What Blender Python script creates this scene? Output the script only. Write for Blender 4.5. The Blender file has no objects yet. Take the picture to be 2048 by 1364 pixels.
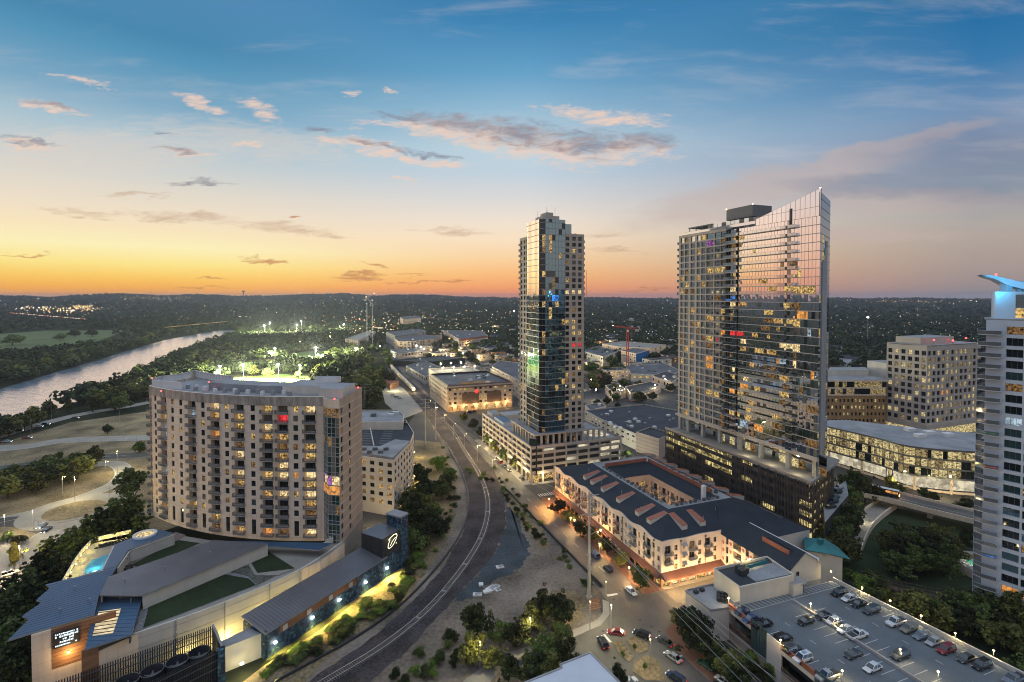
import bpy, bmesh, math, random
from mathutils import Vector, Matrix
import numpy as np
random.seed(7)
C = bpy.context.scene.collection
SC = bpy.context.scene
# ---------------------------------------------------------------- camera
EYE = 92.0
FOC = 1024.0
TILT = math.radians(1.3)
PCY = 592 + FOC * math.tan(TILT)
cam = bpy.data.cameras.new('camera')
cam.sensor_width = 36.0
cam.lens = 18.0
cam.shift_y = -(682.0 - PCY) / 2048.0
cam.clip_start = 1.0
cam.clip_end = 60000.0
camo = bpy.data.objects.new('camera', cam)
C.objects.link(camo)
camo.location = (0, 0, EYE)
camo.rotation_euler = (math.radians(90) - TILT, 0, 0)
SC.camera = camo
def ray(px, py):
 u = (px - 1024) / FOC; v = (PCY - py) / FOC
 c, s = math.cos(TILT), math.sin(TILT)
 return (u, c + v * s, -s + v * c)
def G(px, py, z=0.0):
 d = ray(px, py); t = (z - EYE) / d[2]
 return (d[0] * t, d[1] * t, z)
def VV(px, py, Y):
 d = ray(px, py); t = Y / d[1]
 return (d[0] * t, Y, EYE + d[2] * t)
# street grid of the town: A runs along the cross streets, B along the avenue
AX, AY = 0.9335, 0.3585
def L(a, b, z=0.0):
 return (a * AX - b * AY, a * AY + b * AX, z)
def toab(p):
 return (p[0] * AX + p[1] * AY, -p[0] * AY + p[1] * AX)
def s2l(c):
 return tuple((x / 255 / 12.92) if x / 255 <= 0.04045 else ((x / 255 + 0.055) / 1.055) ** 2.4 for x in c)
# ---------------------------------------------------------------- sky
world = bpy.data.worlds.new('World')
SC.world = world
world.use_nodes = True
NT = world.node_tree
NT.nodes.clear()
def nd(t, **kw):
 n = NT.nodes.new(t)
 for k, v in kw.items():
  setattr(n, k, v)
 return n
def lk(a, b):
 NT.links.new(a, b)
def mth(op, a, b=None, c=None, clamp=False):
 n = nd('ShaderNodeMath', operation=op, use_clamp=clamp)
 for i, x in enumerate((a, b, c)):
  if x is None: continue
  if isinstance(x, (int, float)): n.inputs[i].default_value = x
  else: lk(x, n.inputs[i])
 return n.outputs[0]
def mrange(x, a, b, smooth=True):
 n = nd('ShaderNodeMapRange', interpolation_type='SMOOTHSTEP' if smooth else 'LINEAR')
 lk(x, n.inputs[0]); n.inputs[1].default_value = a; n.inputs[2].default_value = b
 return n.outputs[0]
def mixc(f, a, b):
 n = nd('ShaderNodeMix', data_type='RGBA')
 if isinstance(f, (int, float)): n.inputs[0].default_value = f
 else: lk(f, n.inputs[0])
 for i, x in ((6, a), (7, b)):
  if isinstance(x, tuple): n.inputs[i].default_value = (*x, 1)
  else: lk(x, n.inputs[i])
 return n.outputs[2]
def skycolumn(fac, stops):
 n = nd('ShaderNodeValToRGB')
 r = n.color_ramp
 while len(r.elements) > 1: r.elements.remove(r.elements[-1])
 for i, (t, c) in enumerate(stops):
  e = r.elements[0] if i == 0 else r.elements.new(min(1, t / 0.7))
  if i == 0: e.position = 0
  e.color = (*s2l(c), 1)
 lk(fac, n.inputs[0])
 return n.outputs[0]
tc = nd('ShaderNodeTexCoord')
sx = nd('ShaderNodeSeparateXYZ'); lk(tc.outputs['Generated'], sx.inputs[0])
X, Y, Z = sx.outputs
hyp = mth('SQRT', mth('ADD', mth('MULTIPLY', X, X), mth('MULTIPLY', Y, Y)))
tt = mth('DIVIDE', Z, mth('MAXIMUM', hyp, 0.001))
fac = mth('MULTIPLY', tt, 1 / 0.7, clamp=True)
az = mth('MULTIPLY', mth('ARCTAN2', X, Y), 180 / math.pi)
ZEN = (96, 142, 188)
def col(cosphi, lst, more=()):
 return [((592 - y) / 1024 * cosphi if y < 592 else 0, c) for y, c in lst] + list(more)
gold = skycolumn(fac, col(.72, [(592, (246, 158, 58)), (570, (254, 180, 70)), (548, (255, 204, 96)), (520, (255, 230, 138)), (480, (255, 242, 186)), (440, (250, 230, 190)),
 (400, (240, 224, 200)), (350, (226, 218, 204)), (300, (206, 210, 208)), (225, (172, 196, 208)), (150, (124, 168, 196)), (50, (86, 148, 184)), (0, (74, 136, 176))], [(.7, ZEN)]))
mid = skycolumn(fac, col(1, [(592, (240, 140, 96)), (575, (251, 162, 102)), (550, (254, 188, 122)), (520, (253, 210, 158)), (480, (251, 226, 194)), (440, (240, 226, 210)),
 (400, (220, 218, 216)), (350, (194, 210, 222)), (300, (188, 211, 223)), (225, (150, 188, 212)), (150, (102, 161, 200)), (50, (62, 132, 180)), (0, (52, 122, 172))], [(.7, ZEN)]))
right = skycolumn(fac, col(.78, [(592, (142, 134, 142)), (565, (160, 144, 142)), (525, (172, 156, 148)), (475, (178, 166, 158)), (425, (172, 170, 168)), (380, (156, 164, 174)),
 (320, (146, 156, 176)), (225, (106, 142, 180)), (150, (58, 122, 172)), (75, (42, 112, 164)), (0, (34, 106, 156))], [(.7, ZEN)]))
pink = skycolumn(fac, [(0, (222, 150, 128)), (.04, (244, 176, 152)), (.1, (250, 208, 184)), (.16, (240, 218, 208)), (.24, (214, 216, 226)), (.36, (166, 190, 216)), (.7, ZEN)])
back = skycolumn(fac, [(0, (176, 158, 150)), (.06, (198, 178, 168)), (.14, (196, 182, 176)), (.3, (176, 176, 182)), (.5, (160, 172, 188)), (.7, ZEN)])  # sky behind the camera, brightened beyond dusk to light the facades
c = mixc(mrange(az, -130, -70), back, pink)
c = mixc(mrange(az, -78, -52), c, gold)
c = mixc(mrange(az, -34, 2, True), c, mid)
c = mixc(mrange(az, 2, 42, False), c, right)
c = mixc(mrange(az, 44, 110), c, back)
# unseen overhead sky, brightened as added soft fill light for the streets
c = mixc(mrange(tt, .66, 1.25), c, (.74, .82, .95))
# clouds: patches placed by direction, broken up with stretched noise
yc = mth('MAXIMUM', Y, 0.05)
U = mth('DIVIDE', X, yc); V = mth('DIVIDE', Z, yc)
def noise(su, sv, detail, rough, off=0.0, dist=0.0):
 cb = nd('ShaderNodeCombineXYZ')
 lk(mth('MULTIPLY', U, su), cb.inputs[0]); lk(mth('MULTIPLY', V, sv), cb.inputs[1]); cb.inputs[2].default_value = off
 n = nd('ShaderNodeTexNoise'); n.inputs['Scale'].default_value = 1
 n.inputs['Detail'].default_value = detail; n.inputs['Roughness'].default_value = rough
 n.inputs['Distortion'].default_value = dist
 lk(cb.outputs[0], n.inputs['Vector'])
 return n.outputs['Fac']
nbig = noise(9, 30, 4, .6, 1.3, .6)
nfine = noise(26, 80, 6, .66, 4.1, .8)
nwisp = noise(14, 70, 5, .62, 8.2, 1.6)
nw2 = noise(5, 16, 3, .6, 2.2)
Ud = mth('ADD', U, mth('MULTIPLY', mth('SUBTRACT', nw2, .5), .10))
Vd = mth('ADD', V, mth('MULTIPLY', mth('SUBTRACT', nbig, .5), .055))
sheared = {}
def shear(sl):
 if sl not in sheared:
  cb = nd('ShaderNodeCombineXYZ')
  lk(Ud, cb.inputs[0]); lk(mth('ADD', Vd, mth('MULTIPLY', Ud, sl)) if sl else Vd, cb.inputs[1])
  sheared[sl] = cb.outputs[0]
 return sheared[sl]
def cloudmask(blobs):
 m = None
 for (px, py, hw, hh, sl) in blobs:
  sl = min((0, .1, .18, .4, -.25), key=lambda q: abs(q - sl))
  d = ray(px, py); u0, v0 = d[0] / d[1], d[2] / d[1] + sl * d[0] / d[1]
  n = nd('ShaderNodeVectorMath', operation='MULTIPLY_ADD')
  lk(shear(sl), n.inputs[0])
  n.inputs[1].default_value = (1024 / hw, 1024 / hh, 0)
  n.inputs[2].default_value = (-u0 * 1024 / hw, -v0 * 1024 / hh, 0)
  q = nd('ShaderNodeVectorMath', operation='DOT_PRODUCT')
  lk(n.outputs[0], q.inputs[0]); lk(n.outputs[0], q.inputs[1])
  k = q.outputs['Value']
  m = k if m is None else mth('MINIMUM', m, k)
 return mth('MAXIMUM', mth('SUBTRACT', 1, m), -1.0)
def dens(mask, n, gain, lo, hi):
 return mrange(mth('ADD', mask, mth('MULTIPLY', mth('SUBTRACT', n, .5), gain)), lo, hi)
front = mrange(Y, .08, .2)
def over(c, d, colr, k):
 return mixc(mth('MULTIPLY', mth('MULTIPLY', d, front), k), c, s2l(colr))
# soft wide veils on the right and behind the sun glow
veil = cloudmask([(1560, 372, 330, 46, -.22), (1800, 402, 330, 30, .02), (1640, 470, 330, 16, -.05), (1750, 300, 260, 22, -.3)])
c = over(c, dens(veil, nw2, 1.5, -.25, .9), (196, 176, 170), .55)
shade = cloudmask([(1980, 335, 230, 80, -.05), (1830, 372, 230, 30, -.1)])
c = over(c, dens(shade, nw2, .9, -.9, 1.1), (100, 120, 150), .45)
lv = cloudmask([(200, 300, 330, 60, .05), (500, 280, 300, 50, .1)])
c = over(c, dens(lv, nwisp, 1.6, .1, 1.2), (228, 212, 198), .45)
thin = noise(2.6, 15, 7, .62, 6.6, .35)
c = over(c, mth('MULTIPLY', mrange(thin, .48, .78), mrange(tt, .10, .24)), (226, 214, 208), .26)
light = cloudmask([(815, 252, 150, 13, -.05), (960, 272, 190, 40, .14), (1120, 300, 170, 46, .08), (1260, 302, 120, 34, 0), (900, 262, 160, 26, .1), (700, 285, 120, 15, .1), (800, 312, 130, 15, .16), (880, 326, 70, 10, .1),
 (100, 214, 100, 14, .22), (170, 158, 85, 9, .16), (405, 206, 62, 16, .42), (515, 216, 62, 20, .3), (700, 186, 26, 7, 0), (785, 185, 24, 4, 0), (820, 363, 46, 4, .05), (1200, 232, 170, 22, .1), (480, 292, 50, 7, .1), (370, 305, 70, 9, .1), (60, 292, 90, 10, .1)])
c = over(c, dens(light, mth('ADD', mth('MULTIPLY', nfine, .6), mth('MULTIPLY', nwisp, .4)), 3.4, .15, 1.35), (238, 208, 190), .9)
dark = cloudmask([(830, 233, 105, 12, .1), (930, 248, 140, 24, .14), (1050, 268, 180, 36, .1), (1180, 282, 150, 32, .06), (1290, 284, 100, 28, 0), (640, 254, 40, 9, .1), (745, 290, 90, 8, .16), (850, 305, 90, 8, .14),
 (110, 211, 90, 8, .22), (55, 283, 90, 8, .09), (348, 300, 52, 7, .12), (420, 364, 86, 8, .02), (335, 262, 34, 7, .25)])
c = over(c, dens(dark, mth('ADD', mth('MULTIPLY', nfine, .7), mth('MULTIPLY', nbig, .3)), 3.0, .15, 1.5), (126, 124, 140), .82)
tan = cloudmask([(150, 424, 100, 9, .1), (265, 393, 90, 7, .05), (400, 432, 130, 14, .12), (560, 456, 140, 15, .08), (330, 432, 120, 9, .1), (900, 463, 90, 8, .05), (1225, 500, 70, 7, .05), (680, 474, 60, 5, 0), (1215, 468, 60, 7, -.1)])
c = over(c, dens(tan, mth('ADD', mth('MULTIPLY', nwisp, .6), mth('MULTIPLY', nfine, .4)), 3.0, .1, 1.6), (200, 168, 142), .75)
low = cloudmask([(45, 510, 62, 4, .03), (525, 525, 64, 6, .12), (745, 529, 45, 5, .1), (410, 557, 44, 3, .02), (700, 553, 80, 7, .03), (400, 575, 66, 4, 0), (830, 550, 50, 3, 0), (860, 562, 120, 4, 0), (1300, 581, 70, 5, 0), (600, 433, 16, 3, 0)])
c = over(c, dens(low, nwisp, 2.6, .2, 1.3), (196, 128, 84), .8)
bg = nd('ShaderNodeBackground'); lk(c, bg.inputs[0]); bg.inputs[1].default_value = 1.0
wo = nd('ShaderNodeOutputWorld'); lk(bg.outputs[0], wo.inputs[0])
# what is left of the sunset: a very weak, wide, warm sun low on the left
sun = bpy.data.lights.new('sun', 'SUN')
sun.energy = 0.25; sun.angle = math.radians(25); sun.color = (1, .62, .36)
suno = bpy.data.objects.new('sun', sun); C.objects.link(suno)
suno.rotation_euler = Vector((math.sin(math.radians(-42)), math.cos(math.radians(-42)), math.tan(math.radians(4)))).to_track_quat('Z', 'Y').to_euler()
SC.view_settings.view_transform = 'Standard'
SC.view_settings.look = 'None'
SC.view_settings.exposure = 0.0
SC.view_settings.gamma = 1.0
SC.view_settings.use_curve_mapping = False
SC.render.engine = 'CYCLES'
SC.cycles.use_denoising = True
SC.cycles.filter_width = 1.05
SC.cycles.max_bounces = 6
SC.cycles.diffuse_bounces = 3
SC.cycles.glossy_bounces = 4
SC.cycles.sample_clamp_indirect = 4.0
SC.cycles.caustics_reflective = False
SC.cycles.caustics_refractive = False
# ---------------------------------------------------------------- mesh helpers
class MB:
 """collects faces in world coordinates; build() links them as one mesh object"""
 def __init__(s):
  s.v = []; s.f = []; s.m = []
 def face(s, pts, mat):
  i = len(s.v); s.v.extend(pts); s.f.append(tuple(range(i, i + len(pts)))); s.m.append(mat)
 def add(s, o):
  i = len(s.v); s.v.extend(o.v)
  s.f.extend(tuple(k + i for k in f) for f in o.f); s.m.extend(o.m)
 def prism(s, poly, z0, z1, mat, top=None, bottom=False):
  n = len(poly); i = len(s.v)
  zb = z0 if callable(z0) else (lambda p: z0)
  zt = z1 if callable(z1) else (lambda p: z1)
  s.v.extend((p[0], p[1], zb(p)) for p in poly); s.v.extend((p[0], p[1], zt(p)) for p in poly)
  area = sum(poly[k][0] * poly[(k + 1) % n][1] - poly[(k + 1) % n][0] * poly[k][1] for k in range(n))
  for k in range(n):
   q = (k + 1) % n
   s.f.append((i + k, i + q, i + n + q, i + n + k) if area > 0 else (i + q, i + k, i + n + k, i + n + q)); s.m.append(mat)
  t = tuple(i + n + k for k in range(n))
  s.f.append(t if area > 0 else t[::-1]); s.m.append(top or mat)
  if bottom:
   b = tuple(i + k for k in range(n)); s.f.append(b[::-1] if area > 0 else b); s.m.append(mat)
 def box(s, c, ex, ey, ez, mat, rot=0.0, top=None):
  """c = centre of the base, full sizes"""
  cs, sn = math.cos(rot), math.sin(rot)
  P = [(c[0] + x * cs - y * sn, c[1] + x * sn + y * cs) for x, y in ((-ex / 2, -ey / 2), (ex / 2, -ey / 2), (ex / 2, ey / 2), (-ex / 2, ey / 2))]
  s.prism(P, c[2], c[2] + ez, mat, top, True)
 def beam(s, p, q, w, h, mat):
  """box along p->q, width w (horizontal), height h centred on the line"""
  p = Vector(p); q = Vector(q); d = q - p
  if d.length < 1e-6: return
  d.normalize()
  side = d.cross(Vector((0, 0, 1)))
  if side.length < 1e-4: side = Vector((1, 0, 0))
  side.normalize(); up = side.cross(d)
  i = len(s.v)
  for e in (p, q):
   for a, b in ((-1, -1), (1, -1), (1, 1), (-1, 1)):
    s.v.append(tuple(e + side * (a * w / 2) + up * (b * h / 2)))
  for f in ((0, 1, 5, 4), (1, 2, 6, 5), (2, 3, 7, 6), (3, 0, 4, 7), (3, 2, 1, 0), (4, 5, 6, 7)):
   s.f.append(tuple(i + k for k in f)); s.m.append(mat)
 def tube(s, path, radii, n, mat, cap=True):
  if isinstance(radii, (int, float)): radii = [radii] * len(path)
  i0 = len(s.v); path = [Vector(p) for p in path]
  for k, p in enumerate(path):
   d = (path[min(k + 1, len(path) - 1)] - path[max(k - 1, 0)]).normalized()
   a = d.cross(Vector((0, 0, 1)))
   if a.length < 1e-3: a = Vector((1, 0, 0))
   a.normalize(); b = a.cross(d)
   for j in range(n):
    t = 2 * math.pi * j / n
    s.v.append(tuple(p + (a * math.cos(t) + b * math.sin(t)) * radii[k]))
  for k in range(len(path) - 1):
   for j in range(n):
    q = (j + 1) % n
    s.f.append((i0 + k * n + j, i0 + (k + 1) * n + j, i0 + (k + 1) * n + q, i0 + k * n + q)); s.m.append(mat)
  if cap:
   s.f.append(tuple(i0 + j for j in range(n))); s.m.append(mat)
   e = i0 + (len(path) - 1) * n
   s.f.append(tuple(e + j for j in reversed(range(n)))); s.m.append(mat)
 def cyl(s, c, r, h, n, mat, top=None, r2=None):
  s.prism([(c[0] + r * math.cos(2 * math.pi * k / n), c[1] + r * math.sin(2 * math.pi * k / n)) for k in range(n)], c[2], c[2] + h, mat, top, True)
 def ball(s, c, r, mat, n=6, sz=1.0):
  i = len(s.v); R = n // 2 + 1
  for a in range(R + 1):
   th = math.pi * a / R
   for b in range(n):
    ph = 2 * math.pi * b / n
    s.v.append((c[0] + r * math.sin(th) * math.cos(ph), c[1] + r * math.sin(th) * math.sin(ph), c[2] + r * sz * math.cos(th)))
  for a in range(R):
   for b in range(n):
    s.f.append((i + a * n + b, i + (a + 1) * n + b, i + (a + 1) * n + (b + 1) % n, i + a * n + (b + 1) % n)); s.m.append(mat)
 def build(s, name, parent=None, loc=None, smooth=False):
  me = bpy.data.meshes.new(name)
  o = (0, 0, 0)
  if parent is not None: o = wloc(parent)
  elif loc is not None: o = loc
  vs = s.v if o == (0, 0, 0) else [(x - o[0], y - o[1], z - o[2]) for x, y, z in s.v]
  me.from_pydata(vs, [], s.f)
  ms = []
  for m in s.m:
   if m not in ms: ms.append(m)
  for m in ms: me.materials.append(m)
  if len(ms) > 1:
   ix = {m: i for i, m in enumerate(ms)}
   me.polygons.foreach_set('material_index', [ix[m] for m in s.m])
  if smooth: me.polygons.foreach_set('use_smooth', [True] * len(me.polygons))
  ob = bpy.data.objects.new(name, me)
  C.objects.link(ob)
  if parent is not None: ob.parent = parent
  elif loc is not None: ob.location = loc
  return ob
def wloc(o):
 x, y, z = 0, 0, 0
 while o is not None:
  x += o.location[0]; y += o.location[1]; z += o.location[2]; o = o.parent
 return (x, y, z)
def tag(o, label=None, cat=None, group=None, kind=None):
 if label: o['label'] = label
 if cat: o['category'] = cat
 if group: o['group'] = group
 if kind: o['kind'] = kind
 return o
def thing(name, label, cat, loc=(0, 0, 0), group=None):
 o = bpy.data.objects.new(name, None); C.objects.link(o)
 o.location = loc; o.empty_display_size = 1
 return tag(o, label, cat, group)
def copy_tree(o, parent=None):
 c = o.copy(); C.objects.link(c)
 if parent is not None: c.parent = parent
 for ch in list(o.children):
  copy_tree(ch, c)
 return c
def emit(items, name, parent, limit=96):
 """items: (distance, MB). The nearest become parts of their own, the rest one part"""
 items.sort(key=lambda t: t[0])
 for d, m in items[:limit]: m.build(name, parent)
 if len(items) > limit:
  r = MB()
  for d, m in items[limit:]: r.add(m)
  tag(r.build(name, parent), kind='stuff')
# ---------------------------------------------------------------- materials
def newmat(name):
 m = bpy.data.materials.new(name); m.use_nodes = True
 t = m.node_tree; t.nodes.clear()
 o = t.nodes.new('ShaderNodeOutputMaterial')
 return m, t, o
def mat(name, c, rough=.8, var=.2, scale=.4, metal=0.0, spec=.4, fine=0.0, fscale=6.0, stretch=None, objrand=0.0, bump=0.0, hue=None, joint=None):
 """principled surface whose colour wanders with two scales of noise"""
 m, t, o = newmat(name)
 b = t.nodes.new('ShaderNodeBsdfPrincipled')
 b.inputs['Roughness'].default_value = rough; b.inputs['Metallic'].default_value = metal
 b.inputs['Specular IOR Level'].default_value = spec
 g = t.nodes.new('ShaderNodeNewGeometry')
 vec = g.outputs['Position']
 if stretch:
  mp = t.nodes.new('ShaderNodeMapping'); mp.inputs['Scale'].default_value = stretch
  t.links.new(vec, mp.inputs['Vector']); vec = mp.outputs[0]
 n = t.nodes.new('ShaderNodeTexNoise'); n.inputs['Scale'].default_value = scale; n.inputs['Detail'].default_value = 4
 t.links.new(vec, n.inputs['Vector'])
 val = n.outputs['Fac']
 if fine:
  n2 = t.nodes.new('ShaderNodeTexNoise'); n2.inputs['Scale'].default_value = fscale; n2.inputs['Detail'].default_value = 2
  t.links.new(vec, n2.inputs['Vector'])
  a = t.nodes.new('ShaderNodeMath'); a.operation = 'MULTIPLY_ADD'
  t.links.new(n2.outputs['Fac'], a.inputs[0]); a.inputs[1].default_value = fine
  s_ = t.nodes.new('ShaderNodeMath'); s_.operation = 'SUBTRACT'; t.links.new(val, s_.inputs[0]); s_.inputs[1].default_value = fine * .5
  t.links.new(s_.outputs[0], a.inputs[2]); val = a.outputs[0]
 if objrand:
  oi = t.nodes.new('ShaderNodeObjectInfo')
  a = t.nodes.new('ShaderNodeMath'); a.operation = 'MULTIPLY_ADD'
  t.links.new(oi.outputs['Random'], a.inputs[0]); a.inputs[1].default_value = objrand
  s_ = t.nodes.new('ShaderNodeMath'); s_.operation = 'SUBTRACT'; t.links.new(val, s_.inputs[0]); s_.inputs[1].default_value = objrand * .5
  t.links.new(s_.outputs[0], a.inputs[2]); val = a.outputs[0]
 r = t.nodes.new('ShaderNodeValToRGB')
 c2 = hue or c
 r.color_ramp.elements[0].position = .3; r.color_ramp.elements[1].position = .7
 r.color_ramp.elements[0].color = (*[x * (1 - var) for x in c], 1)
 r.color_ramp.elements[1].color = (*[min(1, x * (1 + var)) for x in c2], 1)
 t.links.new(val, r.inputs[0]); cout = r.outputs[0]
 if joint:   # open joints between cast panels, and the streaks that run down from them
  sp = t.nodes.new('ShaderNodeSeparateXYZ'); t.links.new(g.outputs['Position'], sp.inputs[0])
  def mm(op, a, v):
   q = t.nodes.new('ShaderNodeMath'); q.operation = op; t.links.new(a, q.inputs[0]); q.inputs[1].default_value = v; return q.outputs[0]
  ln = mm('LESS_THAN', mm('FRACT', mm('DIVIDE', mm('SUBTRACT', sp.outputs[2], joint[0]), joint[1]), 0), .035)
  mp2 = t.nodes.new('ShaderNodeMapping'); mp2.inputs['Scale'].default_value = (1.3, 1.3, .05); t.links.new(g.outputs['Position'], mp2.inputs['Vector'])
  n3 = t.nodes.new('ShaderNodeTexNoise'); n3.inputs['Scale'].default_value = 1.0; n3.inputs['Detail'].default_value = 3; t.links.new(mp2.outputs[0], n3.inputs['Vector'])
  st = t.nodes.new('ShaderNodeMapRange'); st.inputs[1].default_value = .52; st.inputs[2].default_value = .8; st.inputs[4].default_value = .35; t.links.new(n3.outputs['Fac'], st.inputs[0])
  mxv = t.nodes.new('ShaderNodeMath'); mxv.operation = 'MAXIMUM'; t.links.new(mm('MULTIPLY', ln, .38), mxv.inputs[0]); t.links.new(st.outputs[0], mxv.inputs[1])
  mc = t.nodes.new('ShaderNodeMix'); mc.data_type = 'RGBA'; t.links.new(mxv.outputs[0], mc.inputs[0]); t.links.new(cout, mc.inputs[6]); mc.inputs[7].default_value = (c[0] * .45, c[1] * .43, c[2] * .42, 1); cout = mc.outputs[2]
 t.links.new(cout, b.inputs['Base Color'])
 if bump:
  bp = t.nodes.new('ShaderNodeBump'); bp.inputs['Strength'].default_value = bump; bp.inputs['Distance'].default_value = .2
  t.links.new(val, bp.inputs['Height']); t.links.new(bp.outputs[0], b.inputs['Normal'])
 t.links.new(b.outputs[0], o.inputs[0])
 return m
def glassmat(name, tint, refl=.35, rough=.03, body=(.012, .016, .02), wav=.0):
 """dark glazing: a dim body with a mirror coat that strengthens at grazing angles"""
 m, t, o = newmat(name)
 d = t.nodes.new('ShaderNodeBsdfDiffuse'); d.inputs[0].default_value = (*body, 1)
 g = t.nodes.new('ShaderNodeBsdfGlossy'); g.inputs['Color'].default_value = (*tint, 1); g.inputs['Roughness'].default_value = rough
 lw = t.nodes.new('ShaderNodeFresnel'); lw.inputs[0].default_value = 1.5
 mr = t.nodes.new('ShaderNodeMapRange'); mr.inputs[1].default_value = .04; mr.inputs[2].default_value = 1; mr.inputs[3].default_value = refl; mr.inputs[4].default_value = 1
 t.links.new(lw.outputs[0], mr.inputs[0])
 if wav:
  ge = t.nodes.new('ShaderNodeNewGeometry')
  n = t.nodes.new('ShaderNodeTexNoise'); n.inputs['Scale'].default_value = .35; n.inputs['Detail'].default_value = 1
  t.links.new(ge.outputs['Position'], n.inputs['Vector'])
  bp = t.nodes.new('ShaderNodeBump'); bp.inputs['Strength'].default_value = wav; bp.inputs['Distance'].default_value = .1
  t.links.new(n.outputs['Fac'], bp.inputs['Height']); t.links.new(bp.outputs[0], g.inputs['Normal'])
 mx = t.nodes.new('ShaderNodeMixShader')
 t.links.new(mr.outputs[0], mx.inputs[0]); t.links.new(d.outputs[0], mx.inputs[1]); t.links.new(g.outputs[0], mx.inputs[2])
 t.links.new(mx.outputs[0], o.inputs[0])
 return m
def litmat(name, c, power, scale=.9, lo=.12, seed=0.0, stretch=(1, 1, 1), gloss=.08):
 """a window onto a lit room: what is seen behind the pane is broken up like furniture, curtains and lamps"""
 m, t, o = newmat(name)
 g = t.nodes.new('ShaderNodeNewGeometry')
 mp = t.nodes.new('ShaderNodeMapping'); mp.inputs['Location'].default_value = (seed, seed * 1.7, seed * .3); mp.inputs['Scale'].default_value = stretch
 t.links.new(g.outputs['Position'], mp.inputs['Vector'])
 n = t.nodes.new('ShaderNodeTexNoise'); n.inputs['Scale'].default_value = scale; n.inputs['Detail'].default_value = 3; n.inputs['Roughness'].default_value = .65
 v = t.nodes.new('ShaderNodeTexVoronoi'); v.inputs['Scale'].default_value = scale * 1.1; v.distance = 'CHEBYCHEV'
 t.links.new(mp.outputs[0], n.inputs['Vector']); t.links.new(mp.outputs[0], v.inputs['Vector'])
 sp = t.nodes.new('ShaderNodeSeparateColor'); t.links.new(v.outputs['Color'], sp.inputs[0])
 ml = t.nodes.new('ShaderNodeMath'); ml.operation = 'MULTIPLY_ADD'; t.links.new(sp.outputs[0], ml.inputs[0]); ml.inputs[1].default_value = .45
 sb = t.nodes.new('ShaderNodeMath'); sb.operation = 'SUBTRACT'; t.links.new(n.outputs['Fac'], sb.inputs[0]); sb.inputs[1].default_value = .22
 t.links.new(sb.outputs[0], ml.inputs[2])
 r = t.nodes.new('ShaderNodeMapRange'); r.inputs[1].default_value = .3; r.inputs[2].default_value = .72; r.inputs[3].default_value = lo * power; r.inputs[4].default_value = power
 t.links.new(ml.outputs[0], r.inputs[0])
 e = t.nodes.new('ShaderNodeEmission'); e.inputs[0].default_value = (*c, 1); t.links.new(r.outputs[0], e.inputs[1])
 gl = t.nodes.new('ShaderNodeBsdfGlossy'); gl.inputs['Roughness'].default_value = .05; gl.inputs['Color'].default_value = (.8, .85, .9, 1)
 mx = t.nodes.new('ShaderNodeMixShader'); mx.inputs[0].default_value = gloss
 t.links.new(e.outputs[0], mx.inputs[1]); t.links.new(gl.outputs[0], mx.inputs[2]); t.links.new(mx.outputs[0], o.inputs[0])
 m.cycles.emission_sampling = 'NONE'
 return m
def lampmat(name, c, power):
 m, t, o = newmat(name)
 e = t.nodes.new('ShaderNodeEmission'); e.inputs[0].default_value = (*c, 1); e.inputs[1].default_value = power
 t.links.new(e.outputs[0], o.inputs[0]); m.cycles.emission_sampling = 'NONE'
 return m
M = {}
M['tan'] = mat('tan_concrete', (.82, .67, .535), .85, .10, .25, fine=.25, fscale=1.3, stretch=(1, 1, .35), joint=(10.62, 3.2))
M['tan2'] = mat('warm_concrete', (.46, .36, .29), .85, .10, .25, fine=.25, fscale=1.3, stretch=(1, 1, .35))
M['stain'] = mat('weathered_parapet', (.40, .345, .30), .9, .35, .5, fine=.5, fscale=2.2, stretch=(1, 1, .25))
M['beige'] = mat('beige_precast', (.52, .45, .39), .8, .08, .2, fine=.2, fscale=2)
M['grey'] = mat('grey_concrete', (.36, .35, .345), .85, .12, .3, fine=.3, fscale=2)
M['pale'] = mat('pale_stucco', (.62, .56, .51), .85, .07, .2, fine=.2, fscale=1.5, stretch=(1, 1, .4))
M['white'] = mat('white_paint', (.72, .72, .72), .6, .06, .3, fine=.15)
M['offwhite'] = mat('off_white_wall', (.62, .585, .52), .85, .08, .25, fine=.25, fscale=1.2, stretch=(1, 1, .4))
M['dark'] = mat('dark_metal', (.05, .052, .058), .5, .2, .6, metal=.3)
M['frame'] = mat('grey_frame', (.16, .17, .18), .45, .1, 1, metal=.5)
M['rail'] = mat('grey_railing', (.10, .115, .14), .4, .15, 1, metal=.3)
M['whiteframe'] = mat('white_frame', (.6, .6, .6), .5, .06, 1)
M['roofgrey'] = mat('grey_membrane_roof', (.30, .31, .33), .9, .22, .12, fine=.4, fscale=1.5)
M['roofblue'] = mat('blue_metal_roof', (.055, .118, .205), .45, .12, .15, metal=.1, fine=.2, fscale=1.1)
M['roofzig'] = mat('grey_metal_roof', (.19, .195, .22), .4, .1, .15, metal=.4, fine=.2)
M['roofmid'] = mat('worn_grey_roof', (.12, .125, .14), .9, .35, .10, fine=.6, fscale=1.2)
M['roofdark'] = mat('dark_roof', (.045, .05, .062), .85, .25, .15, fine=.4)
M['slate'] = mat('blue_shingle_roof', (.022, .031, .046), .8, .18, .2, fine=.6, fscale=3.5)
M['redroof'] = mat('red_metal_roof', (.34, .125, .08), .55, .15, .3, fine=.3)
M['goldbrick'] = mat('golden_brick', (.40, .245, .115), .85, .15, .4, fine=.4, fscale=3)
M['canopy'] = mat('brown_canopy', (.19, .085, .058), .7, .15, .4, fine=.3)
M['brick'] = mat('red_brick', (.33, .165, .10), .85, .15, .4, fine=.4, fscale=3)
M['brownwood'] = mat('brown_cladding', (.30, .15, .075), .7, .2, .5, fine=.5, fscale=1.2, stretch=(.35, .35, 2.2))
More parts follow.
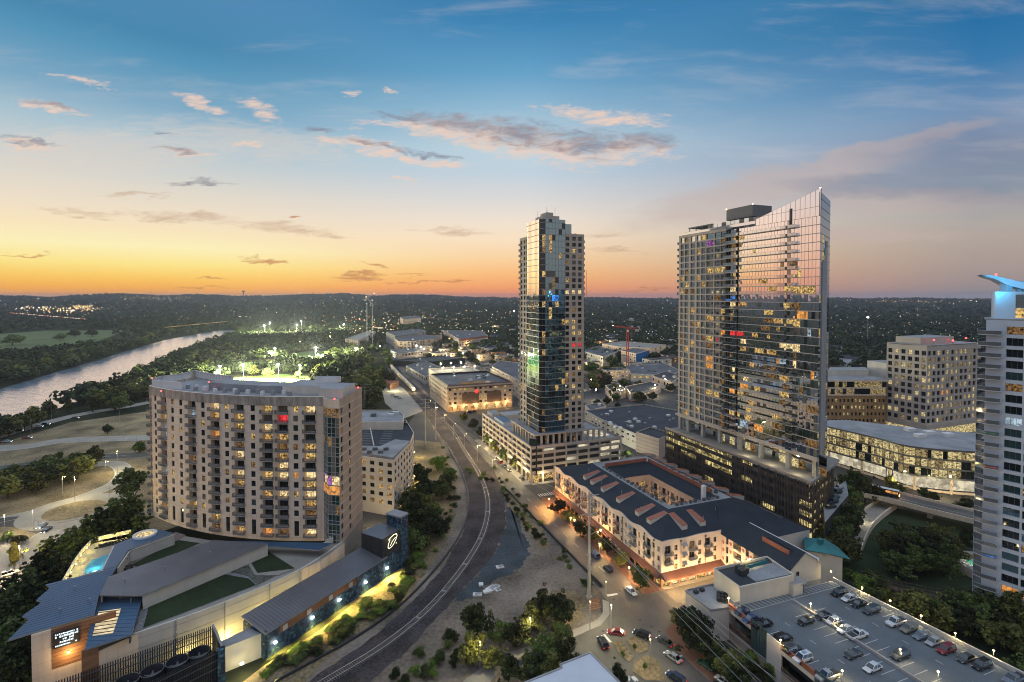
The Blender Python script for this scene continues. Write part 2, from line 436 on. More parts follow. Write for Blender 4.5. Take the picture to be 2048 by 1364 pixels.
M['asphalt'] = mat('asphalt', (.062, .06, .06), .8, .18, .06, fine=.5, fscale=1.8)
M['asphalt2'] = mat('worn_asphalt', (.115, .105, .092), .6, .30, .10, fine=.5, fscale=2.6)
M['concrete'] = mat('concrete_paving', (.30, .28, .25), .85, .14, .15, fine=.4, fscale=1.6)
M['deck'] = mat('parking_deck', (.135, .158, .182), .85, .16, .12, fine=.45, fscale=2.2)
M['brickpave'] = mat('brick_paving', (.20, .10, .065), .85, .18, .3, fine=.5, fscale=3)
M['paint'] = mat('road_paint', (.62, .62, .60), .8, .15, .8, fine=.6, fscale=3)
M['ballast'] = mat('rail_ballast', (.050, .042, .046), .95, .5, .12, fine=1.0, fscale=1.4, bump=.8)
M['gravel'] = mat('blue_gravel', (.045, .062, .078), .95, .45, .12, fine=1.2, fscale=2.2, bump=.5)
M['dirt'] = mat('dry_dirt', (.105, .088, .068), .95, .3, .05, fine=.42, fscale=.9, hue=(.225, .185, .15))
M['drygrass'] = mat('dry_grass', (.14, .11, .06), .95, .4, .07, fine=.8, fscale=1.2, hue=(.215, .165, .095))
M['lawn'] = mat('dark_lawn', (.020, .036, .012), .95, .35, .08, fine=.7, fscale=1.5)
M['turf'] = mat('sports_turf', (.12, .19, .05), .95, .25, .04, fine=.5, fscale=.8)
M['meadow'] = mat('meadow_grass', (.10, .145, .05), .95, .25, .01, fine=.5, fscale=.06)
M['rust'] = mat('rusty_steel', (.12, .075, .055), .7, .3, 1)
M['steel'] = mat('polished_rail', (.62, .61, .62), .35, .1, 2, metal=.3)
M['tie'] = mat('wood_tie', (.19, .165, .145), .9, .3, 1)
M['galv'] = mat('galvanised_steel', (.34, .345, .36), .5, .12, .3, metal=.3, fine=.2)
M['teal'] = mat('teal_roof', (.035, .19, .215), .55, .15, .2, metal=.2, fine=.3)
M['tilewall'] = None
M['bark'] = mat('bark', (.075, .055, .04), .95, .3, 2)
M['glass'] = glassmat('dark_window_glass', (.75, .83, .9), .07, .05)
M['glassg'] = glassmat('green_window_glass', (.6, .8, .78), .16, .05, (.03, .05, .045))
M['blind'] = mat('window_blind', (.16, .145, .12), .5, .15, .8, spec=.6)
M['curtain_l'] = glassmat('gold_mirror_glass', (.86, .87, .84), .62, .015, (.012, .02, .022))
M['curtain_r'] = glassmat('teal_mirror_glass', (.50, .74, .86), .46, .02, (.018, .055, .068))
M['bowieglass'] = glassmat('pink_mirror_glass', (1, .98, 1), .82, .012, (.15, .165, .19))
M['bowieside'] = glassmat('blue_mirror_glass', (.78, .84, .92), .45, .03, (.015, .018, .024))
M['railglass'] = glassmat('rail_glass', (.85, .88, .92), .32, .06, (.17, .175, .185))
M['water'] = None
WARM = (1.0, .60, .20); YEL = (1.0, .70, .28); AMB = (1.0, .42, .10); COOL = (.85, .93, 1.0); CREAM = (1.0, .80, .48)
M['lit1'] = litmat('lit_room_warm', WARM, .85, 1.5, .07, seed=1)
M['lit2'] = litmat('lit_room_yellow', (1, .66, .22), 1.0, 1.5, .08, seed=5)
M['lit3'] = litmat('lit_room_dim', (1, .55, .2), .30, 1.6, .06, seed=9)
M['lit4'] = litmat('lit_room_bright', (1, .74, .36), 1.5, 1.4, .16, seed=13)
M['litcool'] = litmat('lit_room_cool', (.65, .85, 1), .8, seed=3)
M['litred'] = litmat('lit_room_red', (1, .05, .06), 1.1, seed=2, lo=.3)
M['litblue'] = litmat('lit_room_blue', (.05, .28, 1), 1.4, seed=2)
M['litpurple'] = litmat('lit_room_purple', (.7, .2, .8), .7, seed=4)
M['litgreen'] = litmat('lit_room_green', (.15, .9, .3), .6, seed=4)
M['litamber'] = litmat('lit_room_amber', AMB, 1.1, seed=6, lo=.3)
M['office'] = litmat('lit_office', (1, .80, .38), .95, 1.2, .12, seed=8, stretch=(1, 1, 1.6))
M['office2'] = litmat('lit_office_dim', (1, .74, .34), .42, 1.2, .1, seed=18)
M['garage'] = litmat('lit_garage_level', (1, .80, .32), 1.1, .45, .08, seed=21, stretch=(1, 1, 2.2))
M['skylit'] = litmat('lit_skylight', (1, .80, .48), 1.1, .5, .55, seed=31)
M['garagew'] = litmat('lit_garage_white', (1, .88, .62), .9, .35, .35, seed=23)
M['lampw'] = lampmat('lamp_white', (1, .96, .85), 40)
M['lampwarm'] = lampmat('lamp_warm', (1, .66, .26), 30)
M['lamporange'] = lampmat('lamp_orange', (1, .42, .07), 22)
M['lampred'] = lampmat('lamp_red', (1, .03, .03), 14)
M['taillight'] = lampmat('tail_light', (1, .03, .02), 3.0)
M['headlight'] = lampmat('head_light', (1, .95, .85), 9)
M['taillens'] = mat('red_lens', (.25, .01, .01), .3, .1, 1)
M['headlens'] = mat('clear_lens', (.5, .52, .55), .15, .1, 1)
def pick(r, table):
 x = r.random() * sum(w for w, _ in table)
 for w, m in table:
  x -= w
  if x <= 0: return M[m]
 return M[table[-1][1]]
# ---------------------------------------------------------------- facades
def plane(o, d, n):
 """mapping (u, z, out) -> world for a straight wall from o along unit d, outward unit n"""
 return lambda u, z, w: (o[0] + d[0] * u + n[0] * w, o[1] + d[1] * u + n[1] * w, z)
def seg(p, q, side=1):
 """straight wall from p to q; outward is to the right of p->q when side = 1"""
 dx, dy = q[0] - p[0], q[1] - p[1]; l = math.hypot(dx, dy)
 d = (dx / l, dy / l); n = (d[1] * side, -d[0] * side)
 return plane(p, d, n), l
def bar(mb, F, ua, ub, za, zb, d0, d1, m):
 a = [F(ua, za, d1), F(ub, za, d1), F(ub, zb, d1), F(ua, zb, d1)]
 b = [F(ua, za, d0), F(ub, za, d0), F(ub, zb, d0), F(ua, zb, d0)]
 mb.face(a, m)
 for i in range(4):
  j = (i + 1) % 4
  mb.face([b[i], b[j], a[j], a[i]], m)
def pane(F, ua, ub, za, zb, d, g, fm, nu=2, nz=1, t=.07, sills=()):
 mb = MB()
 mb.face([F(ua, za, d), F(ub, za, d), F(ub, zb, d), F(ua, zb, d)], g)
 w = t
 bar(mb, F, ua, ua + w, za, zb, d, d + .06, fm); bar(mb, F, ub - w, ub, za, zb, d, d + .06, fm)
 bar(mb, F, ua + w, ub - w, za, za + w, d, d + .055, fm); bar(mb, F, ua + w, ub - w, zb - w, zb, d, d + .055, fm)
 for k in range(1, nu):
  u = ua + (ub - ua) * k / nu
  bar(mb, F, u - w / 2, u + w / 2, za + w, zb - w, d, d + .05, fm)
 for k in range(1, nz):
  z = za + (zb - za) * k / nz
  bar(mb, F, ua + w, ub - w, z - w / 2, z + w / 2, d, d + .045, fm)
 return mb
def facade(wall, wm, F, u0, u1, z0, z1, cols, rows, cell):
 """wall with real openings. cell(i, j) -> None (solid) or reveal depth. Returns the openings (i, j, ua, ub, za, zb, depth)"""
 out = []
 ub = sorted({u0, u1, *[c for p in cols for c in p]}); zb = sorted({z0, z1, *[c for p in rows for c in p]})
 for a, b in zip(ub[:-1], ub[1:]):
  ci = next((i for i, p in enumerate(cols) if p[0] <= a + 1e-6 and b <= p[1] + 1e-6), None)
  start = None
  def flush(e):
   if start is not None and e > start + 1e-6:
    wall.face([F(a, start, 0), F(b, start, 0), F(b, e, 0), F(a, e, 0)], wm)
  if ci is None:
   start = z0; flush(z1); continue
  start = z0
  for j, (za, zc) in enumerate(rows):
   d = cell(ci, j)
   if d is None: continue
   if isinstance(d, tuple): d, za, zc = d
   flush(za); start = zc
   p = [F(a, za, 0), F(b, za, 0), F(b, zc, 0), F(a, zc, 0)]; q = [F(a, za, -d), F(b, za, -d), F(b, zc, -d), F(a, zc, -d)]
   for i in range(4):
    k = (i + 1) % 4
    wall.face([p[i], p[k], q[k], q[i]], wm)
   out.append((ci, j, a, b, za, zc, d))
  flush(z1)
 return out
def dist(p):
 return math.sqrt(p[0] ** 2 + p[1] ** 2 + (p[2] - EYE) ** 2)
def balcony(F, ua, ub, z, out, m_slab, m_rail, h=1.05, back=0.0, rails=True):
 mb = MB()
 bar(mb, F, ua, ub, z - .22, z, -back, out, m_slab)
 # rail: top bar, bottom bar and pickets on three sides
 if rails:
  for zz in (z + h - .06, z + .08):
   bar(mb, F, ua, ub, zz, zz + .06, out - .07, out - .01, m_rail)
  n = max(3, int((ub - ua) / .28))
  for k in range(n + 1):
   u = ua + (ub - ua - .05) * k / n
   bar(mb, F, u, u + .09, z + .02, z + h - .02, out - .06, out - .02, m_rail)
  for u in (ua, ub - .06):
   bar(mb, F, u, u + .06, z + h - .06, z + h, 0, out - .07, m_rail)
   for k in range(4):
    w = out * (k + .3) / 4.2
    bar(mb, F, u, u + .05, z, z + h - .06, w, w + .09, m_rail)
 return mb
def pointlamp(name, loc, power, color, parent=None, radius=.25, spot=None, aim=None):
 l = bpy.data.lights.new(name, 'SPOT' if spot else 'POINT')
 l.energy = power; l.color = color; l.shadow_soft_size = radius
 if spot:
  l.spot_size = math.radians(spot); l.spot_blend = .6
 o = bpy.data.objects.new(name, l); C.objects.link(o)
 w = wloc(parent) if parent is not None else (0, 0, 0)
 o.location = (loc[0] - w[0], loc[1] - w[1], loc[2] - w[2])
 if aim is not None:
  o.rotation_euler = (Vector(aim) - Vector(loc)).to_track_quat('-Z', 'Y').to_euler()
 if parent is not None: o.parent = parent
 return o
# ---------------------------------------------------------------- the lie of the land
def groundpoly(px, z=0.0):
 return [G(x, y, 0.0)[:2] + (z,) for x, y in px]
def inpoly(x, y, poly):
 """even-odd test for numpy arrays"""
 r = np.zeros(x.shape, bool); n = len(poly)
 for i in range(n):
  x1, y1 = poly[i][:2]; x2, y2 = poly[(i + 1) % n][:2]
  c = (y1 > y) != (y2 > y)
  with np.errstate(divide='ignore', invalid='ignore'):
   r ^= c & (x < (x2 - x1) * (y - y1) / (y2 - y1 + 1e-12) + x1)
 return r
def spline(pts, per=8):
 out = []; n = len(pts)
 for i in range(n - 1):
  p0, p1, p2, p3 = pts[max(i - 1, 0)], pts[i], pts[i + 1], pts[min(i + 2, n - 1)]
  for k in range(per):
   t = k / per
   out.append(tuple(.5 * (2 * b + (c_ - a) * t + (2 * a - 5 * b + 4 * c_ - d) * t * t + (3 * b - a - 3 * c_ + d) * t ** 3) for a, b, c_, d in zip(p0, p1, p2, p3)))
 out.append(tuple(pts[-1])); return out
def offset(path, w):
 o = []
 for k, p in enumerate(path):
  a = path[max(k - 1, 0)]; b = path[min(k + 1, len(path) - 1)]
  dx, dy = b[0] - a[0], b[1] - a[1]; l = math.hypot(dx, dy) or 1
  o.append((p[0] + dy / l * w, p[1] - dx / l * w))
 return o
def ribbon(mb, path, w0, w1, z, m):
 a = offset(path, w0); b = offset(path, w1)
 for i in range(len(path) - 1):
  mb.face([(*a[i], z), (*b[i], z), (*b[i + 1], z), (*a[i + 1], z)], m)
def structure(name, mb, label, cat='ground'):
 return tag(mb.build(name), label, cat, None, 'structure')
def ragged(P, amp, seed=5):
 """natural edge: long sides wander in and out"""
 r = random.Random(seed); out = []; s = 0
 for k in range(len(P)):
  a, b = P[k], P[(k + 1) % len(P)]; l = math.hypot(b[0] - a[0], b[1] - a[1]); n = max(1, min(120, int(l / .9)))
  for i in range(n):
   f = i / n; s += l / n; w = amp * .6 * (math.sin(s * .33) + .6 * math.sin(s * .85 + 2) + .45 * math.sin(s * 1.9 + 1)) * math.sin(math.pi * min(1, f * 4, (1 - f) * 4) / 2) + r.gauss(0, amp * .12)
   out.append((a[0] + (b[0] - a[0]) * f - (b[1] - a[1]) / (l or 1) * w, a[1] + (b[1] - a[1]) * f + (b[0] - a[0]) / (l or 1) * w))
 return out
def sheet(name, px, z, m, label, cat='ground', edge=None, ab=False, rough=0):
 """a sheet lying on the ground; edge = kerb height"""
 P = [L(a, b)[:2] for a, b in px] if ab else [p[:2] for p in groundpoly(px)]
 mb = MB()
 if rough: P = ragged(P, rough)
 if edge: mb.prism(P, 0.0, z, M['concrete'], m)
 else: mb.prism(P, z - .02, z, m)
 return structure(name, mb, label, cat)
# terrain: flat round the town, rising to low hills at the skyline
SKYLINE = ((0, 591), (90, 593), (150, 590), (200, 587.5), (260, 587), (330, 590), (400, 589), (470, 590.5), (560, 591.5), (600, 588), (690, 587), (745, 590.5), (800, 589), (870, 589), (930, 593), (1030, 594.5), (1170, 593.5), (1250, 595), (1350, 596), (1660, 595), (1800, 596), (2048, 597))
SKA = [math.degrees(math.atan2(x - 1024, 1024)) for x, _ in SKYLINE]
def hills(r, a):
 """height by distance r and bearing a (degrees, 0 = view axis): a low ridge some 8.5 km off"""
 if r < 2400: return 0
 top = EYE + (591.5 - float(np.interp(a, SKA, [y for _, y in SKYLINE]))) / 1024 * 8500 * max(.3, math.cos(math.radians(a))) - 6
 f = max(0, min(1, (r - 2400) / 6100)); f = f * f * (3 - 2 * f)
 w = .75 * math.sin(a * .9 + r * .0016) + .5 * math.sin(a * 2.3 - r * .0027) + .4 * math.sin(r * .004 + a)
 return max(0, top * f + w * 9 * math.sin(math.pi * f))
tm = bpy.data.meshes.new('ground')
rings = [0, 60, 120, 200, 320, 500, 800, 1200, 1700, 2400] + [2400 + 260 * k for k in range(1, 40)] + [13200, 14000]
NA = 360
tv = [(0, 0, 0)]; tf = []
for r in rings[1:]:
 for k in range(NA):
  a = 360 * k / NA; a_ = a if a <= 180 else a - 360
  z = hills(r, a_) if r < 9500 else max(20, hills(9500, a_) - (r - 9500) * .02)
  tv.append((r * math.sin(math.radians(a)), r * math.cos(math.radians(a)), z if r > 2400 else 0))
for k in range(NA): tf.append((0, 1 + (k + 1) % NA, 1 + k))
for i in range(len(rings) - 2):
 for k in range(NA):
  q = (k + 1) % NA; b0 = 1 + i * NA
  tf.append((b0 + k, b0 + q, b0 + NA + q, b0 + NA + k))
tm.from_pydata(tv, [], tf)
gm, gt, go = newmat('wooded_ground')
gb = gt.nodes.new('ShaderNodeBsdfPrincipled'); gb.inputs['Roughness'].default_value = 1; gb.inputs['Specular IOR Level'].default_value = 0
gg = gt.nodes.new('ShaderNodeNewGeometry')
g1 = gt.nodes.new('ShaderNodeTexNoise'); g1.inputs['Scale'].default_value = .0035; g1.inputs['Detail'].default_value = 8; g1.inputs['Roughness'].default_value = .7
g2 = gt.nodes.new('ShaderNodeTexNoise'); g2.inputs['Scale'].default_value = .06; g2.inputs['Detail'].default_value = 6; g2.inputs['Roughness'].default_value = .8
for g in (g1, g2): gt.links.new(gg.outputs['Position'], g.inputs['Vector'])
ga = gt.nodes.new('ShaderNodeMath'); ga.operation = 'MULTIPLY_ADD'; gt.links.new(g2.outputs['Fac'], ga.inputs[0]); ga.inputs[1].default_value = .5
gs = gt.nodes.new('ShaderNodeMath'); gs.operation = 'SUBTRACT'; gt.links.new(g1.outputs['Fac'], gs.inputs[0]); gs.inputs[1].default_value = .25
gt.links.new(gs.outputs[0], ga.inputs[2])
gr = gt.nodes.new('ShaderNodeValToRGB'); gr.color_ramp.elements[0].position = .34; gr.color_ramp.elements[1].position = .68
gr.color_ramp.elements[0].color = (.022, .030, .020, 1); gr.color_ramp.elements[1].color = (.085, .078, .05, 1)
gt.links.new(ga.outputs[0], gr.inputs[0]); gt.links.new(gr.outputs[0], gb.inputs['Base Color']); gt.links.new(gb.outputs[0], go.inputs[0])
tm.materials.append(gm)
tm.polygons.foreach_set('use_smooth', [True] * len(tm.polygons))
terr = bpy.data.objects.new('ground', tm); C.objects.link(terr)
tag(terr, 'wide dark wooded plain rising to low hills at the skyline', 'ground', None, 'structure')
# the river
wm_, wt, wo_ = newmat('river_water')
wb = wt.nodes.new('ShaderNodeBsdfPrincipled'); wb.inputs['Base Color'].default_value = (.17, .21, .26, 1); wb.inputs['Roughness'].default_value = .22; wb.inputs['IOR'].default_value = 1.6
wg = wt.nodes.new('ShaderNodeNewGeometry')
wmp = wt.nodes.new('ShaderNodeMapping'); wmp.inputs['Scale'].default_value = (.06, .16, .1); wmp.inputs['Rotation'].default_value = (0, 0, .5)
wt.links.new(wg.outputs['Position'], wmp.inputs['Vector'])
wn = wt.nodes.new('ShaderNodeTexNoise'); wn.inputs['Scale'].default_value = 1.2; wn.inputs['Detail'].default_value = 4
wt.links.new(wmp.outputs[0], wn.inputs['Vector'])
wbp = wt.nodes.new('ShaderNodeBump'); wbp.inputs['Strength'].default_value = .8; wbp.inputs['Distance'].default_value = 1.2
wt.links.new(wn.outputs['Fac'], wbp.inputs['Height']); wt.links.new(wbp.outputs[0], wb.inputs['Normal']); wt.links.new(wb.outputs[0], wo_.inputs[0])
M['water'] = wm_
RIVER = [(-220, 960), (0, 852), (60, 835), (130, 812), (200, 785), (290, 748), (370, 708), (430, 684), (480, 668), (470, 660), (440, 661), (400, 667), (330, 680), (260, 700), (190, 722), (100, 748), (0, 778), (-220, 838)]
mb = MB(); mb.face(groundpoly(RIVER, .06), wm_)
RIVER2 = [(612, 650), (650, 640), (700, 634), (700, 630), (660, 633), (625, 641), (606, 648)]
mb.face(groundpoly(RIVER2, .06), wm_)
structure('river', mb, 'broad pale river curving away between wooded banks', 'river')
# river meadow and sports fields
MEADOW = [(-60, 712), (110, 706), (160, 694), (225, 672), (252, 660), (90, 661), (0, 668), (-60, 672)]
sheet('meadow', MEADOW, .05, M['meadow'], 'open green meadow beyond the river', 'meadow')
T1 = [(420, 800), (660, 800), (615, 752), (560, 748), (440, 757)]
T2 = [(430, 746), (545, 740), (560, 722), (490, 724)]
T3 = [(545, 727), (640, 722), (672, 700), (600, 704)]
T4 = [(525, 671), (560, 675), (600, 671), (618, 662), (575, 662), (540, 666)]
for px, lb in ((T1, 'brightly floodlit grass pitch behind the curved apartment tower'), (T2, 'floodlit strip of grass past the near pitch'), (T3, 'floodlit grass beside the ball court'), (T4, 'far floodlit football field with goal posts')):
 sheet('sports_field', px, .06, M['turf'], lb, 'field')
# dry verges and roads on the left
DRY = [(-300, 1000), (-40, 900), (140, 845), (300, 822), (420, 800), (420, 1030), (290, 1075), (120, 1140), (0, 1260), (-200, 1364), (-300, 1300)]
sheet('verge', DRY, .03, M['drygrass'], 'dry brown grass between the curving roads', 'verge')
def road(name, px, w, m, label, z=.06, lines=0, cat='road'):
 p = spline([G(x, y)[:2] for x, y in px], 8)
 mb = MB(); ribbon(mb, p, -w / 2, w / 2, z, m)
 if lines:
  for s in ((-w / 2 + .5,), (w / 2 - .5,)):
   ribbon(mb, p, s[0] - .09, s[0] + .09, z + .02, M['paint'])
  for i in range(0, len(p) - 1, 2):
   if lines > 1: ribbon(mb, p[i:i + 2], -.08, .08, z + .02, M['paint'])
 return structure(name, mb, label, cat), p
PATHS = {}
_, PATHS['park_a'] = road('road', [(-200, 930), (0, 872), (90, 846), (165, 828), (260, 812), (400, 786)], 11, M['concrete'], 'highway along the river bank with car light streaks', lines=2)
_, PATHS['park_b'] = road('road', [(-200, 900), (20, 896), (120, 882), (200, 878), (300, 875), (420, 868)], 13, M['concrete'], 'pale wide road below the grass slope', lines=2)
_, PATHS['park_c'] = road('road', [(-150, 955), (0, 937), (90, 924), (180, 915), (300, 908), (420, 895)], 12, M['asphalt'], 'dark road that passes behind the clump of oaks', lines=2)
_, PATHS['ramp'] = road('road', [(185, 930), (232, 928), (248, 945), (232, 966), (190, 985), (120, 1010), (40, 1032), (-120, 1062)], 8, M['concrete'], 'slip road bending round the dry grass', lines=1)
_, PATHS['street_l'] = road('road', [(250, 985), (215, 1010), (180, 1045), (120, 1060), (85, 1080), (55, 1120), (10, 1180), (-80, 1290)], 11, M['concrete'], 'street running down beside the pine belt', .085, lines=2)
_, PATHS['left_arm'] = road('road', [(-150, 1075), (0, 1045), (70, 1046), (100, 1062)], 10, M['asphalt'], 'short road arm joining the roundabout', .07)
_, PATHS['arm_r'] = road('road', [(200, 1005), (240, 992), (262, 965), (300, 945)], 9, M['concrete'], 'road leaving the roundabout toward the tower', .075)
c0 = G(150, 1021); mb = MB(); RR = 17
mb.prism([(c0[0] + 19 * math.cos(t * .1963), c0[1] + 19 * math.sin(t * .1963)) for t in range(32)], .08, .11, M['concrete'])
structure('road', mb, 'round asphalt carriageway of the roundabout', 'road')
mb = MB(); mb.prism([(c0[0] + 12.6 * math.cos(t * .1963), c0[1] + 12.6 * math.sin(t * .1963)) for t in range(32)], .02, .26, M['concrete'], M['concrete'])
mb.prism([(c0[0] + 10.8 * math.cos(t * .1963), c0[1] + 10.8 * math.sin(t * .1963)) for t in range(32)], .2, .32, M['drygrass'])
structure('traffic_island', mb, 'oval dry grass roundabout island with pale kerb', 'island')
sheet('pavement', [(-120, 1075), (0, 1070), (60, 1075), (78, 1085), (60, 1120), (10, 1165), (-120, 1200)], .12, M['concrete'], 'pale paved corner left of the street', 'pavement', edge=True)
sheet('verge', [(-100, 1062), (40, 1060), (72, 1068), (60, 1076), (0, 1080), (-100, 1090)], .2, M['drygrass'], 'small dry grass bank at the road corner', 'verge')
# ground under the town
TOWN = [(640, 1420), (700, 1300), (700, 1000), (830, 830), (780, 720), (760, 690), (1060, 690), (1400, 720), (2100, 800), (2150, 1420)]
sheet('town_ground', TOWN, .02, M['asphalt'], 'dark paved ground between the downtown buildings', 'ground')
DIRT = [(560, 1420), (640, 1330), (760, 1240), (850, 1150), (905, 1060), (915, 1000), (905, 940), (880, 880), (845, 815), (815, 765), (795, 730), (815, 735), (868, 805), (925, 868), (990, 930), (1085, 1035), (1200, 1180), (1203, 1245), (1130, 1280), (1040, 1320), (960, 1420)]
sheet('dirt_lot', DIRT, .05, M['dirt'], 'bare dirt lot between the railway and the street', 'ground', rough=.4)
sheet('dirt_lot', [(880, 885), (910, 930), (918, 1000), (905, 1065), (850, 1155), (770, 1240), (640, 1335), (540, 1430), (400, 1430), (530, 1330), (640, 1260), (740, 1180), (815, 1130), (812, 1020), (830, 880)], .045, M['drygrass'], 'weedy strip between the tiled wall and the railway', 'verge')
BED = [(540, 1420), (640, 1345), (720, 1295), (800, 1228), (880, 1145), (928, 1062), (938, 1000), (928, 950), (906, 905), (880, 870), (845, 820), (812, 782), (786, 756), (772, 733), (764, 705), (764, 688), (778, 688), (782, 712), (792, 732), (806, 750), (826, 766), (850, 788), (874, 812), (917, 858), (952, 900), (987, 940), (1008, 985), (1012, 1050), (986, 1112), (905, 1202), (810, 1306), (740, 1364), (690, 1420)]
sheet('railway_bed', BED, .09, M['ballast'], 'dark ballast bed of the curving railway', 'railway bed', rough=.35)
sheet('gravel_patch', [(1004, 965), (1030, 1010), (1050, 1075), (1062, 1108), (1020, 1150), (965, 1172), (945, 1200), (905, 1205), (985, 1112), (1012, 1050), (1010, 990)], .07, M['gravel'], 'blue grey gravel spread beside the track', 'ground', rough=1.2)
sheet('creek_bank', [(1700, 1040), (1760, 1010), (1960, 1050), (2120, 1100), (2200, 1420), (2060, 1364), (1800, 1225), (1668, 1165), (1690, 1100)], .06, M['lawn'], 'dark overgrown banks of the creek hollow', 'ground')
sheet('parking_lot', [(762, 772), (788, 764), (806, 776), (838, 806), (846, 822), (806, 838), (770, 806)], .055, M['concrete'], 'lamp lit car park beside the train', 'car park')
# junction, avenue and cross streets
sheet('road', [(84.4, 128), (94, 128), (94, 430), (84.4, 430)], .08, M['asphalt2'], 'avenue between the dirt lot and the mansard apartments', 'road', ab=True)
sheet('road', [(94, 212), (176, 212), (176, 226.5), (94, 226.5)], .075, M['asphalt'], 'cross street between mansard apartments and podium tower', 'road', ab=True)
sheet('road', [(90, 118.5), (150, 118.5), (150, 130.4), (90, 130.4)], .084, M['asphalt2'], 'lamp lit street below the shop awning', 'road', ab=True)
sheet('road', [(1196, 1176), (1218, 1208), (1219, 1228), (1203, 1251), (1130, 1283), (1060, 1316), (960, 1400), (1480, 1500), (1424, 1364), (1345, 1294), (1330, 1264), (1352, 1240), (1420, 1200), (1330, 1172), (1265, 1176)], .09, M['asphalt2'], 'wide road junction with small triangular islands', 'road')
sheet('road', [(153, 100), (162, 100), (162, 212), (153, 212)], .078, M['asphalt'], 'narrow lane behind the mansard apartments', 'road', ab=True)
sheet('pavement', [(94, 130.5), (101, 130.5), (101, 209), (95.5, 211), (94, 207)], .2, M['brickpave'], 'red brick pavement along the apartment front', 'pavement', edge=True, ab=True)
sheet('pavement', [(94, 228), (98, 228), (98, 312), (94, 312)], .2, M['concrete'], 'pale pavement below the podium arcade', 'pavement', edge=True, ab=True)
sheet('pavement', [(98, 226.6), (152, 226.6), (152, 229), (98, 229)], .19, M['concrete'], 'pavement along the podium side street', 'pavement', edge=True, ab=True)
sheet('pavement', [(101, 130.4), (126, 130.4), (126, 132), (101, 132)], .18, M['concrete'], 'lit pavement under the shop awning', 'pavement', edge=True, ab=True)
sheet('pavement', [(1130, 1283), (1203, 1251), (1219, 1228), (1218, 1205), (1205, 1200), (1206, 1225), (1196, 1240), (1120, 1272), (1040, 1300), (1050, 1318)], .2, M['concrete'], 'curved pale pavement at the junction corner', 'pavement', edge=True)
sheet('pavement', [(1330, 1264), (1352, 1238), (1372, 1243), (1385, 1290), (1440, 1345), (1424, 1366), (1345, 1294)], .2, M['brickpave'], 'brown paved corner beside the parking structure', 'pavement', edge=True)
for px, lb in (([(1224, 1286), (1243, 1284), (1268, 1316), (1258, 1326), (1240, 1312)], 'slim dry grass traffic island at the junction'),
    ([(1252, 1280), (1270, 1276), (1295, 1288), (1296, 1302), (1277, 1310), (1262, 1300)], 'rounded dry grass traffic island next to the slim one'),
    ([(1270, 1324), (1292, 1312), (1316, 1322), (1322, 1340), (1330, 1364), (1290, 1362), (1266, 1345)], 'largest dry grass island with two manhole covers')):
 sheet('traffic_island', px, .3, M['drygrass'], lb, 'island', edge=True)
mb = MB()
for px in ([(1213, 1190), (1234, 1187), (1236, 1190), (1215, 1194)], [(1206, 1270), (1210, 1269), (1224, 1285), (1219, 1286)], [(1356, 1312), (1374, 1308), (1375, 1311), (1357, 1316)]):
 mb.face(groundpoly(px, .125), M['paint'])
for k in range(14):
 a0 = 89.2
 mb.face([L(a0 - .07, 146 + k * 9, .1), L(a0 + .07, 146 + k * 9, .1), L(a0 + .07, 150 + k * 9, .1), L(a0 - .07, 150 + k * 9, .1)], M['paint'])
for s in range(8):
 mb.face([L(95.4 + s * 1.1, 212.5, .1), L(95.9 + s * 1.1, 212.5, .1), L(95.9 + s * 1.1, 215.5, .1), L(95.4 + s * 1.1, 215.5, .1)], M['paint'])
for px, py in ((1303, 1253), (1318, 1263), (1206, 1262), (1228, 1199), (1240, 1182), (1280, 1240)):
 q = G(px, py, .1); b_ = MB(); b_.cyl(q, .42, .02, 12, M['dark']); tag(b_.build('manhole_cover', loc=q), 'round dark iron manhole cover set in the junction asphalt', 'manhole cover', 'manhole covers at the junction')
structure('road_markings', mb, 'worn white stop lines and centre dashes on the asphalt', 'road markings')
sheet('weed_patch', [(985, 930), (1020, 975), (1062, 1030), (1100, 1090), (1085, 1100), (1040, 1045), (1005, 990), (975, 940)], .075, M['drygrass'], 'weedy strip along the avenue side of the dirt lot', 'verge', rough=1.3)
sheet('weed_patch', [(1110, 1180), (1160, 1190), (1180, 1205), (1150, 1245), (1100, 1262), (1060, 1225), (1075, 1190)], .072, M['drygrass'], 'dry weeds round the thicket on the dirt lot', 'verge', rough=1.6)
mb = MB()
for k in range(30): mb.beam(L(83.7 + .12 * math.sin(k), 139 + k * 3.0, .5), L(83.7 + .12 * math.sin(k + 1), 142 + k * 3.0, .5), .3, 1.0, M['dark'])
tag(mb.build('retaining_wall', loc=L(83.7, 180)), 'low dark retaining wall between the dirt lot and the avenue', 'wall')
# tracks
RAILPX = [(520, 1440), (650, 1364), (770, 1290), (860, 1215), (930, 1130), (968, 1060), (975, 1000), (958, 948), (930, 903), (905, 862), (878, 832), (852, 808), (829, 785), (811, 766), (795, 750), (782, 734), (774, 717), (770, 702), (771, 688)]
rp = spline([G(x, y)[:2] for x, y in RAILPX], 14)
trk = thing('railway_track', 'single steel railway track curving through dark ballast', 'railway track', (*rp[30], 0))
for w in (-.78, .78):
 mb = MB(); a = offset(rp, w - .065); b = offset(rp, w + .065)
 for i in range(len(rp) - 1):
  mb.face([(*a[i], .42), (*b[i], .42), (*b[i + 1], .42), (*a[i + 1], .42)], M['steel'])
  mb.face([(*a[i], .2), (*a[i], .42), (*a[i + 1], .42), (*a[i + 1], .2)], M['rust'])
  mb.face([(*b[i], .42), (*b[i], .2), (*b[i + 1], .2), (*b[i + 1], .42)], M['rust'])
 mb.build('rail', trk)
mb = MB(); acc = 0
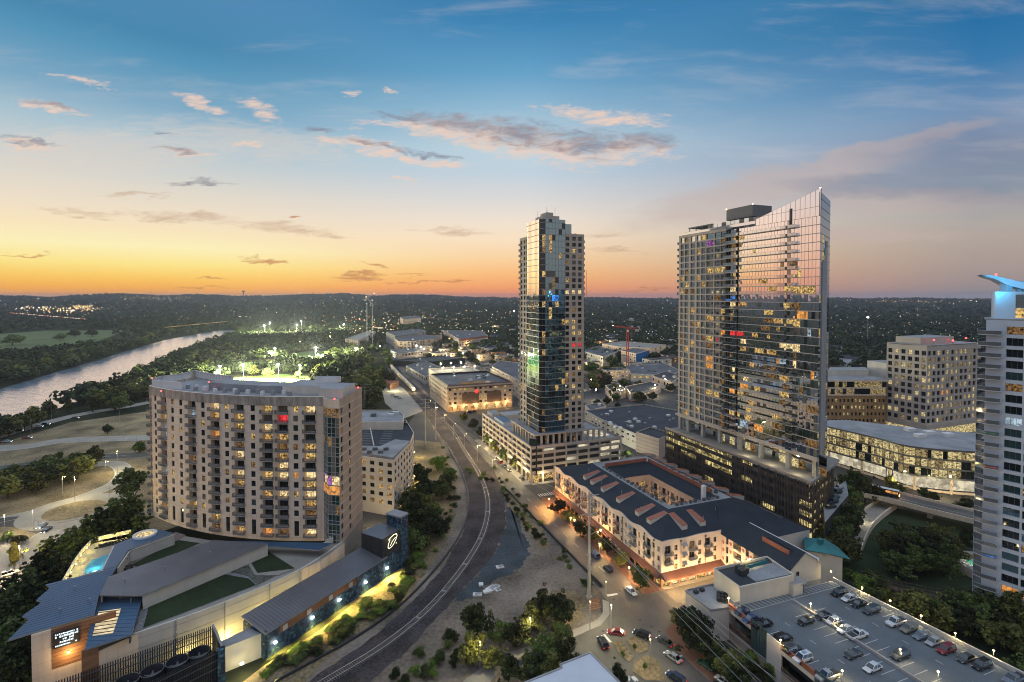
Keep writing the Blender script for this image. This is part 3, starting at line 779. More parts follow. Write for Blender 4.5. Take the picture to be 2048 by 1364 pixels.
for i in range(len(rp) - 1):
 p, q = rp[i], rp[i + 1]; l = math.hypot(q[0] - p[0], q[1] - p[1])
 if math.hypot(*p) > 330: break
 while acc < l:
  x = p[0] + (q[0] - p[0]) * acc / l; y = p[1] + (q[1] - p[1]) * acc / l
  mb.box((x, y, .1), .24, 2.6, .14, M['tie'], math.atan2(q[1] - p[1], q[0] - p[0]))
  acc += .62
 acc -= l
tag(mb.build('sleepers', trk), kind='stuff')
for k in (38, 47, 56, 66, 78, 90):
 p = rp[k]; q = rp[k + 1]; mb = MB()
 mb.box((*p, .2), .5, 1.3, .25, M['galv'], math.atan2(q[1] - p[1], q[0] - p[0]))
 mb.build('rail_joint', trk)
lp = offset(rp, -8.5)
mb = MB()
for i in range(6, 118): mb.beam((*lp[i], .35), (*lp[i + 1], .35), .5, .6, M['dark'])
tag(mb.build('retaining_kerb', loc=(*lp[40], 0)), 'low dark retaining kerb along the outer edge of the ballast', 'kerb')
def proj(p):
 c, s = math.cos(TILT), math.sin(TILT); dz = p[2] - EYE
 w = p[1] * c - dz * s; v = p[1] * s + dz * c
 return (1024 + FOC * p[0] / w, PCY - FOC * v / w)
def u_at(F, px, z, lo, hi):
 """distance along a wall mapping at which it crosses picture column px"""
 f = lambda u: proj(F(u, z, 0))[0] - px
 s = 1 if f(hi) > f(lo) else -1
 for _ in range(40):
  m = (lo + hi) / 2
  if f(m) * s > 0: hi = m
  else: lo = m
 return lo
# ================================================================ curved apartment tower (left)
def curved_tower():
 r = random.Random(11)
 cx, cy, R = -70.0, 285.5, 115.0
 th0 = math.radians(-35.2)
 def F(u, z, w):
  t = th0 + u / R
  return (cx + (R + w) * math.sin(t), cy - (R + w) * math.cos(t), z)
 U1 = R * (math.radians(3.4) - th0)
 Z0, ZR = 9.6, 57.4
 t = thing('apartment_tower', 'tan curved apartment tower with stacked balconies behind the metal roofed podium', 'apartment tower', (-90, 180, Z0))
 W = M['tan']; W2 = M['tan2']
 wall = MB(); wins = []; balcs = []
 colpx = [(296, 'b'), (312, 'w'), (328, 'b'), (346, 'w'), (362.6, 'w'), (384.7, 'b'), (406.8, 'w'), (430.7, 'b'), (454.3, 'w'), (479, 'b'), (506.4, 'w'), (535, 'b'), (565.4, 'b'), (592, 'w'), (620, 'b')]
 cols = []; kinds = []
 for px, k in colpx:
  u = u_at(F, px, 36, 0, U1); h = .8 if k == 'w' else 1.85
  cols.append((max(.3, u - h), u + h)); kinds.append(k)
 rows = [(11.2 + 3.2 * k, 13.7 + 3.2 * k) for k in range(14)]
 tall = {3, 4, 6, 8, 10, 13}
 def cell(i, j):
  za, zb = rows[j]
  if kinds[i] == 'b': return 1.5
  if i in tall and j == 0: return (.28, za, zb + 2.6)
  if i in tall and j == 1: return None
  return (.28, za + .35, zb - .15)
 table = [(52, 'glass'), (16, 'glassg'), (9, 'blind'), (7, 'lit3'), (5, 'lit2'), (3, 'lit1')]
 btable = [(46, 'glass'), (14, 'glassg'), (6, 'blind'), (12, 'lit3'), (9, 'lit2'), (9, 'lit1'), (2, 'lit4'), (1, 'litcool')]
 special = {(12, 12): 'litred', (2, 5): 'litcool', (7, 13): 'lit4', (11, 13): 'lit2', (14, 13): 'lit4', (9, 6): 'lit4', (11, 6): 'lit2', (12, 6): 'lit4', (14, 6): 'lit4', (12, 4): 'lit4', (14, 4): 'lit4', (11, 4): 'lit1',
    (11, 0): 'litamber', (14, 0): 'lit4', (12, 7): 'lit4', (7, 10): 'litamber', (9, 8): 'lit4', (13, 6): 'litamber', (3, 5): 'lit2', (5, 12): 'litcool', (9, 11): 'lit2', (7, 1): 'lit2'}
 ops = []
 for (i, j, a, b, za, zb, d) in facade(wall, W, F, 0, U1, Z0, ZR - 2.2, cols, rows, cell):
  g = M[special[(i, j)]] if (i, j) in special else pick(r, btable if kinds[i] == 'b' else table)
  if kinds[i] == 'b':
   m = pane(F, a, b, za + .02, zb, -d, g, M['frame'], 3)
   key = dist(F(a, za, 0)); wins.append((key, m))
   balcs.append((key, balcony(F, a - .25, b + .25, za - .02, 1.15, M['grey'], M['rail'], back=1.4)))
  else:
   m = pane(F, a, b, za, zb, -d, g, M['dark'], 2, 1 if zb - za < 3 else 3)
   wins.append((dist(F(a, za, 0)) + 3, m))
 # parapet band, weathered
 n = 40
 for k in range(n):
  a, b = U1 * k / n, U1 * (k + 1) / n
  wall.face([F(a, ZR - 2.2, .12), F(b, ZR - 2.2, .12), F(b, ZR + .9, .12), F(a, ZR + .9, .12)], M['stain'])
  wall.face([F(a, ZR - 2.2, 0), F(b, ZR - 2.2, 0), F(b, ZR - 2.2, .12), F(a, ZR - 2.2, .12)], W)
  wall.face([F(a, ZR + .9, .12), F(b, ZR + .9, .12), F(b, ZR + .9, -.5), F(a, ZR + .9, -.5)], W)
  wall.face([F(a, ZR, -.5), F(b, ZR, -.5), F(b, ZR + .9, -.5), F(a, ZR + .9, -.5)], W)
  for zz in (17.2, 36.4):     # shadow lines between storeys
   pass
 # right end wall with shallow bands
 c1, c2, c3 = (-60.4, 166.6), (-56.3, 166.0), (-55.2, 187.5)
 E, le = seg(c2, c3)
 ecols = [(u_at(E, px, 36, 0, le) - .8, u_at(E, px, 36, 0, le) + .8) for px in (684, 700)]
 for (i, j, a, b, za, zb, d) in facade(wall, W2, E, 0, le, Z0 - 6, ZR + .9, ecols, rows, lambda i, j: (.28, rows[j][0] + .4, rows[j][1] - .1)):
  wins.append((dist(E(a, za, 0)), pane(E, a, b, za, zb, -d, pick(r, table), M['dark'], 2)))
 for k in range(15):
  for dz in (0, ):
   bar(wall, E, 0, le, 10.55 + 3.2 * k, 10.75 + 3.2 * k, 0, .05, M['tan'])
 # back, left end and roof
 front = [F(U1 * k / 24, 0, 0)[:2] for k in range(25)]
 left_end = [(-137.6, 196), (-137.4, 201), (-133, 207)]
 backarc = [(cx + 93 * math.sin(math.radians(a)), cy - 93 * math.cos(math.radians(a))) for a in range(-42, 4, 5)]
 ring = front + [(-61.6, 170.4), c2, c3] + backarc[::-1] + left_end[::-1]
 hull = left_end[::-1]
 rest = [c3] + backarc[::-1] + left_end[::-1] + [front[0]]
 for p, q in zip(rest[:-1], rest[1:]):
  wall.face([(*p, Z0), (*q, Z0), (*q, ZR + .9), (*p, ZR + .9)], W)
 P0 = F(0, 0, 0)
 wall.build('wall', t)
 rf = MB(); rf.face([(x, y, ZR) for x, y in ring], M['roofgrey'])
 for p, q in zip(rest[:-1], rest[1:]):
  S, l = seg(p, q)
  bar(rf, S, 0, l, ZR - .1, ZR + .92, -.35, .06, M['tan'])
 rf.build('roof', t)
 # glazed corner bay
 g = MB(); fr = MB(); bay = [F(U1, 0, 0)[:2], (-60.4, 166.9), c2]
 for p, q in zip(bay[:-1], bay[1:]):
  S, l = seg(p, q)
  for k in range(14):
   za = 10.8 + 3.2 * k
   for c in range(3):
    ua, ub = l * c / 3, l * (c + 1) / 3
    mt = pick(r, [(46, 'glassg'), (20, 'blind'), (4, 'lit3'), (1, 'lit2')])
    if k == 6: mt = M['litpurple'] if c < 1 else M['lit4']
    if k == 5: mt = M['litamber']
    if k in (13,): mt = M['lit3']
    g.face([S(ua, za, 0), S(ub, za, 0), S(ub, za + 2.9, 0), S(ua, za + 2.9, 0)], mt)
    bar(fr, S, ub - .08, ub, za, za + 2.9, .01, .07, M['whiteframe'])
   bar(fr, S, 0, l, za - .3, za, -.1, .12, M['galv'])
   bar(fr, S, 0, l, za + .95, za + 1.02, .01, .06, M['whiteframe'])
  bar(fr, S, 0, l, 10.8 + 44.8 - .3, ZR + .9, -.1, .1, M['tan'])
 cw = g.build('corner_bay', t); fr.build('bay_frame', cw)
 emit(wins, 'window', t, 98); emit(balcs, 'balcony', t, 98)
 # roof house, curved screen and plant
 def arc(rad, a0, a1, n=14):
  return [(cx + rad * math.sin(math.radians(a0 + (a1 - a0) * k / n)), cy - rad * math.cos(math.radians(a0 + (a1 - a0) * k / n))) for k in range(n + 1)]
 m = MB()
 sc_ = [(-136, 193)] + [(-136.6, 199), (-133, 206)] + arc(95, -42, -24)
 for p, q in zip(sc_[:-1], sc_[1:]):
  S, l = seg(p, q, -1); bar(m, S, 0, l, ZR + .9, ZR + 3.4, -.2, .2, M['white'])
 S, l = seg((-136, 193), (-122, 188.5), 1); bar(m, S, 0, l, ZR, ZR + 2.8, -.2, .2, M['white'])
 m.build('roof_screen', t)
 m = MB(); m.prism(arc(97, -24, -6) + arc(105, -6, -24), ZR, ZR + 2.6, M['roofgrey'], M['roofgrey']); m.build('plant_room', t)
 m = MB(); m.prism(arc(93.5, -6, 2) + arc(106, 2, -6), ZR, ZR + 3.0, M['offwhite'], M['roofgrey']); m.build('plant_room', t)
 m = MB(); m.prism([(-66, 174), (-57, 172), (-56.5, 184), (-68, 186)], ZR, ZR + 3.2, M['offwhite'], M['roofgrey'])
 m.build('plant_room', t)
 m = MB(); m.prism(arc(97, 4, -1, 3) + [(-72, 186), (-64, 186)], ZR + 3.0, ZR + 5.0, M['white'], M['roofgrey']); m.build('plant_room', t)
 for k in range(16):
  a = math.radians(-30 + 1.75 * k); rad = 109 - (k % 3) * 1.2
  m = MB(); m.box((cx + rad * math.sin(a), cy - rad * math.cos(a), ZR), 1.2, 1.0, 1.5, M['galv'] if k % 2 else M['white'], a); m.build('air_conditioner', t)
 for px, py, Y in ((304, 756, 200), (322, 782, 181), (669, 798, 168), (716, 775, 186), (418, 764, 186)):
  p = VV(px, py, Y); m = MB(); m.cyl((p[0], p[1], ZR), .08, max(.3, p[2] - ZR), 5, M['frame']); m.ball(p, .28, M['lampred'])
  b = m.build('warning_light', t); pointlamp('warning_light_glow', p, 500, (1, .04, .04), b, .25)
curved_tower()
# ================================================================ glass tower (centre)
def glass_tower():
 r = random.Random(5)
 t = thing('glass_tower', 'tallest slim tower of golden and teal glass with beige concrete wings', 'apartment tower', L(116, 247, 0))
 a0, a1, b0, b1 = 104.8, 129.5, 232.6, 263.0
 ac = 107.2; bc = 235.0; ag = 118.1; bg_ = 250.6
 ZB, ZG, ZW = 18.0, 130.4, 122.6
 W = M['beige']; FH = 3.02
 nf = int((ZG - 23) / FH)
 def glazed(name, p, q, base, z0, z1, wcell, frame, extra=None, slab=True, dim=None):
  S, l = seg(p, q, 1); n = max(1, round(l / wcell)); g = MB(); f = MB()
  k = 0
  while z0 + FH * k < z1 - .5:
   za = z0 + FH * k; zb = min(z1, za + FH)
   for c in range(n):
    ua, ub = l * c / n, l * (c + 1) / n
    mt = (extra(k, c) if extra else None) or base
    # panes are never set quite true: each one tips a little
    e = .012
    j = [r.uniform(-e, e) for _ in range(4)]
    g.face([S(ua, za, j[0]), S(ub, za, j[1]), S(ub, zb, j[2]), S(ua, zb, j[3])], mt)
    bar(f, S, ub - .035, ub + .035, za, zb, .015, .06, frame)
   if slab: bar(f, S, -.02, l + .02, za - .13, za + .13, -.2, .16, M['galv'])
   k += 1
  o = g.build(name, t); f.build('mullions', o)
 pL0, pL1 = L(a0, bg_)[:2], L(a0, bc)[:2]; pC = L(ac, b0)[:2]; pR = L(ag, b0)[:2]
 lowlit = lambda prob: (lambda k, c: pick(r, [(3, 'lit1'), (2, 'lit2'), (4, 'lit3')]) if r.random() < prob * (1 if k < 22 else .25) else None)
 def left(k, c):
  if k in (11, 12) and c > 0: return M['litgreen']
  if k < 22 and r.random() < .05: return pick(r, [(3, 'lit1'), (3, 'lit3')])
  return M['glass'] if (k < 20 and r.random() < .12) else None
 glazed('glass_wall', pL0, pL1, M['curtain_l'], 23, ZG, 1.55, M['frame'], left)
 def mid_(k, c):
  if r.random() < .32: return pick(r, [(3, 'lit1'), (2, 'lit3'), (2, 'lit2')]) if c == 1 else M['glass']
  return M['glass'] if r.random() < .6 else None
 glazed('corner_glazing', pL1, pC, M['glass'], 23, ZG, 1.6, M['frame'], mid_)
 def rt(k, c):
  if 23 <= k <= 26 and c < 3: return pick(r, [(3, 'blind'), (2, 'lit3')]) if r.random() < .6 else None
  if k == 22 and c in (2, 3): return M['litblue']
  if r.random() < .045: return pick(r, [(3, 'lit1'), (2, 'lit2')])
  if r.random() < .12: return M['glass']
  return None
 glazed('glass_wall', pC, pR, M['curtain_r'], 23, ZG, 1.85, M['frame'], rt)
 # concrete wings
 wall = MB(); wins = []; balcs = []
 pE = L(a1, b0 + 1.0)[:2]; pRs = L(ag, b0 + 1.0)[:2]
 S, l = seg(pRs, pE)
 rows = [(23.6 + FH * k, 25.55 + FH * k) for k in range(33)]
 cols = [(l * .07, l * .25), (l * .40, l * .58), (l * .70, l * .88)]
 tab = [(60, 'glass'), (12, 'blind'), (5, 'lit3'), (4, 'lit1'), (3, 'lit2')]
 for (i, j, a, b, za, zb, d) in facade(wall, W, S, 0, l, 20, ZW, cols, rows, lambda i, j: .35):
  gm_ = M['lit4'] if j == 23 else (M['litred'] if (j == 14 and i > 0) else (M['lit2'] if (j == 16 and i > 0) else pick(r, tab)))
  wins.append((dist(S(a, za, 0)), pane(S, a, b, za, zb, -d, gm_, M['dark'], 2)))
 lw0, lw1 = L(a0 + .8, b1)[:2], L(a0 + .8, bg_)[:2]
 S2, l2 = seg(lw0, lw1)
 cols2 = [(l2 * .10, l2 * .32), (l2 * .46, l2 * .66), (l2 * .76, l2 * .92)]
 for (i, j, a, b, za, zb, d) in facade(wall, W, S2, 0, l2, 20, ZW, cols2, rows, lambda i, j: .35):
  wins.append((dist(S2(a, za, 0)) + 6, pane(S2, a, b, za, zb, -d, pick(r, tab), M['dark'], 2)))
 for S_, l_ in (seg(pE, L(a1, b1)[:2]), seg(L(a1, b1)[:2], lw0)):
  wall.face([S_(0, 20, 0), S_(l_, 20, 0), S_(l_, ZW, 0), S_(0, ZW, 0)], W)
 S3, l3 = seg(pR, pRs); wall.face([S3(0, 20, 0), S3(l3, 20, 0), S3(l3, ZG, 0), S3(0, ZG, 0)], M['curtain_r'])
 S4, l4 = seg(lw1, pL0); wall.face([S4(0, 20, 0), S4(l4, 20, 0), S4(l4, ZG, 0), S4(0, ZG, 0)], M['curtain_l'])
 wall.build('wall', t)
 # little corner balconies on the outer edges
 Se, le = seg(pE, L(a1, b1)[:2])
 for k in range(33):
  z = 23 + FH * k
  balcs.append((200 + k, balcony(Se, .6, 3.2, z, .9, M['beige'], M['rail'], rails=True)))
  balcs.append((260 + k, balcony(S2, .0, 1.1, z, .8, M['beige'], M['rail'])))
  if k % 2 == 0: balcs.append((240 + k, balcony(S2, l2 - 1.0, l2, z, .7, M['dark'], M['rail'])))
 emit(wins, 'window', t, 98); emit(balcs, 'balcony', t, 98)
 rf = MB()
 rf.face([L(a0 + .8, bg_, ZW), L(ag, bg_, ZW), L(ag, b0 + 1, ZW), L(a1, b0 + 1, ZW), L(a1, b1, ZW), L(a0 + .8, b1, ZW)], M['roofgrey'])
 for p, q in ((pRs, pE), (pE, L(a1, b1)[:2]), (lw0, lw1)):
  Sx, lx = seg(p, q); bar(rf, Sx, 0, lx, ZW - .1, ZW + 1.1, -.3, .05, W)
 rf.face([(*pL0, ZG), (*pL1, ZG), (*pC, ZG), (*pR, ZG), L(ag, bg_, ZG)], M['roofgrey'])
 Sx, lx = seg(pR, L(ag, bg_)[:2]); rf.face([Sx(0, ZW, 0), Sx(lx, ZW, 0), Sx(lx, ZG, 0), Sx(0, ZG, 0)], M['curtain_r'])
 Sx, lx = seg(L(ag, bg_)[:2], pL0); rf.face([Sx(0, ZW, 0), Sx(lx, ZW, 0), Sx(lx, ZG, 0), Sx(0, ZG, 0)], M['beige'])
 rf.build('roof', t)
 m = MB(); m.prism([L(a, b)[:2] for a, b in ((108, 237), (117, 237), (117, 247), (108, 247))], ZG, ZG + 2.4, M['beige'], M['roofgrey']); m.build('plant_room', t)
 m = MB(); m.prism([L(a, b)[:2] for a, b in ((110, 238), (114, 238), (114, 245), (110, 245))], ZG + 2.4, ZG + 4.2, M['beige'], M['roofgrey']); m.build('plant_room', t)
 m = MB(); m.prism([L(a, b)[:2] for a, b in ((118.4, 234), (122.4, 234), (122.4, 244), (118.4, 244))], ZW, ZW + 6, M['curtain_r'], M['roofgrey']); m.build('plant_room', t)
 m = MB()
 for k in range(7): m.box(L(123.5 + k * .8, 236.5 + (k % 3), ZW), .8, .8, 1.2 + .5 * (k % 2), M['dark'])
 m.build('roof_planting', t)
 for a, b, h in ((111, 240, 3), (113, 243, 2.2), (115, 238, 2.6), (108.6, 246, 1.8)):
  m = MB(); m.cyl(L(a, b, ZG + 2.4), .06, h + 1.8, 5, M['dark']); m.build('aerial', t)
 # podium: parking levels, arcade at street level, columned terrace under the shaft
 pod = MB(); decks = MB(); lights = MB()
 A0, A1, B0, B1 = 98.0, 149.5, 229.0, 308.0
 def podwall(S, l, z0, nlev, h, prob, colw, skip=None):
  n = max(1, round(l / colw))
  for k in range(nlev):
   za = z0 + h * k
   bar(pod, S, 0, l, za, za + 1.25, -.3, 0, W)
   for c in range(n):
    ua, ub = l * c / n, l * (c + 1) / n
    if skip and skip(c, k): continue
    mt = M['garagew'] if r.random() < prob(c, k, n) else M['dark']
    lights.face([S(ua, za + 1.25, -.9), S(ub, za + 1.25, -.9), S(ub, za + h, -.9), S(ua, za + h, -.9)], mt)
    bar(pod, S, ua - .35, ua + .35, za + 1.25, za + h, -.9, .04, W)
  bar(pod, S, 0, l, z0 + h * nlev, z0 + h * nlev + 1.2, -.3, .06, W)
 SL, lL = seg(L(A0, B1)[:2], L(A0, B0)[:2]); SR, lR = seg(L(A0, B0)[:2], L(A1, B0)[:2]); SE, lE = seg(L(A1, B0)[:2], L(A1, B1)[:2])
 podwall(SL, lL, 4.6, 4, 3.1, lambda c, k, n: .10 + .3 * (c / n) * (k == 0), 6.5)
 podwall(SR, lR, 4.6, 4, 3.1, lambda c, k, n: .25 + .45 * (c / n > .45), 6.2)
 podwall(SE, lE, 4.6, 4, 3.1, lambda c, k, n: .75, 6.5)
 # arcade
 for S, l in ((SL, lL), (SR, lR)):
  n = round(l / 6.4)
  for c in range(n + 1):
   u = min(l - .4, max(.4, l * c / n)); bar(pod, S, u - .45, u + .45, .1, 4.6, -.9, .02, W)
  lights.face([S(0, .1, -4), S(l, .1, -4), S(l, 4.6, -4), S(0, 4.6, -4)], M['lit2'])
  bar(pod, S, 0, l, 4.3, 4.6, -4, 0, W)
 pod.build('parking_wall', t); lights.build('lit_level', t)
 decks.prism([L(a, b)[:2] for a, b in ((A0 + .4, B0 + .4), (A1 - .4, B0 + .4), (A1 - .4, B1), (A0 + .4, B1))], 16.4, 17.3, M['roofgrey'], M['roofgrey'])
 decks.build('podium_roof', t)
 # colonnade and low blocks round the shaft
 for k in range(21):
  m = MB(); m.box(L(101.2, 232 + k * 3.6, 17.3) if k < 9 else L(104.5 + (k - 9) * 3.3, 231.4, 17.3), 1.0, 1.0, 5.4, W, .367); m.build('terrace_column', t)
 m = MB()
 m.prism([L(a, b)[:2] for a, b in ((100.4, 230.6), (104.2, 230.6), (104.2, 264), (100.4, 264))], 22.7, 23.4, W, M['roofgrey'], True)
 m.prism([L(a, b)[:2] for a, b in ((104.2, 230.6), (139, 230.6), (139, 233), (104.2, 233))], 22.7, 23.36, W, M['roofgrey'], True)
 m.build('terrace_canopy', t)
 m = MB()
 for (x0, y0, x1, y1) in ((104, 234, 130, 262),):
  for p, q in (((x0, y1), (x0, y0)), ((x0, y0), (x1, y0))):
   S, l = seg(L(*p)[:2], L(*q)[:2])
   for c in range(int(l / 2)):
    m.face([S(c * 2, 17.3, 0), S(c * 2 + 2, 17.3, 0), S(c * 2 + 2, 22.7, 0), S(c * 2, 22.7, 0)], pick(r, [(6, 'glass'), (2, 'lit3'), (1, 'lit2')]))
 m.build('terrace_glazing', t)
 m = MB()
 for k, (a, b, w, d, h) in enumerate(((112, 292, 12, 10, 3), (103, 282, 6, 16, 2.2), (103, 300, 5, 10, 2.5), (130, 285, 20, 12, 2.4))):
  m.box(L(a, b, 17.3), w, d, h, M['white'] if k % 2 else M['beige'], .367, M['roofblue'] if k == 1 else M['roofgrey'])
 m.build('roof_shed', t)
 m = MB(); m.face([L(136, 236, 17.36), L(147, 236, 17.36), L(147, 249, 17.36), L(136, 249, 17.36)], M['garagew']); m.build('lit_opening', t)
 # glass stair corner
 S, l = seg(L(98.3, 231.8)[:2], L(101.0, 228.6)[:2]); m = MB()
 for k in range(6):
  m.face([S(0, .2 + 3.6 * k, .15), S(l, .2 + 3.6 * k, .15), S(l, 3.7 + 3.6 * k, .15), S(0, 3.7 + 3.6 * k, .15)], M['glassg'] if k not in (0,) else M['lit2'])
  bar(m, S, 0, l, 3.7 + 3.6 * k, 3.8 + 3.6 * k, .1, .25, M['galv'])
 m.build('stair_glazing', t)
 for k in range(6):
  pointlamp('arcade_light', L(95.9, 236 + k * 11, 4.0), 1500, (1, .8, .42), t, .5)
 for k in range(3): pointlamp('arcade_light', L(104 + k * 12, 227.4, 3.6), 900, (1, .8, .42), t, .5)
glass_tower()
# ================================================================ wide residential tower with the slanted fin (right)
M['louvre'] = mat('brown_louvre', (.11, .09, .075), .7, .3, .5)
def fin_tower():
 r = random.Random(21)
 P = (111.0, 185.0)
 dB = (-AY, AX)
 t = thing('glass_tower', 'wide glass and concrete tower with a slanted fin roofline and pink sky reflections', 'apartment tower', (P[0], P[1], 0))
 Q = (P[0] + dB[0] * 76.7, P[1] + dB[1] * 76.7)
 S, l = seg(P, Q, -1)
 ZS, ZR_, FH = 33.0, 121.0, 3.143
 nf = 28
 TG, T2, T3 = 45.5, 27.0, 76.7
 Rr = (125.7, 203.0)
 # glazed half: one strip of panes per storey
 for k in range(nf):
  za = ZS + FH * k; zb = za + FH
  g = MB(); f = MB(); n = 30
  lo, hi = 0, 0
  run = None
  for c in range(n):
   ua, ub = TG * c / n, TG * (c + 1) / n
   mt = M['bowieglass']; dd = 0.0
   if 11.6 <= ua < 12.9: mt = M['glass']
   elif ua > 37 and c % 4 in (0, 1): mt = M['dark']; dd = -.8
   elif k < 18 and r.random() < .26: mt = pick(r, [(1, 'glass'), (1, 'glassg'), (1, 'blind')])
   if run is None and r.random() < (.17 if k < 18 else .05) and ua < 42:
    run = [r.randint(1, 3), pick(r, [(4, 'lit2'), (4, 'lit1'), (2, 'lit4'), (4, 'lit3'), (1, 'litamber'), (.4, 'litcool')])]
   if run and dd == 0:
    mt = run[1]; run[0] -= 1
    if run[0] <= 0: run = None
   if k == 13 and 22 < c < 28: mt = M['litred']
   if k == 5 and c > 24 and dd == 0: mt = M['litamber']
   if k == 19 and 1 <= c <= 9: mt = M['lit2']
   e = .01; j = [r.uniform(-e, e) for _ in range(4)]
   g.face([S(ua, za + .12, dd + j[0]), S(ub, za + .12, dd + j[1]), S(ub, zb - .12, dd + j[2]), S(ua, zb - .12, dd + j[3])], mt)
   if dd: g.face([S(ua, za, dd), S(ua, zb, dd), S(ua, zb, 0), S(ua, za, 0)], M['grey']); g.face([S(ub, za, dd), S(ub, zb, dd), S(ub, zb, 0), S(ub, za, 0)], M['grey'])
   bar(f, S, ub - .03, ub + .03, za + .12, zb - .12, .012, .05, M['frame'])
  bar(f, S, 0, TG, za - .14, za + .14, -.8, .10, M['pale'])
  o = g.build('glazing', t); f.build('slab_edge', o)
 bal = MB()
 balcs = []
 for k in range(nf):
  z = ZS + FH * k
  for (ua, ub, w) in ((9.5, 12.4, 1.5), (13.5, 36.5, 1.25), (37, 45.2, 1.7)):
   if w == 1.25 and k % 1: continue
   b = MB(); bar(b, S, ua, ub, z - .13, z + .13, .1, w, M['pale'])
   b.face([S(ua, z + .13, w), S(ub, z + .13, w), S(ub, z + 1.15, w), S(ua, z + 1.15, w)], M['railglass'])
   bar(b, S, ua, ub, z + 1.15, z + 1.2, w - .03, w + .03, M['galv'])
   for u in (ua, ub): b.face([S(u, z + .13, .1), S(u, z + .13, w), S(u, z + 1.15, w), S(u, z + 1.15, .1)], M['railglass'])
   if w == 1.25:
    for q in range(11): bar(b, S, ua + 2.3 * q, ua + 2.3 * q + .05, z + .13, z + 1.15, w, w + .04, M['galv'])
   if w > 1.3 or k > 2: balcs.append((k if w > 1.3 else 30 + k, b))
 emit(balcs, 'balcony', t, 98)
 # concrete half
 wall = MB(); wins = []
 rows = [(ZS + .35 + FH * k, ZS + FH - .30 + FH * k) for k in range(nf)]
 colp = [(1363.5, 1.2), (1372.5, 1.45), (1384.5, 1.5), (1396, 1.2), (1405.5, 1.4), (1418.5, 2.3), (1433.5, 1.8), (1445.5, 1.7)]
 cols = sorted((u_at(S, px, 80, TG, T3) - h, u_at(S, px, 80, TG, T3) + h) for px, h in colp)
 tab = [(60, 'glass'), (14, 'glassg'), (8, 'blind'), (6, 'lit3'), (6, 'lit1'), (5, 'lit2'), (1, 'litcool')]
 for (i, j, a, b, za, zb, d) in facade(wall, M['beige'], S, TG, T3, ZS - 1, ZR_ - .2, cols, rows, lambda i, j: .45):
  mt = M['litamber'] if (j, i) in ((9, 2), (13, 0), (8, 2)) else M['lit2'] if (j == 22 and i in (0, 1, 2)) else M['litpurple'] if (j, i) == (26, 2) else pick(r, tab)
  wins.append((-a * .01 - zb * .001 + abs(zb - 80) * .01, pane(S, a, b, za, zb, -d, mt, M['dark'], 1, 2)))
 # far end and back
 back = [Q, (Q[0] + AX * 24, Q[1] + AY * 24), Rr]
 for p, q in zip(back[:-1], back[1:]):
  wall.face([(*p, ZS - 1), (*q, ZS - 1), (*q, ZR_), (*p, ZR_)], M['beige'])
 bar(wall, S, TG - .3, T3, ZR_ - .2, ZR_ + 1.0, -.4, .1, M['beige'])
 bar(wall, S, -.1, T3, ZS - 1.4, ZS - .2, -1, .14, M['beige'])
 wall.build('wall', t); emit(wins, 'window', t, 98)
 # balconies off the far end
 SB, lB = seg(Q, back[1], -1)
 bb = [(k, balcony(SB, .2, 3.0, ZS + FH * k, 1.5, M['grey'], M['rail'], rails=False)) for k in range(nf)]
 for k, b in bb:
  z = ZS + FH * k
  b.face([SB(.2, z, 1.5), SB(3, z, 1.5), SB(3, z + 1.1, 1.5), SB(.2, z + 1.1, 1.5)], M['railglass'])
  b.build('balcony', t)
 # narrow right face
 E, le = seg(P, Rr, 1)
 g = MB(); f = MB()
 for k in range(-1, 31):
  za = ZS + FH * k; zb = za + FH
  if za > 129: break
  for c in range(8):
   mt = M['bowieside']
   if k > 2 and c == 2 and k in (23, 25): mt = M['lit2']
   elif k < 20 and r.random() < .08: mt = pick(r, [(1, 'lit3'), (1, 'lit1'), (2, 'glass')])
   g.face([E(le * c / 8, za, 0), E(le * (c + 1) / 8, za, 0), E(le * (c + 1) / 8, min(zb, 129.5), 0), E(le * c / 8, min(zb, 129.5), 0)], mt)
  bar(f, E, 0, le, za - .1, za + .1, 0, .06, M['frame'])
 for c in (2.2, 3.1, 4.0, 5.0): bar(f, E, le * c / 8 - .09, le * c / 8 + .09, ZS, 98 + c * 3, .02, .45, M['white'])
 f2 = g.build('side_glazing', t); f.build('fins', f2)
 # fin above the roof: a real wall 0.4 m thick
 m = MB()
 def ztop(u): return 130.8 - (130.8 - 123.6) * u / 29.0
 n = 14
 for k in range(n):
  ua, ub = 29.0 * k / n, 29.0 * (k + 1) / n
  for row in (0, 1):
   zlo = ZR_ if row == 0 else ZR_ + 3.4
   za_, zb_ = (min(ztop(ua), zlo + 3.4), min(ztop(ub), zlo + 3.4)) if row == 0 else (max(zlo, ztop(ua)), max(zlo, ztop(ub)))
   m.face([S(ua, zlo, .01), S(ub, zlo, .01), S(ub, zb_, .01), S(ua, za_, .01)], M['bowieglass'])
  bar(m, S, ub - .04, ub + .04, ZR_, ztop(ub), .0, .06, M['galv'])
  m.face([S(ua, ZR_, -.4), S(ub, ZR_, -.4), S(ub, ztop(ub), -.4), S(ua, ztop(ua), -.4)], M['galv'])
  m.face([S(ua, ztop(ua), .06), S(ub, ztop(ub), .06), S(ub, ztop(ub), -.4), S(ua, ztop(ua), -.4)], M['galv'])
 bar(m, S, 0, 29, ZR_ + 3.35, ZR_ + 3.45, .012, .06, M['frame'])
 m.face([S(11.6, ZR_ - 2, .03), S(12.9, ZR_ - 2, .03), S(12.9, ZR_ + 4.4, .03), S(11.6, ZR_ + 4.4, .03)], M['dark'])
 m.face([E(0, 121, -.4), E(le, 121, -.4), E(le, 129.5, -.4), E(0, 129.5, -.4)], M['galv'])
 m.build('roof_fin', t)
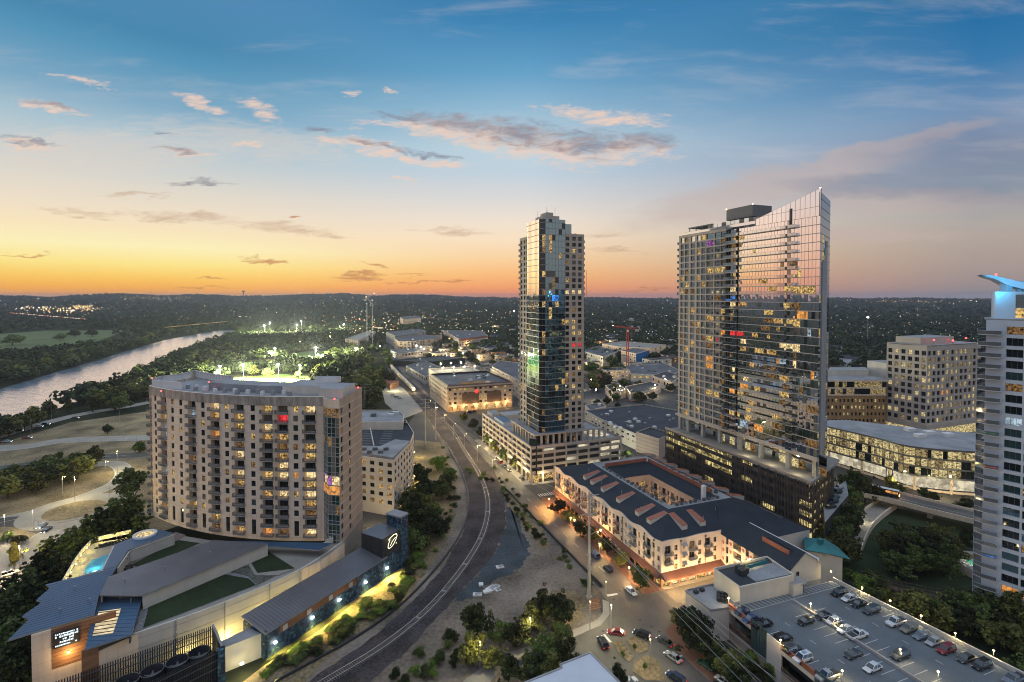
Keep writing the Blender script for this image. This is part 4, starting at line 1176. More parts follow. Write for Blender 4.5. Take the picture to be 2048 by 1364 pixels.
 rf = MB(); rf.face([(*p, ZR_) for p in (P, Q, back[1], Rr)], M['roofgrey'])
 rf.build('roof', t)
 m = MB()
 for (ua, ub, w, h, mt) in ((29.2, 76.5, .05, 1.3, 'railglass'),):
  m.face([S(ua, ZR_ + .9, w), S(ub, ZR_ + .9, w), S(ub, ZR_ + 2.1, w), S(ua, ZR_ + 2.1, w)], M[mt])
  bar(m, S, ua, ub, ZR_ + 2.1, ZR_ + 2.16, w - .03, w + .03, M['galv'])
 m.build('roof_rail', t)
 def rblock(name, ua, ub, w0, w1, z0, z1, mt, top='roofgrey'):
  q = [S(ua, 0, -w0)[:2], S(ub, 0, -w0)[:2], S(ub, 0, -w1)[:2], S(ua, 0, -w1)[:2]]
  b = MB(); b.prism(q, z0, z1, M[mt], M[top], True); return b.build(name, t)
 rblock('penthouse', 31, 60, 3, 18, ZR_, ZR_ + 4.2, 'beige')
 rblock('plant_room', 36.5, 51.5, 6, 17, ZR_ + 5.4, ZR_ + 10.4, 'frame', 'roofdark')
 rblock('plant_base', 37.5, 50.5, 7, 16, ZR_ + 4.2, ZR_ + 5.4, 'dark')
 pg = rblock('pergola', 57, 73, 2.5, 14, ZR_ + 4.2, ZR_ + 4.7, 'frame', 'roofdark')
 m = MB()
 for u in (58, 63, 68, 72.5):
  for w in (3, 13.5): m.box((*S(u, 0, -w)[:2], ZR_), .35, .35, 4.2, M['frame'])
 m.build('pergola_post', pg)
 m = MB()
 for c in range(9): m.face([S(33 + c * 2.6, ZR_ + .3, -2.95), S(35.4 + c * 2.6, ZR_ + .3, -2.95), S(35.4 + c * 2.6, ZR_ + 4.4, -2.95), S(33 + c * 2.6, ZR_ + 4.4, -2.95)], pick(r, [(4, 'glass'), (3, 'blind'), (1, 'lit3')]))
 m.build('penthouse_glazing', t)
 for u, w, z in ((36.5, 6, 131.4), (51.5, 6, 131.4), (.3, .2, 130.8)):
  b = MB(); b.ball(S(u, z + .2, -w), .22, M['lampwarm']); b.build('warning_light', t)
 # base: terrace with tall columns, screened parking below
 for u in (1.5, 13, 26, 37.5, 49, 60, 70, 76): m = MB(); m.box((*S(u, 0, -1.2)[:2], 25.2), 1.5, 1.5, 7.3, M['grey'], math.atan2(dB[1], dB[0])); m.build('terrace_column', t)
 for u in (8, 15): m = MB(); m.box((*E(u, 0, -1.0)[:2], 25.2), 1.2, 1.2, 7.3, M['grey'], .9); m.build('terrace_column', t)
 m = MB()
 for wz in (25.2, 29.1):
  for c in range(26):
   ua, ub = T3 * c / 26, T3 * (c + 1) / 26
   m.face([S(ua, wz, -5), S(ub, wz, -5), S(ub, wz + 3.4, -5), S(ua, wz + 3.4, -5)], pick(r, [(7, 'glass'), (2, 'lit3'), (2, 'office')]))
  bar(m, S, 0, T3, wz + 3.4, wz + 3.9, -6, -4.4, M['grey'])
 for c in range(8):
  m.face([E(le * c / 8, 25.2, -.6), E(le * (c + 1) / 8, 25.2, -.6), E(le * (c + 1) / 8, 32, -.6), E(le * c / 8, 32, -.6)], pick(r, [(3, 'glass'), (3, 'office')]))
 m.build('terrace_glazing', t)
 b0, b1, pa = 130.6, 212.0, 164.3
 PS, pl = seg(L(pa, b0)[:2], L(pa, b1)[:2], -1)
 PE, el = seg(L(pa, b0)[:2], (126.5, 199.8), 1)
 pod = MB(); lit = MB(); fins = MB()
 for SS, ln in ((PS, pl), (PE, el)):
  n = max(3, round(ln / 5.4))
  for k in range(7):
   za = .3 + 3.55 * k
   bar(pod, SS, 0, ln, za, za + 1.5, -.4, 0, M['louvre'])
   for c in range(n):
    ua, ub = ln * c / n, ln * (c + 1) / n
    far_ = c / n
    pr = .85 if (ln > 50 and .5 < far_ < .97 and k > 3) else (.8 if ln < 50 and c < 3 else (.8 if c < 1 else (.42 if k > 3 and far_ > .25 else .14)))
    lit.face([SS(ua, za + 1.3, -.8), SS(ub, za + 1.3, -.8), SS(ub, za + 3.55, -.8), SS(ua, za + 3.55, -.8)], M['garage'] if r.random() < pr else M['dark'])
  nfin = round(ln / .62)
  for q in range(nfin):
   u = ln * q / nfin
   zt = 25.0 - (r.random() < .4) * r.random() * 8; zb_ = (r.random() < .45) * r.random() * 12
   if r.random() < .8: bar(fins, SS, u, u + .2, zb_ + .3, zt, .22, .42, M['louvre'])
 pod.build('parking_wall', t); lit.build('lit_level', t); tag(fins.build('louvre_screen', t), kind='stuff')
 m = MB(); m.prism([PS(0, 0, 0)[:2], PS(pl, 0, 0)[:2], (Q[0] + AX * 26, Q[1] + AY * 26), (134, 208), (126.5, 199.8)], 24.4, 25.15, M['grey'], M['concrete'], True)
 bar(m, PS, 0, pl, 25.15, 26.0, -.3, .3, M['tan2']); bar(m, PE, 0, el, 25.15, 26.0, -.3, .3, M['grey'])
 m.build('terrace', t)
 for u in (6, 18, 30): pointlamp('terrace_light', S(u, 27.5, 2.5), 500, (1, .85, .5), t, .6)
fin_tower()
# ================================================================ white rounded tower at the right edge
def white_tower():
 r = random.Random(31)
 p0, p1 = (133.5, 144.0), (152.0, 119.4)
 t = thing('apartment_tower', 'white tower with rounded glass balconies and a blue lit crown', 'apartment tower', (140, 142, 0))
 S, l = seg(p0, p1, 1)
 FH = 3.12; n = 27; W = mat('cool_white_panel', (.60, .66, .74), .55, .06, .3, fine=.15)
 wall = MB(); wins = []; balcs = []
 rows = [(3.45 + FH * k, 5.6 + FH * k) for k in range(1, n - 1)]
 cw = 3.4; cols = [(4.2 + 3.84 * c, 4.2 + 3.84 * c + cw) for c in range(6)]
 tab = [(34, 'glass'), (44, 'curtain_r'), (6, 'blind'), (5, 'lit3'), (3, 'lit1'), (1, 'litcool')]
 for (i, j, a, b, za, zb, d) in facade(wall, W, S, 0, l, 0, 85.4, cols, rows, lambda i, j: .5):
  mt = M['litamber'] if j == 1 and i < 2 else pick(r, tab)
  wins.append((dist(S(a, za, 0)), pane(S, a, b, za, zb, -d, mt, M['frame'], 3)))
 arcp = [(133.5, 144), (135.6, 146.6), (139, 150.6), (143.5, 154), (149, 156.5)]
 for p, q in zip(arcp[:-1], arcp[1:]):
  A_, la = seg(p, q, -1)
  for k in range(n):
   z = FH * k
   wall.face([A_(0, z, -.6), A_(la, z, -.6), A_(la, z + FH, -.6), A_(0, z + FH, -.6)], pick(r, [(6, 'glass'), (5, 'grey'), (1, 'lit3'), (.8, 'lit2')]) if k < n - 1 else W)
 wall.face([(*q, 0) for q in (p1, (175, 140))] + [(*q, 85.4) for q in ((175, 140), p1)], W)
 wall.face([(*q, 0) for q in ((175, 140), (149, 156.5))] + [(*q, 85.4) for q in ((149, 156.5), (175, 140))], W)
 wall.build('wall', t); emit(wins, 'window', t, 98)
 # rounded balcony decks wrapping the corner
 for k in range(1, n):
  z = 3.12 * k + .2; b = MB()
  out = [S(3.6, 0, .2)[:2], S(3.4, 0, 1.3)[:2], S(.6, 0, 1.7)[:2], (131.7, 144.5), (134.6, 147.8), (138.6, 152.2), (143.4, 156), (149, 158.5)]
  poly = out + [(149, 156.8), (143.6, 154.3), (139.2, 150.9), (135.8, 146.9), (134.0, 144.2)]
  b.prism(poly, z - .18, z, W, M['grey'], True)
  for q in range(len(out) - 1):
   A_, la = seg(out[q], out[q + 1], -1)
   b.face([A_(0, z, 0), A_(la, z, 0), A_(la, z + 1.05, 0), A_(0, z + 1.05, 0)], M['railglass'])
   bar(b, A_, 0, la, z + 1.05, z + 1.1, -.03, .03, W)
  if k == 17: bar(b, seg(out[1], out[2], -1)[0], 0, 3, z + .5, z + .56, .03, .06, M['litgreen'])
  if k == 17: bar(b, seg(out[2], out[3], -1)[0], 0, 3, z + .5, z + .56, .03, .06, M['litgreen'])
  if k == 14: bar(b, seg(out[1], out[2], -1)[0], 0, 3, z + .4, z + .46, .03, .06, M['litred'])
  if k == 6: bar(b, seg(out[1], out[2], -1)[0], 0, 3, z + .3, z + .5, .03, .06, M['litblue'])
  b.build('balcony', t)
 for j in range(1, n - 1):   # thin slab lines along the flat face
  pass
 m = MB(); m.prism([p0, p1, (175, 140), (149, 156.5), (143.5, 154), (139, 150.6), (135.6, 146.6)], 85.3, 85.7, M['grey'], M['roofgrey'], True); m.build('roof', t)
 c = MB(); c.prism([(136.2, 144.2), (150, 124), (170, 140), (147, 154), (139.5, 149)], 85.7, 93.2, W, M['roofgrey'])
 c.build('crown', t)
 S5, l5 = seg((136.2, 144.2), (150, 124), 1); m = MB()
 m.face([S5(4, 86, .04), S5(20, 86, .04), S5(20, 88.6, .04), S5(4, 88.6, .04)], M['lit2'])
 m.face([S5(4, 88.8, .04), S5(20, 88.8, .04), S5(20, 92.4, .04), S5(4, 92.4, .04)], M['blind'])
 for q in range(9): bar(m, S5, 4 + q * 2, 4.12 + q * 2, 86, 92.4, .045, .12, W)
 m.build('crown_glazing', t)
 # swept blade, lit blue from below
 m = MB()
 tip = VV(1964, 549, 150); a = VV(2010, 556, 148); b = VV(2075, 572, 146)
 bl = [tip, VV(1990, 551, 149), a, b]
 lower = [(x + .4, y, z - h) for (x, y, z), h in zip(bl, (.3, 1.1, 1.9, 2.1))]
 for off in (0, 1):
  pass
 dx, dy = 5.5, 8.0
 for k in range(3):
  m.face([bl[k], bl[k + 1], (bl[k + 1][0] + dx, bl[k + 1][1] + dy, bl[k + 1][2]), (bl[k][0] + dx, bl[k][1] + dy, bl[k][2])], W)
  m.face([lower[k], lower[k + 1], bl[k + 1], bl[k]], W)
  m.face([lower[k], (lower[k][0] + dx, lower[k][1] + dy, lower[k][2]), (lower[k + 1][0] + dx, lower[k + 1][1] + dy, lower[k + 1][2]), lower[k + 1]], W)
 m.build('roof_blade', t)
 m = MB()
 for px in (2012, 2044): m.box(VV(px, 590, 150), 2.0, 2.0, 4.2, W)
 m.build('blade_support', t)
 m = MB(); m.ball(VV(1992, 549, 149), .25, M['lampred']); m.build('warning_light', t)
 for px, py, Y, pw in ((1985, 583, 143, 900), (2020, 579, 142, 1500), (2050, 583, 141, 1500)):
  pointlamp('crown_light', VV(px, py, Y), pw, (.04, .55, 1.0), t, .5)
 pointlamp('ground_light', VV(2000, 1205, 141), 9000, (1, .95, .8), t, .6)
white_tower()
# ================================================================ office blocks between the towers
def grid_office():
 r = random.Random(41)
 c0 = (243.0, 299.0)
 t = thing('office_block', 'cream grid fronted office block with red roof lights and many lit windows', 'office block', (*c0, 0))
 wall = MB(); wins = []
 for (S, l, ncol) in ((*seg((c0[0] - AY * 22.7, c0[1] + AX * 22.7), c0, 1), 6), (*seg(c0, (c0[0] + AX * 52, c0[1] + AY * 52), 1), 12)):
  w = l / ncol
  cols = [(w * (c + .24), w * (c + .88)) for c in range(ncol)]
  rows = [(17 + 4.0 * k, 19.6 + 4.0 * k) for k in range(11)]
  for (i, j, a, b, za, zb, d) in facade(wall, M['beige'], S, 0, l, 0, 63, cols, rows, lambda i, j: .6):
   pr = .36 if ncol == 6 else .55
   mt = (M['litamber'] if (j == 4 and 3 <= i <= 5 and ncol == 12) else M['office'] if r.random() < .7 else M['office2']) if r.random() < pr + .2 * (j in (5, 8)) else M['glass']
   wins.append((dist(S(a, za, 0)), pane(S, a, b, za, zb, -d, mt, M['frame'], 2)))
  bar(wall, S, 0, l, 13.4, 16.2, -.2, .3, M['beige'])
  m = MB(); m.face([S(0, 8, .05), S(l, 8, .05), S(l, 13.2, .05), S(0, 13.2, .05)], M['office']); m.build('lit_storey', t)
 bk = [(c0[0] + AX * 52, c0[1] + AY * 52), (c0[0] + AX * 52 - AY * 30, c0[1] + AY * 52 + AX * 30), (c0[0] - AY * 22.7, c0[1] + AX * 22.7)]
 for p, q in zip(bk[:-1], bk[1:]): wall.face([(*p, 0), (*q, 0), (*q, 63), (*p, 63)], M['beige'])
 wall.build('wall', t); emit(wins, 'window', t, 98)
 m = MB(); m.prism([c0, bk[0], bk[1], bk[2]], 62.4, 62.9, M['roofgrey']); m.build('roof', t)
 m = MB(); m.prism([L(*toab((c0[0] + AX * a - AY * b, c0[1] + AY * a + AX * b)))[:2] for a, b in ((4, 6), (36, 6), (36, 20), (4, 20))], 62.9, 67, M['beige'], M['roofgrey']); m.build('plant_room', t)
 for px, py, Y in ((1781, 687, 320), (1868, 680, 305), (1906, 681, 312), (1932, 676, 318), (1955, 694, 322)):
  p = VV(px, py, Y); b = MB(); b.ball(p, .5, M['lampred']); b.cyl((p[0], p[1], 62.5), .12, max(.2, p[2] - 62.5), 5, M['frame']); w = b.build('warning_light', t); pointlamp('warning_light_glow', p, 500, (1, .03, .03), w, .4)
grid_office()
def brick_office():
 r = random.Random(43)
 t = thing('office_block', 'low brick office with glazed top storey beside the cream office block', 'office block', (*L(290, 215)[:2], 0))
 c0 = (*VV(1690, 790, 300)[:2],)
 S, l = seg((VV(1630, 772, 318)[0], 318), (VV(1772, 756, 318)[0], 318), 1)
 wall = MB(); wins = []; n = 18; w = l / n
 rows = [(9 + 4.2 * k, 11 + 4.2 * k) for k in range(5)]
 for (i, j, a, b, za, zb, d) in facade(wall, M['goldbrick'], S, 0, l, 0, 30, [(w * (c + .25), w * (c + .75)) for c in range(n)], rows, lambda i, j: .4):
  wins.append((j, pane(S, a, b, za, zb, -d, pick(r, [(5, 'glass'), (4, 'office') if j in (0, 3) else (.6, 'office')]), M['dark'], 2)))
 for k in range(2):
  for c in range(n):
   wall.face([S(w * c, 30.6 + 4.4 * k, .1), S(w * (c + 1), 30.6 + 4.4 * k, .1), S(w * (c + 1), 34.4 + 4.4 * k, .1), S(w * c, 34.4 + 4.4 * k, .1)], pick(r, [(4, 'glass'), (5, 'office2')]))
  bar(wall, S, 0, l, 30 + 4.4 * k, 30.7 + 4.4 * k, -.3, .5, M['tan'])
 p0, p1 = S(0, 0, 0)[:2], S(l, 0, 0)[:2]
 for p, q in ((p1, (p1[0] + 6, p1[1] + 30)), ((p0[0] + 6, p0[1] + 30), p0)): wall.face([(*p, 0), (*q, 0), (*q, 39), (*p, 39)], M['goldbrick'])
 wall.build('wall', t); emit(wins, 'window', t, 60)
 m = MB(); m.prism([(p0[0] - 1, p0[1] - 1.5), (p1[0] + 1, p1[1] - 1.5), (p1[0] + 8, p1[1] + 31), (p0[0] + 6, p0[1] + 31)], 38.9, 40.0, M['tan'], M['roofgrey'], True); m.build('roof', t)
 m = MB(); m.prism([VV(px, 750, Y)[:2] for px, Y in ((1655, 332), (1738, 332), (1730, 345), (1660, 345))], 40, 44, M['offwhite'], M['roofgrey']); m.build('plant_room', t)
 m = MB(); m.box((*VV(1771, 740, 335)[:2], 0), 14, 14, 49, M['offwhite'], .2, M['roofgrey']); m.build('stair_tower', t)
brick_office()
def curved_office():
 r = random.Random(47)
 fr = spline([G(x, y, 21)[:2] for x, y in ((1640, 850), (1700, 864), (1760, 878), (1808, 891), (1870, 899), (1960, 905), (2040, 908))], 5)
 t = thing('office_block', 'long low curved office with bright glass storeys under a pale flat roof', 'office block', (*fr[15], 0))
 bk = [G(x, y, 21)[:2] for x, y in ((2040, 872), (1955, 868), (1850, 860), (1770, 850), (1694, 841), (1640, 842))]
 m = MB(); m.prism([*fr, *bk], 20.6, 21.4, M['frame'], M['roofgrey'], True); m.build('roof', t)
 fi = [G(x, y, 21)[:2] for x, y in ((1640, 847), (1700, 861), (1760, 875), (1808, 888), (1870, 896), (1960, 902), (2040, 905))]
 path = spline(fi, 5)
 for k in range(3):
  za = 7.6 + 4.3 * k; g = MB(); f = MB()
  for p, q in zip(path[:-1], path[1:]):
   S, l = seg(p, q, 1); n = max(1, round(l / 1.7))
   for c in range(n):
    ua, ub = l * c / n, l * (c + 1) / n
    g.face([S(ua, za, 0), S(ub, za, 0), S(ub, za + 3.6, 0), S(ua, za + 3.6, 0)], pick(r, [(9, 'office'), (5, 'office2'), (1, 'glass') if k else (7, 'glass')]))
    bar(f, S, ub - .05, ub + .05, za, za + 3.6, .01, .1, M['dark'])
   bar(f, S, 0, l, za - .7, za, -.3, .7, M['frame'])
  o = g.build('glazing', t); f.build('storey_band', o)
 m = MB(); l0 = MB()
 for p, q in zip(path[:-1], path[1:]):
  S, l = seg(p, q, 1)
  l0.face([S(0, .3, -5), S(l, .3, -5), S(l, 6.6, -5), S(0, 6.6, -5)], M['garagew'])
  l0.face([S(0, 6.75, -5), S(l, 6.75, -5), S(l, 6.75, .2), S(0, 6.75, .2)], M['concrete'])
  bar(m, S, 0, l, .2, 1.3, -.3, .1, M['tan'])
 m.build('low_wall', t); l0.build('lit_storey', t)
 for p in path[2::5]:
  b = MB(); b.cyl((*p, 0), .55, 7, 8, M['tan']); b.build('column', t)
 for px, py in ((1820, 862), (1858, 868), (1895, 872), (1840, 874)):
  b = MB(); b.box(G(px, py, 21.4), 5, 3, 1.6, M['white'], .2); b.build('air_conditioner', t)
 bp = [G(x, y, 21)[:2] for x, y in ((2040, 872), (1955, 868), (1850, 860), (1694, 841), (1640, 842))]
 m = MB()
 for p, q in zip(bp[:-1], bp[1:]): m.face([(*p, 0), (*q, 0), (*q, 20.6), (*p, 20.6)], M['tan'])
 m.build('wall', t)
 for px in (1700, 1790, 1880, 1950):
  p = G(px, 968 + (px - 1700) * .16, 0); pointlamp('undercroft_light', (p[0], p[1], 5.2), 2600, (1, .78, .36), t, .6)
curved_office()
# ================================================================ mansard apartments round a courtyard
def mansard():
 r = random.Random(51)
 a0, a1, b0, b1 = 101.0, 153.0, 132.0, 208.5
 ZE, ZK, ZI = 14.0, 18.6, 15.2
 t = thing('apartment_house', 'pale four storey apartment house with a dark blue shingle roof around a courtyard', 'apartment house', L(127, 170, 0))
 W = M['pale']; wall = MB(); wins = []; balcs = []; awn = []; lit = MB()
 rows = [(4.9, 6.6), (7.9, 9.6), (10.9, 12.6)]
 tab = [(46, 'glass'), (16, 'blind'), (9, 'lit3'), (5, 'lit1'), (4, 'lit2')]
 def side(S, l, kinds, u_off, step, mat_=W, zb=0.0, ztop=ZE):
  cols = []; ks = []
  for q, k in enumerate(kinds):
   u = u_off + step * q
   h = 1.05 if k in 'Brg' else .62
   if k != ' ': cols.append((u - h, u + h)); ks.append(k)
  def cell(i, j):
   k = ks[i]
   if k in 'Brg': return None if j == 0 else (.3, rows[j][0] - .75, rows[j][1] + .25)
   return .25
  for (i, j, a, b, za, zc, d) in facade(wall, mat_, S, 0, l, zb, ztop, cols, rows, cell):
   k = ks[i]
   wins.append((dist(S(a, za, 0)), pane(S, a, b, za, zc, -d, pick(r, tab), M['frame'] if k in 'Brg' else M['tan2'], 2, 2, .06)))
   if k in 'Brg':
    balcs.append((dist(S(a, za, 0)), balcony(S, a - .35, b + .35, za, 1.15, M['rust'] if k == 'r' else M['grey'], M['redroof'] if k == 'r' else M['rail'])))
   elif k == 'a':
    m = MB(); m.face([S(a - .2, zc - .5, 1.0), S(b + .2, zc - .5, 1.0), S(b + .2, zc + .35, .03), S(a - .2, zc + .35, .03)], M['galv'])
    for u in (a - .2, b + .2): m.face([S(u, zc - .5, 1.0), S(u, zc + .35, .03), S(u, zc - .5, .03)], M['galv'])
    awn.append(m)
 SL, lL = seg(L(a0, b1)[:2], L(a0, b0)[:2])
 side(SL, lL, 'wBwwBwrwrwrwaBwwrwwrwwaBwwBww', 1.8, 2.62, zb=4.3)
 SF, lF = seg(L(a0, b0)[:2], L(125, b0)[:2])
 side(SF, lF, 'BwaBwBw', 2.6, 3.15, zb=4.3)
 # wavy parapet along the two street fronts
 for S, l, n in ((SL, lL, 60), (SF, lF, 20)):
  for k in range(n):
   ua, ub = l * k / n, l * (k + 1) / n
   f = lambda u: ZE + .55 + .45 * math.sin(u * .5) * (1 if l > 40 else .3)
   wall.face([S(ua, ZE, .0), S(ub, ZE, .0), S(ub, f(ub), .0), S(ua, f(ua), .0)], W)
   wall.face([S(ua, f(ua), 0), S(ub, f(ub), 0), S(ub, f(ub), -.35), S(ua, f(ua), -.35)], M['galv'])
   wall.face([S(ua, ZE, -.35), S(ub, ZE, -.35), S(ub, f(ub), -.35), S(ua, f(ua), -.35)], W)
 # other outer walls, courtyard walls
 ci = (a0 + 19.5, a1 - 19.5, b0 + 20.5, b1 - 25.5)
 for S, l in (seg(L(a1, b0)[:2], L(a1, b1)[:2]), seg(L(a1, b1)[:2], L(a0, b1)[:2])):
  side(S, l, 'wwBwwBww' * 3 if l > 60 else 'wwBwwBwwBwww', 3, 3.0)
 court = [seg(L(ci[0], ci[2])[:2], L(ci[0], ci[3])[:2]), seg(L(ci[0], ci[3])[:2], L(ci[1], ci[3])[:2]), seg(L(ci[1], ci[3])[:2], L(ci[1], ci[2])[:2]), seg(L(ci[1], ci[2])[:2], L(ci[0], ci[2])[:2])]
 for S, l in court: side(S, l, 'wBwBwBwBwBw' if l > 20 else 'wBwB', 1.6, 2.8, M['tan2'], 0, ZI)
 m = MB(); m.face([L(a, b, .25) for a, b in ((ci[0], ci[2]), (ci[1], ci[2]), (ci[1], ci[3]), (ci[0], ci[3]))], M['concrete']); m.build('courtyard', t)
 wall.build('wall', t); emit(wins, 'window', t, 98); emit(balcs, 'balcony', t, 90)
 for m in awn: m.build('awning', t)
 # street level: shop fronts behind brick piers, sloping canopy
 base = MB(); shop = MB(); can = MB()
 for S, l, p in ((SL, lL, .25), (SF, lF, 1.0)):
  n = round(l / 3.6)
  for c in range(n):
   ua, ub = l * c / n, l * (c + 1) / n
   bar(base, S, ua, ua + .6, .15, 4.3, -.5, .02, M['brick'])
   mt = M['lit4'] if (p == 1 and c % 4) else (M['glass'] if r.random() > p else M['lit2'])
   shop.face([S(ua + .6, .15, -.4), S(ub, .15, -.4), S(ub, 3.3, -.4), S(ua + .6, 3.3, -.4)], mt)
   bar(base, S, ua + .6, ub, 3.3, 4.3, -.5, .0, M['brick'])
  w = 1.5 if p < 1 else 2.6
  can.face([S(0, 3.3, w), S(l, 3.3, w), S(l, 4.7, .03), S(0, 4.7, .03)], M['canopy'])
  can.face([S(0, 3.05, w), S(l, 3.05, w), S(l, 3.3, w), S(0, 3.3, w)], M['canopy'])
  can.face([S(0, 3.05, w), S(l, 3.05, w), S(l, 3.05, .03), S(0, 3.05, .03)], M['pale'])
  for u in (0, l): can.face([S(u, 3.05, w), S(u, 3.3, w), S(u, 4.7, .03), S(u, 3.05, .03)], M['canopy'])
 base.build('base_wall', t); shop.build('shop_front', t); can.build('canopy', t)
 for S, l, us in ((SL, lL, (14, 33, 55, 68, 73)), (SF, lF, (7.6, 17.4))):
  for u in us:
   m = MB(); p = S(u, 0, .14); m.tube([(p[0], p[1], 4.7), (p[0], p[1], 13.4)], .09, 6, M['rust']); q = S(u, 13.4, .16); m.box(q, .5, .35, .5, M['rust'], .367); m.build('rain_pipe', t)
 # roof: outer slope, flat service strip, inner slope
 def rect(i, j=None):
  return [(a0 + i, b0 + i), (a1 - i, b0 + i), (a1 - i, b1 - i), (a0 + i, b1 - i)]
 def rect4(a, b, c, d): return [(a, c), (b, c), (b, d), (a, d)]
 ro = rect(-.0); r1 = rect4(a0 + 12, a1 - 12, b0 + 12, b1 - 13); r2 = rect4(a0 + 15.2, a1 - 15.2, b0 + 15.5, b1 - 17); r3 = rect4(*ci)
 rf = MB()
 rin = rect4(a0 + .35, a1 - .35, b0 + .35, b1 - .35)
 for (A_, za, B_, zb, mt) in ((rin, ZE + .05, r1, ZK, 'slate'), (r1, ZK, r2, ZK - .5, 'roofgrey'), (r2, ZK - .5, r3, ZI, 'slate')):
  for k in range(4):
   q = (k + 1) % 4
   rf.face([L(*A_[k], za), L(*A_[q], za), L(*B_[q], zb), L(*B_[k], zb)], M[mt])
 roof = rf.build('roof', t)
 # red parapets along the service strip, condensers standing in it
 m = MB()
 for p, q in (((r2[3][0], r2[3][1] - 1), (r2[2][0] - .5, r2[2][1] - 1)), ((r2[2][0], r2[2][1] - 2), (r2[1][0], r2[1][1] + 3))):
  m.beam(L(*p, ZK + .4), L(*q, ZK + .4), .4, 1.5, M['redroof'])
 m.build('red_parapet', roof)
 for k in range(34):
  if k < 16: a, b = a0 + 13.6, b0 + 18 + k * 2.6
  elif k < 26: a, b = a0 + 17 + (k - 16) * 2.0, b0 + 13.7
  else: a, b = a1 - 13.6, b0 + 18 + (k - 26) * 4.2
  m = MB(); m.box(L(a, b, ZK - .35), .95, .95, .9 + .1 * (k % 3), M['frame'] if k % 3 else M['galv'], .367, M['dark']); m.build('condenser', roof)
 # long red roofed dormers
 def dormer(pf, pb, w, z0, z1):
  m = MB(); S, l = seg(pf, pb); zt = z1
  m.face([S(0, zt - .15, -w), S(0, zt - .15, w), S(l, zt + 1.2, w), S(l, zt + 1.2, -w)], M['redroof'])
  m.face([S(0, z0, -w + .1), S(0, z0, w - .1), S(0, zt - .2, w - .1), S(0, zt - .2, -w + .1)], M['pale'])
  for s in (-1, 1): m.face([S(0, z0 - .2, s * (w - .1)), S(l, zt + .9, s * (w - .1)), S(l, zt + 1.15, s * (w - .1)), S(0, zt - .16, s * (w - .1))], M['pale'])
  m.face([S(0, zt - .4, -w), S(0, zt - .4, w), S(0, zt - .15, w), S(0, zt - .15, -w)], M['redroof'])
  d = m.build('dormer', roof)
  g = MB(); g.face([S(-.03, z0 + .5, -.5), S(-.03, z0 + .5, .5), S(-.03, zt - .5, .5), S(-.03, zt - .5, -.5)], M['glass']); return d
 for px, py in ((1151, 957), (1170, 966), (1189, 981), (1220, 1002), (1258, 1028), (1282, 1044)):
  b = toab(G(px, py, 16.2))[1]; a = a0 + 3.4
  dormer(L(a, b)[:2], L(a + 7.2, b)[:2], 1.2, 15.2, 16.9)
 for px, py in ((1377, 1058), (1413, 1050)):
  a = toab(G(px, py, 16.2))[0]; dormer(L(a, b0 + 3.2)[:2], L(a, b0 + 10.2)[:2], 1.2, 15.2, 16.9)
 for k in range(8):
  dormer(L(a1 - 3.0, b0 + 16 + 7.6 * k)[:2], L(a1 - 10.2, b0 + 16 + 7.6 * k)[:2], 1.2, 15.2, 16.9)
 for a, b in ((106, 150), (108, 165), (107, 178), (109, 192), (112, 137), (121, 136), (104.5, 172), (145, 160), (146, 182), (118, 196), (137, 197), (130, 140)):
  m = MB(); m.cyl(L(a, b, 15), .12, 3.2, 6, M['galv']); m.build('roof_vent', roof)
 # wing running toward the parking structure, open galleries below its left eave
 wa0, wa1, wb0, wb1 = 125.0, 138.0, 106.3, 132.0
 w2 = MB(); gal = MB(); rails = MB()
 SW, lw = seg(L(wa0, wb1)[:2], L(wa0, wb0)[:2])
 gcols = [(2.0, 3.2), (5.2, 8.6), (10.4, 11.6), (13.4, 16.8), (19, 20.2)]
 for (i, j, a, b, za, zc, d) in facade(w2, W, SW, 0, lw, 0, 13.6, gcols, [(4.7, 7.0), (7.8, 10.0), (10.8, 13.0)], lambda i, j: 1.6 if i in (1, 3) else .3):
  gal.face([SW(a, za, -d), SW(b, za, -d), SW(b, zc, -d), SW(a, zc, -d)], M['lit3'] if i in (1, 3) else M['glass'])
  if i in (1, 3):
   bar(rails, SW, a, b, za + .95, za + 1.02, -.1, .02, M['rail'])
   for q in range(12): bar(rails, SW, a + (b - a) * q / 12, a + (b - a) * q / 12 + .05, za, za + .95, -.07, -.02, M['rail'])
 for u, z in ((1.0, 10.8), (1.1, 8.4), (1.0, 5.6), (4.2, 11.6), (4.2, 9.0), (9.4, 11.9), (12.3, 11.3), (12.3, 8.6), (17.6, 11.6)):
  pts = [SW(u + .45 * (1 + .3 * math.sin(3 * k)) * math.cos(k), z + .75 * (1 + .25 * math.cos(2 * k)) * math.sin(k), .03) for k in [i * .628 for i in range(10)]]
  w2.face(pts, M['redroof'])
 SG, lg = seg(L(wa0, wb0)[:2], L(wa1, wb0)[:2]); zr = 18.0
 w2.face([SG(0, 0, 0), SG(lg, 0, 0), SG(lg, 13.6, 0), SG(lg / 2, zr, 0), SG(0, 13.6, 0)], M['offwhite'])
 SR, lr = seg(L(wa1, wb0)[:2], L(wa1, wb1)[:2]); w2.face([SR(0, 0, 0), SR(lr, 0, 0), SR(lr, 13.6, 0), SR(0, 13.6, 0)], M['offwhite'])
 bar(w2, SG, 0, lg, 8.8, 9.1, 0, .12, M['grey'])
 o = w2.build('wing_wall', t); gal.build('gallery', o); rails.build('gallery_rail', o)
 m = pane(SG, 3.2, 4.3, 11.4, 12.8, .02, M['glass'], M['rust'], 2, 2); m.build('window', o)
 m = MB(); am = (wa0 + wa1) / 2
